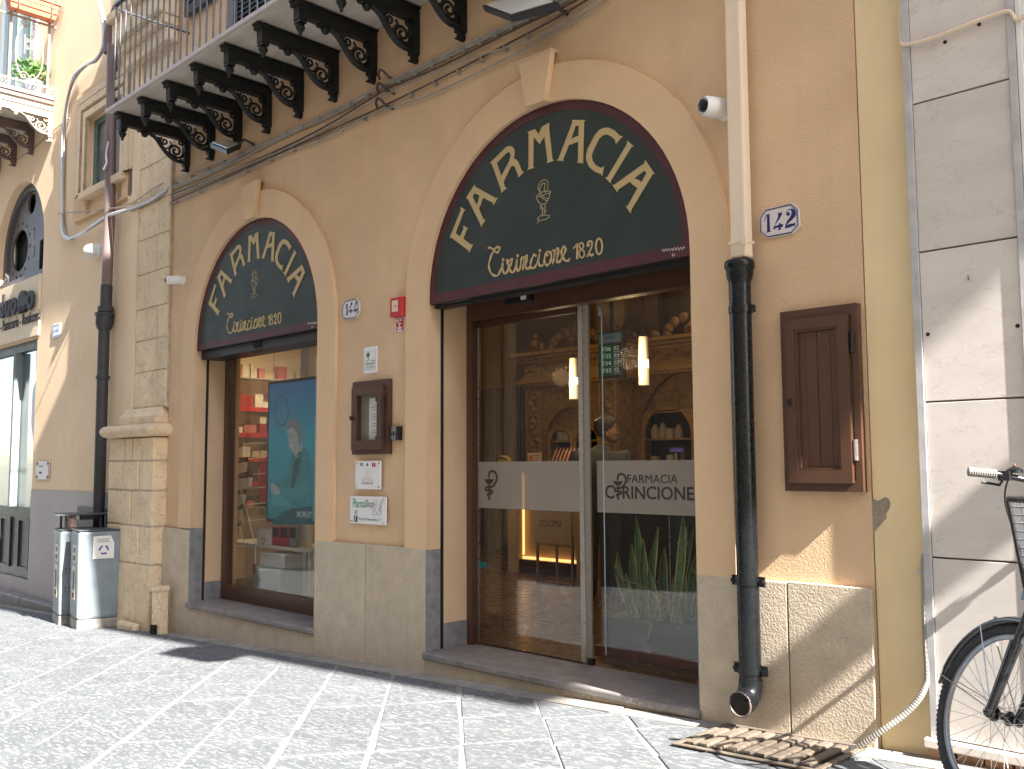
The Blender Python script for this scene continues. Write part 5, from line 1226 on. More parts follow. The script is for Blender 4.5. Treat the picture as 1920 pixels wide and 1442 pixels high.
# bundle on the left building
bund = [(183, -10, -.02), (194, 40, -.02), (194, 85, -.02), (180, 112, -.02), (160, 123, -.01), (140, 142, .0), (128, 180, .05), (120, 230, .07), (117, 300, .075), (118, 380, .075), (117, 430, .07), (128, 446, .06), (150, 440, .03), (185, 415, .0), (210, 402, -.03), (245, 392, -.03), (280, 378, -.03), (305, 362, -.02), (318, 352, 0)]
for i, (dx, dy, m_, r) in enumerate(((0, 0, 'cable_white', .019), (3, 2, 'cable_grey', .014), (-2, 3, 'cable_white', .012), (1.5, -2, 'cable_grey', .011))):
    cable('cable_bundle', [(x+dx*(1 if k % 3 else .3), y+dy*(1 if k % 2 else -.4), Y_) for k, (x, y, Y_) in enumerate(bund)], r, m_, ['thickest white strand of the cable bundle hanging down the left building', 'thick grey strand twisted round the hanging white cable bundle', 'thinner white strand of the hanging cable bundle', 'thinner grey strand at the back of the hanging cable bundle'][i], 0, 4, 'strands of the cable bundle on the left building')
cable('cable', [(107, 401, .05), (135, 398, .05), (180, 394, -.02), (240, 384, -.03), (290, 352, -.03), (320, 338, .0), (420, 300, .0)], .006, 'cable_grey', 'thin taut wire from the left building across the stone pilaster', 0)
cable('cord', [(203, 265, -.08), (199, 290, -.08), (200, 305, -.08), (194, 318, -.09)], .010, 'cable_white', 'frayed white cord hanging from the brown downpipe', 0)
cable('cable', [(15, 310, .09), (60, 280, .09), (100, 245, .09), (130, 222, .09)], .006, 'cable_grey', 'thin slack wire under the balcony of the left building', 0)

# ------------------------------------------------------------------ stone pilaster
px1 = -9.214
t = thing('stone_pilaster', (-9.7, .0, gz(-9.7)), 'weathered limestone pilaster with a moulded base between the two buildings', 'pilaster')
YF = -.118
bx('core', M['joint'], t, -10.28, px1-.012, YF+.004, .25, gz(-10.2)-.05, .30)
zl_ = [at(285, y, YF).z for y in (818.5, 864, 921, 989, 1062)]+[gz(-9.6)-.03]
random.seed(9)
rows = [[0, .38, .545, 1], [0, .70, 1], [0, .375, .54, 1], [0, .32, .74, 1], [0, .46, 1]]
xl, xr = -10.29, px1
for i, cuts in enumerate(rows):
    for a_, b_ in zip(cuts[:-1], cuts[1:]):
        x0, x1 = xl+(xr-xl)*a_, xl+(xr-xl)*b_; dy = random.uniform(0, .012)
        obj('stone', MB().box(x0+.006, x1-.006 if b_ < 1 else x1, YF-dy, .2, zl_[i+1]+.009, zl_[i]-.006), M['limestone'], t, bev=.012)
# torus and mouldings
zt0 = zl_[0]; zt1 = at(285, 792, -.16).z
def mould(name, pr_, x0, x1):      # YZ profile with a mitred return on the right side
    pts = list(pr_); n = len(pts); m = MB(); d = lambda y: max(0, -y-.01)
    vs = [(x0, .2, z) for y, z in pts]+[(x0, y, z) for y, z in pts]+[(x1-.10+d(y)*.9, y, z) for y, z in pts]+[(x1-.10+d(y)*.9, .2, z) for y, z in pts]
    fs = []
    for k in range(3): fs += [(k*n+i, k*n+i+1, (k+1)*n+i+1, (k+1)*n+i) for i in range(n-1)]
    fs += [tuple([k*n+n-1 for k in range(4)]), tuple([k*n for k in range(3, -1, -1)]), tuple(range(n)), tuple(range(4*n-1, 3*n-1, -1))]
    return obj(name, m.add(vs, fs), M['limestone'], t, True)
hh = zt1-zt0
tor = [(-.13-.10*math.sin(a_), zt0+.004+(hh-.006)*(1-math.cos(a_))/2) for a_ in [math.pi*i/10 for i in range(11)]]
mould('torus_stone', tor, -10.30, px1+.0); 
f1 = zt1+.002
mould('base_moulding', [(-.12, f1), (-.12, f1+.05), (-.10, f1+.055), (-.10, f1+.075), (-.07, f1+.10), (-.045, f1+.15), (-.035, f1+.17)], -10.12, px1+.005)
zsf = f1+.172
bx('shaft_core', M['joint'], t, -9.975, px1-.004, .003, .25, zsf-.01, 7)
z = zsf; k = 0; random.seed(13)
while z < 6.2:
    h_ = random.choice((.30, .34, .38, .42)); n = random.choice((2, 2, 3)); cs = [0]+sorted(random.uniform(.25, .75) for _ in range(n-1))+[1]
    if n == 3 and cs[2]-cs[1] < .2: cs = [0, .3, .68, 1]
    for a_, b_ in zip(cs[:-1], cs[1:]):
        x0, x1 = -9.97+.752*a_, -9.97+.752*b_; dy = random.uniform(0, .009)
        obj('stone', MB().box(x0+.003, x1-.003, -.004-dy, .2, z+.003, z+h_-.003), M['limestone'], t, bev=.009)
    z += h_
bx('plaster_strip', M['plaster_left'], t, -10.16, -9.978, -.02, .25, zsf-.04, 7, bev=.015)
bx('plaster_margin', M['plaster_left'], t, -10.42, -10.165, .05, .25, -1.0, 7)
for i, (z0, z1, y) in enumerate(((4.45, 4.62, -.10), (4.62, 4.72, -.16), (4.72, 4.95, -.22), (4.95, 5.05, -.28))):
    bx('capital_moulding', M['limestone'], t, -10.3+i*-.02, -9.2+i*.01, y, .02, z0+.001, z1-.001, bev=.012)
tag(obj('kerb_block', MB().box(-9.75, -9.35, -.22, YF-.02, gz(-9.8)-.05, gz(-9.8)+.085), M['limestone'], None, bev=.03), 'low worn stone block against the foot of the pilaster behind the bins', 'stone')
# small stone pipe guard in the corner
c = onG(301, 1172); c.y = -.12; c.x = at(301, 1130, -.12).x
t = thing('pipe_guard', (c.x, c.y, gz(c.x)), 'short weathered hexagonal stone post at the corner of the pilaster', 'post')
zt_ = at(301, 1100, -.14).z
hexa_ = lambda r: [(c.x+r*math.cos(R(30+60*i)), c.y+r*math.sin(R(30+60*i))) for i in range(6)]
obj('shaft', MB().prismz(hexa_(.085), gz(c.x)-.02, zt_-.045), M['limestone'], t, bev=.006); obj('cap', MB().prismz(hexa_(.098), zt_-.044, zt_), M['limestone'], t, bev=.008)
obj('drain_opening', MB().box(c.x-.015, c.x+.07, c.y-.092, c.y-.06, gz(c.x)-.01, gz(c.x)+.09), M['pit'], t)

# ------------------------------------------------------------------ left building
YL = .1
lb = thing('corner_building', (-13, YL, gz(-13)), 'pale ochre building with an arched cafe front and a balcony, left of the stone pilaster', 'building')
ox1 = at(68, 700, YL).x; ozt = at(65, 634, YL).z; oz0 = at(30, 1098, YL).z
ax1 = at(80, 505, YL).x; azb = at(80, 513, YL).z; aspr = 3.07
ar = .98; acx = ax1-ar
wx0, wx1, wz0, wz1 = at(172, 300, YL).x, -10.62, at(172, 362, YL).z, at(175, 226, YL).z
dx0, dx1, dz0 = at(40, 100, YL).x-.9, at(64, 100, YL).x, 5.0
link('wall', shape('wall', [[(-22, -2.4), (-10.17, -2.4), (-10.17, 9), (-22, 9)], [(ox1-2.3, oz0-.6), (ox1, oz0-.6), (ox1, ozt), (ox1-2.3, ozt)], arch_loop(acx, aspr, ar, azb), [(wx0, wz0), (wx1, wz0), (wx1, wz1), (wx0, wz1)]], YL, YL+.3), M['plaster_left'], lb)
gpz = at(65, 918, YL).z
obj('painted_plinth', MB().box(ox1+.004, -10.17, YL-.012, YL-.001, gz(-13)+.12, gpz), M['grey_paint'], lb)
obj('plinth_hatch', MB().box(at(145, 990, YL-.02).x, -10.6, YL-.03, YL-.013, at(160, 1010, YL).z-.3, at(160, 950, YL).z), M['anthracite'], lb, bev=.004)
m = MB()
for x0, x1 in ((-17, -14.6), (-14.58, -13.2), (-13.18, -11.9), (-11.88, -10.4)):
    o = obj('kerb_stone', MB().prism([(x0, gz(x0)-.05), (x1, gz(x1)-.05), (x1, gz(-13)+.118), (x0, gz(-13)+.118)], YL-.14, YL+.05), M['sill'], lb, bev=.02)
# cafe front: arched grille window, fascia, glazing, panelled door
gw = link('arch_window_frame', shape('arch_window_frame', [arch_loop(acx, aspr, ar-.002, azb), arch_loop(acx, aspr, ar-.11, azb+.12)], YL+.10, YL+.16), M['anthracite'], lb)
bx('window_back', M['glass_dark'], gw, acx-ar+.05, acx+ar-.05, YL+.24, YL+.26, azb+.02, aspr+ar-.06)
GY = YL+.15; gA = lambda x, y: at(x, y, GY); gx0, gx1 = gA(17, 470).x, min(gA(74, 480).x, acx+ar-.06)
ee, e2 = gA(37, 470), gA(60, 380)
ehw, ehh = (gA(52, 470).x-gA(22, 470).x)/2, (gA(37, 432).z-gA(37, 508).z)/2; shw, shh = (gA(67, 380).x-gA(53, 380).x)/2, (gA(60, 360).z-gA(60, 401).z)/2
holes = [ell(ee.x, ee.z, ehw, ehh, 24)[:-1], ell(e2.x, e2.z, shw, shh, 20)[:-1]]
gout = [(gx0, azb+.05), (gx1, azb+.05), (gx1, aspr+.1)]+[(acx+(ar-.10)*math.cos(R(8+9*i)), aspr+(ar-.10)*math.sin(R(8+9*i))) for i in range(14) if acx+(ar-.10)*math.cos(R(8+9*i)) > gx0+.02]+[(gx0, aspr+.5)]
cxh, czh = ee.x, ee.z
for i in range(14):
    a_ = 2*math.pi*i/14; x_, z_ = cxh+(ehw+.08)*math.cos(a_), czh+(ehh+.09)*math.sin(a_)
    if azb+.15 < z_ < aspr+.6 and gx0+.06 < x_ < gx1-.06: holes.append(ell(x_, z_, .028, .03, 8)[:-1])
for rr_, n_ in ((.80, 9), (1.08, 10)):
    for i in range(n_):
        a_ = R(-10)+R(200)*i/(n_-1); x_, z_ = cxh+(ehw+.22+(rr_-.8)*.8)*math.cos(a_), czh+(ehh+.26+(rr_-.8)*.9)*math.sin(a_)
        if azb+.25 < z_ < aspr+.60 and gx0+.1 < x_ < gx1-.09 and math.hypot((x_-e2.x)/(shw+.12), (z_-e2.z)/(shh+.13)) > 1:
            q = []
            for k in range(13): q.append((x_+.075*math.cos(R(20)+R(140)*k/12+a_-R(90)), z_+.10*math.sin(R(20)+R(140)*k/12+a_-R(90))))
            q2 = [(x_+(u_-x_)*.72, z_+(v_-z_)*.72) for u_, v_ in q][::-1]; holes.append(q+q2)
link('perforated_grille', shape('perforated_grille', [gout]+holes, YL+.15, YL+.18), M['grille'], gw)
obj('grille_posts', MB().box(gx0-.17, gx0-.02, YL+.14, YL+.2, azb+.125, aspr+.75).box(gx0-.62, gx0-.52, YL+.14, YL+.2, azb+.125, aspr+.4), M['anthracite'], gw)
bx('window_rail', M['anthracite'], gw, acx-ar+.003, acx+ar-.003, YL+.06, YL+.099, azb+.002, azb+.11)
fz0, fz1 = ozt+.0, azb
bx('fascia', M['fascia'], lb, ox1-2.25, ax1-.01, YL-.03, YL-.001, ozt+.02, azb-.0, bev=.004)
cfr = bx('cafe_front', M['anthracite'], lb, ox1-2.3, ox1-.002, YL+.06, YL+.2, ozt-.13, ozt-.002, bev=.004)
bx('side_frame', M['cafe_blind'], cfr, ox1-.05, ox1-.003, YL+.08, YL+.2, oz0-.55, ozt-.131)
pz = at(30, 950, YL+.1).z
bx('cafe_pane', M['glass'], cfr, ox1-2.2, ox1-.051, YL+.10, YL+.11, pz+.002, ozt-.131)
bx('cafe_blind', M['cafe_blind'], cfr, ox1-2.2, ox1-.051, YL+.118, YL+.13, pz+.005, ozt-.131)
bx('arched_recess', mat('dull_blind', (.16, .18, .165), .8, .05, 4), cfr, ox1-.75, ox1-.42, YL+.1135, YL+.1175, pz+.005, 1.05)
bx('jamb_left', M['cafe_blind'], cfr, ox1-.93, ox1-.86, YL+.0, YL+.098, pz+.003, ozt-.131)
dp = bx('panelled_base', M['wood_black'], cfr, ox1-2.2, ox1-.004, YL+.06, YL+.16, gz(-13)+.3, pz, bev=.003)
for i in range(3):
    x1 = ox1-.16-i*.75; zz0, zz1 = gz(-13)+.42, pz-.14
    f0 = [(x1-.44, zz0), (x1, zz0), (x1, zz1), (x1-.44, zz1)]; f1_ = [(x1-.41, zz0+.03), (x1-.03, zz0+.03), (x1-.03, zz1-.03), (x1-.41, zz1-.03)]
    link('panel_moulding', shape('panel_moulding', [f0, f1_], YL+.035, YL+.0595), M['wood_black'], dp, bev=.006)
obj('base_rail', MB().box(ox1-2.2, ox1-.004, YL+.04, YL+.0595, pz-.075, pz-.01), M['wood_black'], dp)
bx('cafe_step', M['grey_paint'], lb, ox1-2.3, ox1-.002, YL+.02, YL+.3, gz(-14)-.1, gz(-13)+.298)
# cafe lettering
t = thing('cafe_sign', (ox1-.9, YL-.04, fz0+.3), 'dark raised lettering on the cream fascia of the left cafe front', 'sign')
zk = lambda x, y: at(x/4.508, 320+y/4.508, YL-.06)
p0, p1 = zk(0, 1260), zk(290, 1180)
hgt = zk(20, 1062).z-zk(20, 1255).z
def ltr(body, x0, x1, y0, h_, bold=.02):
    a_, b_ = zk(x0, y0), zk(x1, y0); link('letter', text_mesh('letter', body, a_.x, a_.z, b_.x-a_.x, h_, YL-.055, .022, bold), M['letter_dark'], t)
ltr('d', -8, 37, 1258, hgt, .04); ltr('u', 45, 88, 1246, hgt*.72, .04); ltr('o', 92, 143, 1230, hgt*.74, .04); ltr('o', 224, 288, 1190, hgt*.80, .04)
q0, q1 = zk(152, 1190), zk(226, 1172); cxm, rm = (q0.x+q1.x)/2, (q1.x-q0.x)/2; zmb = zk(152, 1206).z; zmt = zk(190, 1016).z
dome = [(cxm-rm, zmb+.08), (cxm-rm, zmt-rm)]+[(cxm-rm*math.cos(math.pi*i/12), zmt-rm+rm*math.sin(math.pi*i/12)) for i in range(1, 12)]+[(cxm+rm, zmt-rm), (cxm+rm, zmb+.08)]
h1 = [(cxm-rm*.72, zmb+.08), (cxm-rm*.72, zmt-rm*1.75), (cxm-rm*.4, zmt-rm*1.55), (cxm-rm*.15, zmt-rm*1.75), (cxm-rm*.15, zmb+.08)]
dome2 = [dome[0]]+dome[1:]+[(cxm+rm*.7, zmb+.08), (cxm+rm*.7, zmt-rm*1.75), (cxm+rm*.45, zmt-rm*1.55), (cxm+rm*.18, zmt-rm*1.75), (cxm+rm*.18, zmb+.08), (cxm-rm*.15, zmb+.08), (cxm-rm*.15, zmt-rm*1.75), (cxm-rm*.4, zmt-rm*1.55), (cxm-rm*.72, zmt-rm*1.75), (cxm-rm*.72, zmb+.08)]
link('letter', shape('letter', [dome2], YL-.077, YL-.033), M['letter_dark'], t)
obj('letter_bar', MB().box(cxm-rm, cxm+rm*.85, YL-.077, YL-.033, zmb+.02, zmb+.06), M['letter_dark'], t)
a_, b_ = zk(0, 1333), zk(327, 1262)
link('small_lettering', text_mesh('small_lettering', 'Bar - Pasticceria - Rosticceria', a_.x-.33, (a_.z+b_.z)/2-.02, b_.x-a_.x+.33, .155, YL-.034, .006, .004), M['letter_dark'], t)
# number tile and plaque
a_, b_ = zk(415, 1300), zk(472, 1398)
t = thing('house_number', ((a_.x+b_.x)/2, YL, b_.z), 'small white tile with pale blue number 146 beside the cafe front', 'house number', 'enamel house number tiles')
bx('tile', M['tile'], t, a_.x, b_.x, YL-.015, YL-.001, b_.z, a_.z, bev=.004)
bl = mat('pale_blue_glaze', (.10, .18, .42), .3, .1, 20)
m = MB().ribbon([(a_.x+.02, b_.z+.02), (b_.x-.02, b_.z+.02), (b_.x-.02, a_.z-.02), (a_.x+.02, a_.z-.02), (a_.x+.02, b_.z+.02)], .012, YL-.0165, YL-.0153); obj('border_line', m, bl, t)
link('numeral', text_mesh('numeral', '146', a_.x+.05, b_.z+.07, b_.x-a_.x-.1, a_.z-b_.z-.14, YL-.0155, .001, .02), bl, t)
a_, b_ = at(69, 865, YL-.02), at(91, 899, YL-.02)
t = thing('plaque', ((a_.x+b_.x)/2, YL, b_.z), 'clear plaque with red edge and corner studs on the left building', 'plaque')
bx('plate', M['plate'], t, a_.x, b_.x, YL-.02, YL-.012, b_.z, a_.z); bx('red_edge', M['red'], t, b_.x-.02, b_.x-.002, YL-.0215, YL-.0202, b_.z+.02, a_.z-.06)
for x_ in (a_.x+.03, b_.x-.03):
    for z_ in (b_.z+.03, a_.z-.03): obj('stud', MB().lathe([(.022, YL-.03), (.022, YL-.011)], (x_, 0, z_), 'y', 10), M['pipe_brown'], t)
obj('printed_lines', MB().box(a_.x+.1, a_.x+.2, YL-.0215, YL-.0202, b_.z+.07, b_.z+.10).box(a_.x+.09, a_.x+.22, YL-.0215, YL-.0202, b_.z+.16, b_.z+.175), M['ink'], t)
# old window with stone moulding
wo = link('window', shape('window', [[(wx0-.42, wz0-.30), (wx1+.42, wz0-.30), (wx1+.42, wz1+.42), (wx0-.42, wz1+.42)], [(wx0-.02, wz0-.28), (wx1+.02, wz0-.28), (wx1+.02, wz1+.02), (wx0-.02, wz1+.02)]], YL-.05, YL-.001), M['plaster_trim'], lb, bev=.01)
for d_, y_ in ((.34, .075), (.22, .10), (.10, .085)):
    link('moulding_step', shape('moulding_step', [[(wx0-d_, wz0), (wx1+d_, wz0), (wx1+d_, wz1+d_), (wx0-d_, wz1+d_)], [(wx0-d_+.08, wz0), (wx1+d_-.08, wz0), (wx1+d_-.08, wz1+d_-.08), (wx0-d_+.08, wz1+d_-.08)]], YL-y_, YL-.0505), M['limestone'], wo, bev=.012)
link('window_frame', shape('window_frame', [[(wx0, wz0), (wx1, wz0), (wx1, wz1), (wx0, wz1)], [(wx0+.10, wz0+.05), (wx1-.05, wz0+.05), (wx1-.05, wz1-.07), (wx0+.10, wz1-.07)]], YL+.02, YL+.09), M['green_wood'], wo)
bx('dusty_pane', mat('dusty_pane', (.16, .15, .14), .5, .35, 3, spec=.5), wo, wx0+.099, wx1-.049, YL+.05, YL+.06, wz0+.049, wz1-.069)
bx('window_sill', M['limestone'], wo, wx0-.1, wx1+.15, YL-.12, YL+.1, wz0-.09, wz0-.002, bev=.01)
# balcony of the left building, seen end on
XE = at(103, 185, YL).x
zt_ = 4.97
bl_ = obj('balcony', MB().box(XE-3.2, XE, -.95, YL-.001, zt_-.05, zt_), M['balcony_edge'], lb, bev=.008)
bx('slab_under', M['balcony_marble'], bl_, XE-3.15, XE-.05, -.88, YL-.001, zt_-.19, zt_-.051)
obj('slab_moulding', MB().box(XE-3.18, XE-.02, -.92, YL-.001, zt_-.11, zt_-.0505), M['pipe_brown'], bl_)
lit_bracket = bracket_mesh(); lit_bracket.materials.clear(); lit_bracket.materials.append(M['iron_pale'])
shade_bracket = bm_.copy(); shade_bracket.materials.clear(); shade_bracket.materials.append(M['pipe_brown'])
for i in range(4):
    o = link('bracket', lit_bracket if i == 0 else shade_bracket, None, bl_); o.location = (XE-.05-i*.72, YL, zt_-.19-3.412)  # first bracket coloured as sunlit, the others as shaded
def post(y, x): return MB().box(x-.014, x+.014, y-.014, y+.014, zt_+.001, zt_+1.05)
ys = [onX(18, 170, XE).y, onX(90, 200, XE).y]
for y in (ys[0], ys[1], -.92): obj('railing_post', post(y, XE-.06), M['iron_pale'], bl_)
for z_ in (.12, .98): obj('railing_rail', MB().box(XE-.07, XE-.05, -.92, YL, zt_+z_-.012, zt_+z_+.012).box(XE-3.1, XE-.07, -.93, -.91, zt_+z_-.012, zt_+z_+.012), M['iron_pale'], bl_)
def scroll(yc, zc, r, tt, rr_=.008):
    return [(XE-.06, yc+r*(1-i/22)*math.cos(tt*i*.45), zc+r*(1-i/22)*math.sin(tt*i*.45)) for i in range(20)]
m = MB(); ym = (ys[0]+ys[1])/2
for s_ in (-1, 1):
    m.tube(smooth_pts([(XE-.06, ym+s_*.06, zt_+.16), (XE-.06, ym+s_*.15, zt_+.32), (XE-.06, ym+s_*.17, zt_+.6), (XE-.06, ym+s_*.12, zt_+.82), (XE-.06, ym+s_*.03, zt_+.88)], 4), .008, 5)
    m.tube(scroll(ym+s_*.07, zt_+.93, .05, s_), .007, 5); m.tube(scroll(ym+s_*.06, zt_+.2, .06, -s_), .007, 5)
    m.tube(scroll(ym+s_*.035, zt_+.60, .035, s_), .006, 5); m.tube(scroll(ym+s_*.035, zt_+.68, .035, -s_), .006, 5)
m.tube([(XE-.06, ym-.06, zt_+.5), (XE-.06, ym+.06, zt_+.5), (XE-.06, ym+.06, zt_+.76), (XE-.06, ym-.06, zt_+.76)], .008, 5, True)
for y in (ys[1]+.065, ys[0]-.075, ys[0]-.3): m.tube([(XE-.06, y+.045*math.cos(k*math.pi/6), zt_+.06+.045*math.sin(k*math.pi/6)) for k in range(12)], .007, 5, True); m.ball((XE-.06, y, zt_+.06), .018, 6, 4)
obj('wrought_iron_panel', m, M['iron_pale'], bl_, True)
m = MB()
for i in range(16): m.tube([(XE-.25-i*.18, -.92, zt_+.1), (XE-.25-i*.18, -.92, zt_+1.0)], .008, 6)
obj('front_bars', m, M['iron_pale'], bl_)
bx('balcony_door', M['curtain'], lb, dx0, dx1-.1, YL-.02, YL-.001, zt_, 7.3); obj('door_frame', MB().box(dx1-.1, dx1, YL-.06, YL-.001, zt_, 7.3).box(dx0+.42, dx0+.5, YL-.05, YL-.021, zt_, 7.3).box(dx0+.8, dx0+.84, YL-.05, YL-.021, zt_, 7.3), M['green_wood'], lb)
bx('door_surround', M['grey_paint'], lb, dx1+.002, dx1+.18, YL-.05, YL-.001, zt_, 7.3)
# planter box hung on the end rail
z0 = zt_+1.0
t = thing('flower_box', (XE+.06, (ys[0]+ys[1])/2, z0), 'terracotta window box in a wire holder on the balcony rail', 'planter')
m = MB().hexa([(XE-.02, ys[0]-.06, z0), (XE+.12, ys[0]-.06, z0), (XE+.12, ys[1]+.02, z0), (XE-.02, ys[1]+.02, z0)], [(XE-.05, ys[0]-.10, z0+.2), (XE+.15, ys[0]-.10, z0+.2), (XE+.15, ys[1]+.05, z0+.2), (XE-.05, ys[1]+.05, z0+.2)])
obj('trough', m, M['terracotta'], t, bev=.006); obj('trough_rim', MB().box(XE-.065, XE+.165, ys[0]-.12, ys[1]+.07, z0+.2005, z0+.225), M['terracotta'], t, bev=.006)
obj('wire_holder', MB().tube([(XE+.19, ys[0]-.14, z0+.12), (XE+.19, ys[1]+.09, z0+.12)], .007, 5).tube([(XE+.17, ys[0]+.02, z0+.2), (XE+.18, ys[0]+.02, z0+.02), (XE-.0, ys[0]+.02, z0-.012)], .007, 5).tube([(XE+.17, ys[1]-.05, z0+.2), (XE+.18, ys[1]-.05, z0+.02), (XE-.0, ys[1]-.05, z0-.012)], .007, 5), M['pipe_brown'], t)
# potted plant on the balcony floor
yp_, xp_ = ys[1]-.12, XE-.25
t = thing('potted_plant', (xp_, yp_, zt_), 'bushy bright green potted plant on the balcony of the left building', 'plant')
obj('pot', MB().lathe([(.10, 0), (.13, .2), (.14, .22), (.12, .22), (.11, .19)], (xp_, yp_, zt_+.001), 'z', 16), mat('blue_white_pot', (.24, .27, .31), .3, .3, 9), t, True)
random.seed(31); m = MB()
for i in range(260):
    a1_, a2_ = random.uniform(0, 6.28), random.uniform(-.2, 1.2); r_ = .26*random.random()**.4
    c = Vector((xp_+r_*math.cos(a1_)*math.cos(a2_)*.9, yp_+r_*math.sin(a1_)*math.cos(a2_)*1.1, zt_+.26+r_*math.sin(a2_)))
    d = Vector((random.uniform(-1, 1), random.uniform(-1, 1), random.uniform(-.2, 1))).normalized(); s_ = d.orthogonal().normalized()*.012
    m.add([tuple(c-s_), tuple(c+d*.03-s_*1.2), tuple(c+d*.075), tuple(c+d*.03+s_*1.2), tuple(c+s_)], [(0, 1, 2, 3, 4)])
obj('foliage', m, M['leaf'], t)
# old downpipe
t = thing('old_downpipe', (-10.75, .02, gz(-10.7)), 'brown and grey jointed downpipe on the left building beside the pilaster', 'downpipe')
def cen(px, py): return at(px, py, -.0)
m1 = [cen(211, 85), cen(208, 240), cen(206, 400), cen(200, 535)]
obj('brown_pipe', MB().tube([tuple(v) for v in m1], .06, 14), M['pipe_brown'], t, True)
m2 = [cen(220, 15), cen(208, 45), cen(203, 70), cen(203, 100)]
obj('upper_elbow', MB().tube([tuple(v) for v in m2], .055, 12), M['pipe_brown'], t, True)
m3 = [cen(200, 536), cen(198, 590)]; obj('pipe_joint', MB().tube([tuple(v) for v in m3], .066, 14).lathe([(.085, -.03), (.09, 0), (.085, .03)], tuple(cen(198, 580)), 'z', 14), M['pipe_grey'], t, True)
m4 = [cen(196, 592), cen(191, 760), cen(187, 900), cen(180, 1120)]; top = cen(196, 592)
obj('grey_pipe', MB().tube([tuple(v) for v in m4], .062, 16).lathe([(.075, -.16), (.095, -.10), (.095, 0), (.105, 0), (.105, .03), (.07, .03)], tuple(top), 'z', 16).lathe([(.075, -.02), (.075, .02)], tuple(cen(193, 708)), 'z', 16), M['pipe_grey'], t, True)

# ------------------------------------------------------------------ right building
rb = thing('neighbour_building', (0, .03, gz(0)), 'building at the right edge with a yellow pier and cream marble cladding', 'building')
mx0, mx1 = -1.642, -1.232
link('wall', shape('wall', [[(-1.92, -1.6), (14, -1.6), (14, 10), (-1.92, 10)], [(-1.17, -.62), (.6, -.62), (.6, 2.2), (-1.17, 2.2)]], .034, .34), M['yellow'], rb)
m = MB(); p = [at(1300+x/2.4025, 360+y/2.4025, .033) for x, y in ((780, 1378), (830, 1392), (865, 1375), (885, 1395), (882, 1425), (868, 1448), (868, 1470), (850, 1488), (838, 1505), (815, 1530), (800, 1525), (782, 1535))]
link('bare_mortar', shape('bare_mortar', [smooth_pts([(v.x, v.z) for v in p], 3, True)], .0305, .0339), M['mortar_patch'], rb)
zj = [3.4, 2.322, 1.644, .953, .272, -.414, -1.19]
for a_, b_ in zip(zj[:-1], zj[1:]): obj('marble_panel', MB().box(mx0, mx1, -.013, .0335, b_+.004, a_-.004), M['marble'], rb, bev=.002)
for a_, b_ in ((-.62+.0, -1.19),): obj('marble_panel', MB().box(mx1+.035, .6, -.013, .0335, b_+.004, a_-.004), M['marble'], rb, bev=.002)
obj('marble_trim', MB().box(-1.678, mx0-.002, -.022, .0335, -1.19, 3.4), M['marble_edge'], rb, bev=.002)
obj('marble_trim', MB().box(mx1+.002, mx1+.034, -.022, .0335, -1.19, 3.4), M['marble_edge'], rb, bev=.002)
obj('opening_edge', MB().box(mx1+.036, mx1+.06, -.02, .30, -.62, 2.25), M['white_paint'], rb, bev=.004)
bx('dark_opening', M['glass_dark'], rb, -1.168, .6, .25, .27, -.62, 2.2); bx('lintel_band', M['marble'], rb, mx1+.036, .7, -.03, .033, 2.26, 2.6)
bx('base_ledge', M['marble'], rb, -1.70, 1.5, -.05, .0335, -1.232, -1.192, bev=.006)
random.seed(8); x = -1.69
while x < .4:
    for i, z in enumerate((-1.285,)): obj('brick', MB().box(x, x+.105, -.02+random.uniform(0, .01), .0335, z, z+.049), M['brick_old'], rb, bev=.004)
    x += .115
obj('stone_step', MB().box(-1.80, 1.5, -.18, .0335, -1.40, -1.292), M['limestone'], rb, bev=.03)
obj('wall_hook', MB().tube([tuple(at(1816, 524, .0)), tuple(at(1816, 524, -.03)), tuple(at(1815, 516, -.035))], .0035, 6), M['copper'], rb)
for x_, y_ in ((1772, 79), (1740, 627), (1908, 611), (1836, 46)):
    c = at(x_, y_, -.013); obj('old_hole', MB().lathe([(.009, -.0145), (.009, -.0125)], (c.x, 0, c.z), 'y', 10), M['pit'], rb)
bx('sun_blocker', M['plaster_trim'], rb, -1.75, 9.3, -1.84, .3, 10.0, 10.25)  # added unseen slab that shades the facade and a strip of street
bx('sun_block_plate', M['plaster_trim'], rb, 3.34, 3.66, -.72, .03, 4.0, 4.06)  # added unseen plate, casts the diagonal shadow band on plinth and marble
tag(obj('cable', MB().tube(smooth_pts([tuple(at(*p)) for p in ((1690, -10, .0), (1688, 30, .0), (1690, 75, -.01), (1700, 84, -.03), (1760, 68, -.03), (1830, 40, -.03), (1885, 22, -.03), (1898, 26, -.03), (1908, 38, -.03), (1935, 20, -.03))], 4), .009, 6), M['pipe_cream'], None, True), 'cream cable along the top joint of the marble panels', 'cable')
# corrugated conduit
P_ = smooth_pts([tuple(at(*p)) for p in ((1735, 1040, .015), (1733, 1060, -.005), (1734, 1130, -.01), (1736, 1200, -.01), (1739, 1262, -.015), (1737, 1282, -.02), (1722, 1312, -.04), (1695, 1340, -.06), (1660, 1366, -.09), (1628, 1388, -.10), (1600, 1408, -.10))], 14)
t = thing('corrugated_conduit', tuple(Vector(P_[-1])), 'ivory corrugated conduit bending down the yellow pier to the ground', 'conduit')
obj('hose', MB().tube(P_, [.0132 if i % 2 else .0146 for i in range(len(P_))], 10), M['conduit'], t, False)
c = at(1735, 1073, -.0); obj('clip', MB().box(c.x-.035, c.x+.035, -.005, .033, c.z-.01, c.z+.01), M['steel'], t)

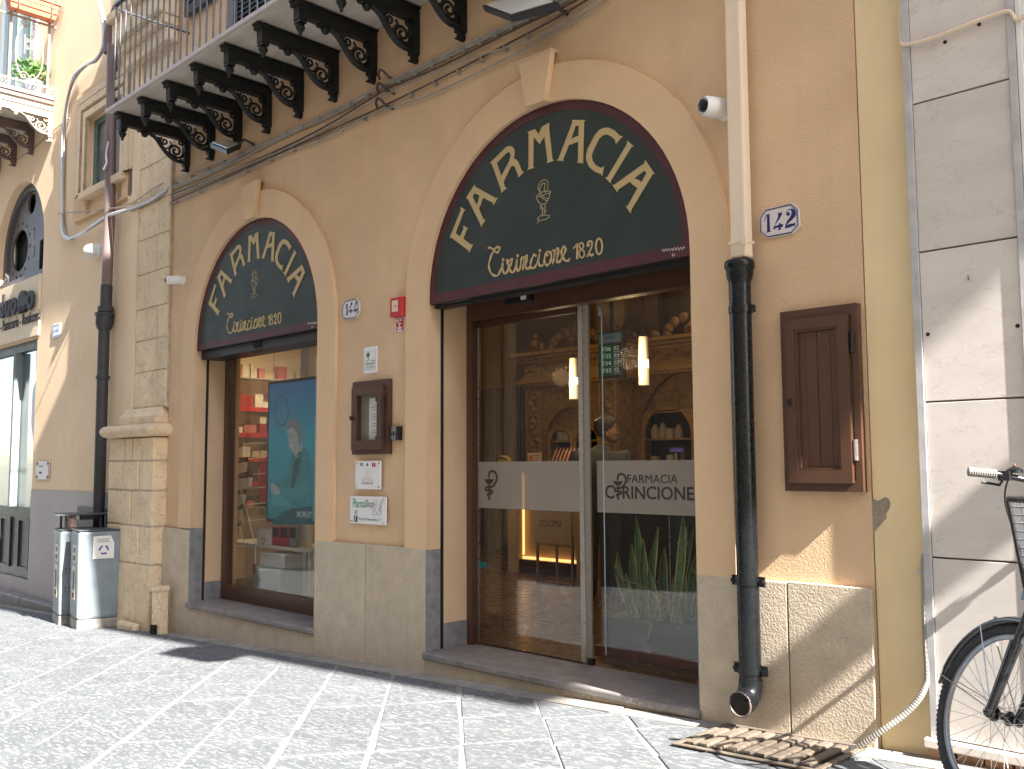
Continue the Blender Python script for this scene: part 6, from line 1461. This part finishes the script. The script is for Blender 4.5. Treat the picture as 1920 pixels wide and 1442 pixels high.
# ------------------------------------------------------------------ drain grate
gx0, gx1, gy0, gy1 = -2.66, -1.98, -.50, -.075
t = thing('drain_grate', (-2.3, -.3, gz(-2.3)), 'rusty slotted drain grate in the paving under the black pipe outlet', 'grate')
zz = lambda x: gz(x)+.011
obj('pit_shade', MB().add([(gx0, gy0, zz(gx0)-.004), (gx1, gy0, zz(gx1)-.004), (gx1, gy1, zz(gx1)-.004), (gx0, gy1, zz(gx0)-.004)], [(0, 1, 2, 3)]), M['pit'], t)  # flat dark sheet above the paving, painted as the shade between bars
def gbox(x0, x1, y0, y1, h): return MB().hexa([(x0, y0, zz(x0)-.003), (x1, y0, zz(x1)-.003), (x1, y1, zz(x1)-.003), (x0, y1, zz(x0)-.003)], [(x0, y0, zz(x0)+h), (x1, y0, zz(x1)+h), (x1, y1, zz(x1)+h), (x0, y1, zz(x0)+h)])
for a_ in ((gx0-.03, gx1+.03, gy0-.03, gy0-.003), (gx0-.03, gx1+.03, gy1+.003, gy1+.03), (gx0-.03, gx0-.002, gy0, gy1), (gx1+.002, gx1+.03, gy0, gy1)): obj('frame_bar', gbox(*a_, .006), M['grate'], t, bev=.003)
n = 9
for i in range(n):
    x0 = gx0+.012+i*(gx1-gx0-.02)/n; obj('grate_bar', gbox(x0, x0+.046, gy0+.03, gy1-.03, .010+.003*(i % 2)), M['grate'], t, bev=.003)

# ------------------------------------------------------------------ litter bins
def bin_(corner, u, v, du, dv, h, label, lid):
    c = Vector(corner); u = Vector((*u, 0)).normalized(); v = Vector((*v, 0)).normalized(); zb = gz(c.x)+.005
    t = thing('litter_bin', (c.x, c.y, zb), label, 'bin', 'grey street litter bins')
    pt = lambda a_, b_, z, k=0: tuple(c+u*(a_+(-k if a_ == 0 else k))+v*(b_+(-k if b_ == 0 else k))+Vector((0, 0, z-c.z)))
    c.z = 0
    ring = lambda z, k=0: [pt(0, 0, z, k), pt(du, 0, z, k), pt(du, dv, z, k), pt(0, dv, z, k)]
    obj('base', MB().hexa(ring(zb-.02, -.004), ring(zb+.085, -.004)), M['rust'], t, bev=.012)
    obj('bin_body', MB().hexa(ring(zb+.0855, .0), ring(zb+h, .012)), M['bin'], t, bev=.03)
    obj('top_plate', MB().hexa(ring(zb+h+.001, .014), ring(zb+h+.012, .014)), M['bin_dark'], t, bev=.004)
    m = MB()      # sticker on the narrow left face
    def face(a0, a1, z0, z1, off, fa='v'):
        if fa == 'v': q = [c+v*a0, c+v*a1]; nrm = -u
        else: q = [c+u*a0, c+u*a1]; nrm = -v
        k = .006+off
        p = [q[0]+nrm*k, q[1]+nrm*k]; b_ = [Vector((0, 0, zb+z0)), Vector((0, 0, zb+z1))]
        return MB().hexa([tuple(p[0]+b_[0]-nrm*.002), tuple(p[1]+b_[0]-nrm*.002), tuple(p[1]+b_[0]), tuple(p[0]+b_[0])], [tuple(p[0]+b_[1]-nrm*.002), tuple(p[1]+b_[1]-nrm*.002), tuple(p[1]+b_[1]), tuple(p[0]+b_[1])])
    for z0, z1 in ((.28, .62), (.66, .86)):
        s_ = obj('sticker', face(.09, .27, z0, z1, .004), M['cream'], t); obj('sticker_print', face(.14, .22, z0+.10, z1-.05, .0065), M['ink_blue'], s_); obj('sticker_mark', face(.13, .23, z0+.02, z0+.07, .0065), M['ink'], s_)
    hl = MB(); f_ = face
    for zc_ in (.30, .5, .7):
        for i in range(3):
            for j in range(3):
                b0 = face(.05+.04*i, .062+.04*i, zc_+.035*j, zc_+.047*j, .003, 'u'); hl.add(b0.v, b0.f)
    if lid: obj('perforations', hl, M['bin_dark'], t)
    if lid:
        m = MB()
        for a_, b_ in ((.05, .05), (du-.05, .05), (du-.05, dv-.05), (.05, dv-.05)):
            p = Vector(pt(a_, b_, 0)); m.tube([(p.x-.012, p.y, zb+h), (p.x-.012, p.y, zb+h+.16)], .009, 6); m.tube([(p.x+.012, p.y, zb+h), (p.x+.012, p.y, zb+h+.16)], .009, 6)
        obj('roof_posts', m, M['bin_dark'], t)
        obj('rain_roof', MB().hexa(ring(zb+h+.16, .06), ring(zb+h+.175, .06)), M['bin_dark'], t, bev=.004)
        obj('ashtray', MB().hexa([tuple(Vector(p)*.62+Vector(ring(zb+h+.10)[2])*.38 - Vector((0, 0, Vector(p).z*.62+Vector(ring(zb+h+.10)[2]).z*.38-(zb+h+.10)))) for p in ring(zb+h+.10, -.06)], [tuple(Vector(p)*.62+Vector(ring(zb+h+.10)[2])*.38 - Vector((0, 0, Vector(p).z*.62+Vector(ring(zb+h+.10)[2]).z*.38-(zb+h+.155)))) for p in ring(zb+h+.10, -.06)]), M['bin_dark'], t, bev=.004)
    return t, c, u, v, zb
u_, v_ = (.18, .98), (-.98, .18)
t, c, u, v, zb = bin_((-10.02, -.507, 0), u_, v_, .455, .40, .985, 'front grey bin with a white paper recycling notice on its wide face', False)
# notice on the wide face: face plane along u from the corner, normal -v
nrm = -v; k = .022
P0 = lambda a_, z: c+u*a_+nrm*k+Vector((0, 0, zb+z))
q = [P0(.13, .70), P0(.335, .70), P0(.335, .86), P0(.30, .935), P0(.13, .93)]
nt_ = MB().add([tuple(p) for p in q]+[tuple(p-nrm*.003) for p in q], [(0, 1, 2, 3, 4), (9, 8, 7, 6, 5)]+[(i, i+5, (i+1) % 5+5, (i+1) % 5) for i in range(5)])
nn = thing('paper_notice', tuple(q[0]), 'white paper recycling notice taped to the front bin with a torn corner', 'notice')
obj('sheet', nt_, M['paper'], nn)
rm_ = MB()
for kk in range(3):
    a0 = R(90+120*kk+18)
    rm_.ribbon([(.04*math.cos(a0+R(84)*i/6), .04*math.sin(a0+R(84)*i/6)) for i in range(7)], [.016]*5+[.028, .001], -.001, 0)
base_ = P0(.235, .79); rm_.v = [tuple(base_+u*x_+Vector((0, 0, z_))+nrm*(.0012-y_)) for x_, y_, z_ in rm_.v]
obj('recycling_symbol', rm_, mat('violet_print', (.08, .06, .22), .6, 0), nn)
tl = MB()
for z_, a0, a1 in ((.90, .16, .29), (.885, .17, .28), (.87, .16, .30)):
    p = [P0(a0, z_)+nrm*.001, P0(a1, z_)+nrm*.001]; tl.add([tuple(p[0]), tuple(p[1]), tuple(p[1]+Vector((0, 0, .005))), tuple(p[0]+Vector((0, 0, .005)))], [(0, 1, 2, 3)])
obj('printed_lines', tl, M['ink'], nn)
t2, c2, u2, v2, zb2 = bin_((-10.62, -.47, 0), u_, v_, .455, .40, .99, 'rear grey bin with a flat rain roof on posts, stuffed with a paper bag', True)
t = thing('paper_bag', (c2.x+.02, c2.y+.08, zb2+.99), 'crumpled pinkish paper bag sticking out of the rear bin', 'bag')
m = MB(); cc = c2+u2*.12+v2*.08
for dx_, r_, hz_ in ((0, .07, .12), (-.07, .05, .07)):
    m.ball((cc.x+dx_, cc.y, zb2+1.03+hz_*.3), r_, 9, 6, (1, .8, 1.3))
random.seed(6); m.v = [(x_+random.uniform(-.012, .012), y_+random.uniform(-.012, .012), z_+random.uniform(-.012, .012)) for x_, y_, z_ in m.v]
obj('bag', m, mat('pink_kraft_paper', (.60, .42, .36), .8, .15, 12), t)

# ------------------------------------------------------------------ bicycle
WR = .345
AZ, TL = -.60, .33      # the front wheel is steered towards the wall and leans with the bicycle
NN = Vector((math.sin(AZ)*math.cos(TL), -math.cos(AZ)*math.cos(TL), math.sin(TL))); AA = Vector((math.cos(AZ), math.sin(AZ), 0)); BB = NN.cross(AA)
if BB.z < 0: BB = -BB
HB = Vector((-1.235, -.48, gz(-1.235)+WR*math.cos(TL)))
FM = Matrix(((AA.x, -NN.x, BB.x, HB.x), (AA.y, -NN.y, BB.y, HB.y), (AA.z, -NN.z, BB.z, HB.z), (0, 0, 0, 1)))
RM = Matrix.Rotation(R(-10), 4, 'X'); RM.translation = Vector((-.16, -.62, gz(-.1)+WR*.985))
t = thing('bicycle', (-.7, -.55, gz(-.7)), 'black city bicycle with mudguards and front basket leaning by the marble wall', 'bicycle')
def tf(mb, Mx): mb.v = [tuple(Mx @ Vector(v)) for v in mb.v]; return mb
ci = lambda r, i, n, y=0: (r*math.cos(2*math.pi*i/n), y, r*math.sin(2*math.pi*i/n))
def wheel(Mx):
    n = 64
    o = obj('tyre', tf(MB().tube([ci(WR-.02, i, n) for i in range(n)], .0215, 10, True), Mx), M['rubber'], t, True)
    k = MB()
    for i in range(112):
        a_ = 2*math.pi*i/112
        for s_ in (-1, 1):
            r0, r1 = WR-.004, WR+.0022; da = .018
            f = lambda r, y_, d: (r*math.cos(a_+d), y_, r*math.sin(a_+d))
            k.add([f(r0, s_*.002, 0), f(r1, s_*.002, 0), f(r1-.003, s_*.015, da*1.2), f(r0-.006, s_*.015, da*1.2), f(r0, s_*.002, da), f(r1, s_*.002, da), f(r1-.003, s_*.015, da*2.2), f(r0-.006, s_*.015, da*2.2)], [(0, 1, 2, 3), (4, 7, 6, 5), (1, 5, 6, 2), (0, 4, 5, 1), (3, 2, 6, 7)])
    tag(obj('tread', tf(k, Mx), M['rubber'], o), kind='stuff')
    rr = obj('rim', tf(MB().tube([ci(WR-.043, i, n) for i in range(n)], .011, 8, True).tube([ci(WR-.050, i, n) for i in range(n)], .009, 6, True), Mx), M['rim'], t, True)
    for i in range(36):
        a_ = 2*math.pi*i/36; s_ = 1 if i % 2 else -1; b_ = a_+(.9 if (i//2) % 2 else -.9)
        obj('spoke', tf(MB().tube([(.026*math.cos(b_), s_*.03, .026*math.sin(b_)), ((WR-.055)*math.cos(a_), s_*.003, (WR-.055)*math.sin(a_))], .0012, 5), Mx), M['steel'], rr)
    obj('hub', tf(MB().lathe([(.010, -.075), (.010, -.045), (.028, -.038), (.028, -.030), (.015, -.024), (.015, .024), (.028, .030), (.028, .038), (.010, .045), (.010, .075)], (0, 0, 0), 'y', 14), Mx), M['bike_black'], t, True)
wheel(FM); wheel(RM)
def guard(a0, a1, Mx):
    m = MB(); n = 26; pr_ = [(-.030, -.014), (-.026, .002), (-.012, .011), (.012, .011), (.026, .002), (.030, -.014)]
    vs = []
    for i in range(n+1):
        a_ = R(a0+(a1-a0)*i/n); w_ = 1 if 1 < i < n-1 else .8
        for y_, d in pr_: r = WR+.018+d; vs.append((r*math.cos(a_), y_*w_, r*math.sin(a_)))
    fs = [(i*6+j, i*6+j+1, (i+1)*6+j+1, (i+1)*6+j) for i in range(n) for j in range(5)]
    o = obj('mudguard', tf(m.add(vs, fs), Mx), M['bike_black'], t, True); s = o.modifiers.new('thick', 'SOLIDIFY'); s.thickness = .002
    return o
g = guard(20, 174, FM); guard(5, 170, RM)
m = MB()
for a_ in (168, 122):
    for s_ in (-1, 1):
        r = WR+.012; m.tube([(r*math.cos(R(a_)), s_*.030, r*math.sin(R(a_))), (.01, s_*.058, .01)], .0028, 5)
    m.ball(((WR+.036)*math.cos(R(a_-8)), 0, (WR+.036)*math.sin(R(a_-8))), .009, 8, 5)
obj('mudguard_stay', tf(m, FM), M['steel'], g)
ANG = R(80); ax_ = Vector((math.cos(ANG), 0, math.sin(ANG)))      # in wheel axes
m = MB()
for s_ in (-1, 1):
    h0 = Vector((.012, s_*.064, 0)); m.tube([tuple(h0), tuple(h0+ax_*.28)], [.017, .023], 10); m.tube([tuple(h0+ax_*.28), tuple(h0+ax_*.46)], .014, 10)
    m.ball(tuple(h0), .022, 8, 6)
cl = Vector((.012, 0, 0))+ax_*.46; m.box(cl.x-.032, cl.x+.032, -.088, .088, cl.z-.026, cl.z+.026)
for s_ in (-1, 1): m.lathe([(.021, 0), (.021, .018), (.012, .022)], (cl.x, s_*.064, cl.z+.026), 'z', 12)
obj('fork', tf(m, FM), M['bike_black'], t, True)
W = lambda v: FM @ Vector(v)
hs, he, T_ = W(cl), W(cl+ax_*.17), W(cl+ax_*.34)
hd_m = RM.translation
bb = hd_m+Vector((-.48, -.02, -.05)); stt = bb+Vector((.13, .09, .48))
m = MB().tube([tuple(hs), tuple(he)], .023, 12)
m.tube([tuple(hs.lerp(he, .2)), tuple((hs+bb)/2+Vector((0, 0, -.07))), tuple(bb)], .021, 12); m.tube([tuple(hs.lerp(he, .8)), tuple(bb.lerp(stt, .42))], .016, 10)
m.tube([tuple(bb), tuple(stt)], .018, 12)
for s_ in (-1, 1):
    ry = Vector((0, s_*.06, 0)); m.tube([tuple(bb+ry*.5), tuple(hd_m+ry)], .010, 8); m.tube([tuple(stt+ry*.4-Vector((0, 0, .04))), tuple(hd_m+ry)], .008, 8)
obj('frame', m, M['bike_black'], t, True)
obj('seat_post', MB().tube([tuple(stt), tuple(stt+Vector((.04, .02, .15)))], .013, 10), M['steel'], t)
sd = stt+Vector((.05, .02, .17)); HY = sd.y
obj('saddle', MB().hexa([(sd.x-.15, HY-.02, sd.z), (sd.x+.11, HY-.09, sd.z), (sd.x+.11, HY+.09, sd.z), (sd.x-.15, HY+.02, sd.z)], [(sd.x-.15, HY-.02, sd.z+.045), (sd.x+.11, HY-.085, sd.z+.07), (sd.x+.11, HY+.085, sd.z+.07), (sd.x-.15, HY+.02, sd.z+.045)]), M['black'], t, bev=.02)
obj('chainring', MB().lathe([(.09, -.055), (.09, -.05)], tuple(bb), 'y', 24), M['steel'], t)
obj('crank', MB().tube([tuple(bb+Vector((0, -.06, 0))), tuple(bb+Vector((.12, -.065, -.12)))], .011, 8).box(bb.x+.08, bb.x+.17, bb.y-.16, bb.y-.075, bb.z-.135, bb.z-.11), M['black'], t)
# handlebar with rubber grips, bell and brake levers
gr0 = at(1815, 884, T_.y-.24); gr1 = at(1868, 889, T_.y-.19); hb = at(1915, 898, T_.y-.12)
T2 = Vector((T_.x, T_.y, hb.z-.03)); nh = Vector((NN.x, NN.y, 0)).normalized(); mir = lambda p: p-2*(p-T2).dot(nh)*nh
m = MB().tube([tuple(he), tuple(he.lerp(T2, .6)), tuple(T2)], .014, 10)
m.tube(smooth_pts([tuple(p) for p in (gr0, gr1, hb, T2, mir(hb), mir(gr1), mir(gr0))], 4), .0115, 10); obj('handlebar', m, M['bike_black'], t, True)
for f in (lambda p: p, mir):
    a_, b_ = f(gr0), f(gr1); n = 24
    obj('grip', MB().tube([tuple(a_.lerp(b_, i/n)) for i in range(n+1)], [.0185 if i % 2 else .0165 for i in range(n+1)], 12), M['grip'], t)
    c_ = b_.lerp(f(hb), .35); obj('brake_lever', MB().tube([tuple(c_), tuple(c_+Vector((-.03, .03, -.035))), tuple(a_.lerp(b_, .5)+Vector((-.02, .05, -.035)))], .006, 6).box(c_.x-.02, c_.x+.02, c_.y-.02, c_.y+.02, c_.z-.018, c_.z+.018), M['black'], t)
c_ = gr1.lerp(hb, .75)+Vector((0, 0, .018)); obj('bell', MB().lathe([(.030, 0), (.028, .012), (.017, .02), (.004, .024)], tuple(c_), 'z', 14), M['black_gloss'], t, True); obj('bell_lever', MB().box(c_.x-.045, c_.x-.02, c_.y-.01, c_.y+.01, c_.z-.004, c_.z+.004).ball((c_.x, c_.y, c_.z+.028), .006, 8, 5), M['copper'], t)
obj('brake_cable', MB().tube(smooth_pts([tuple(gr1.lerp(hb, .5)), tuple(at(1885, 945, T_.y-.1)), tuple(hs+Vector((-.06, -.06, .16))), tuple(hs+Vector((-.03, -.05, .02)))], 6), .0035, 6), M['black'], t, True)
# wire basket ahead of the head tube, held in the steering axes
p_ = at(1972, 1045, hs.y-.05); bc = p_+AA*.13
bz0, bz1, bl_, bw = hs.z+.06, hb.z-.07, .13, .17
hz_ = lambda f, g: Vector((AA.x, AA.y, 0))*f+nh*g
def rr_(z, k): return [tuple(Vector((bc.x, bc.y, z))+hz_(f*(bl_-k), g*(bw-k))) for f, g in ((-1, -1), (1, -1), (1, 1), (-1, 1))]
bk = MB().tube(smooth_pts(rr_(bz1, 0), 4, True), .010, 6, True).tube(smooth_pts(rr_(bz0, .03), 4, True), .008, 6, True)
cs = [Vector(p) for p in rr_(bz1, 0)]; cb = [Vector(p) for p in rr_(bz0, .03)]
for i in range(4): bk.tube([tuple(cs[i]), tuple(cb[i])], .008, 6)
obj('basket_rim', bk, M['black'], t, True)
ms = MB()
for i in range(4):
    for k in range(1, 12): ms.tube([tuple(cs[i].lerp(cs[(i+1) % 4], k/12)), tuple(cb[i].lerp(cb[(i+1) % 4], k/12))], .0017, 4)
for j in range(1, 11): ms.tube([tuple(cb[i].lerp(cs[i], j/11)) for i in range(4)], .0017, 4, True)
for k in range(1, 9): ms.tube([tuple(cb[0].lerp(cb[1], k/9)), tuple(cb[3].lerp(cb[2], k/9))], .0017, 4)
tag(obj('basket_mesh', ms, M['iron_rail'], t), kind='stuff')

# ------------------------------------------------------------------ opposite side of the street
ob_ = thing('opposite_building', (-6, -5.95, gz(-6)), 'plain pale building across the street, behind the viewer', 'building')
ho = [[(x0, z0), (x0+1.2, z0), (x0+1.2, z0+2.4), (x0, z0+2.4)] for x0 in (-26, -22, -18, -13.2, -9.4, 2.2, 6) for z0 in (3.6,)]
link('wall', shape('wall', [[(-32, -4), (24, -4), (24, 11.5), (-32, 11.5)]]+ho, -6.2, -5.9), M['pale_wall'], ob_)
for q in ho: bx('window', M['glass_dark'], ob_, q[0][0]-.05, q[1][0]+.05, -6.10, -6.08, q[0][1]-.05, q[2][1]+.05)
dst = mat('dark_reflection_board', (.20, .175, .15), .7, .2, 2)
for x0, x1 in ((-31, -24.5), (-24.2, -16.6), (-16.3, -11.2), (-10.9, -5.5)): bx('dark_board', dst, ob_, x0, x1, -5.897, -5.84, -2.6, 2.6)  # added dark boards, keep the pale wall out of the glass reflections
# wall lantern on a long arm, above and to the right of the frame
t = thing('street_lantern', (.35, .03, 5.1), 'black iron street lantern on a long wall arm above the right building', 'lantern')
obj('lantern_body', MB().lathe([(.05, .42), (.30, .30), (.26, .28), (.20, -.12), (.10, -.16), (.03, -.2)], (.3, -1.35, 5.0), 'z', 6), M['black'], t)
obj('lantern_arm', MB().tube(smooth_pts([(.3, -1.35, 5.42), (.38, -1.1, 5.5), (.5, -.6, 5.35), (.55, .03, 5.0)], 5), .02, 8).tube(smooth_pts([(.5, -.6, 5.33), (.52, -.3, 5.05), (.55, .03, 4.9)], 5), .015, 8), M['black'], t, True)
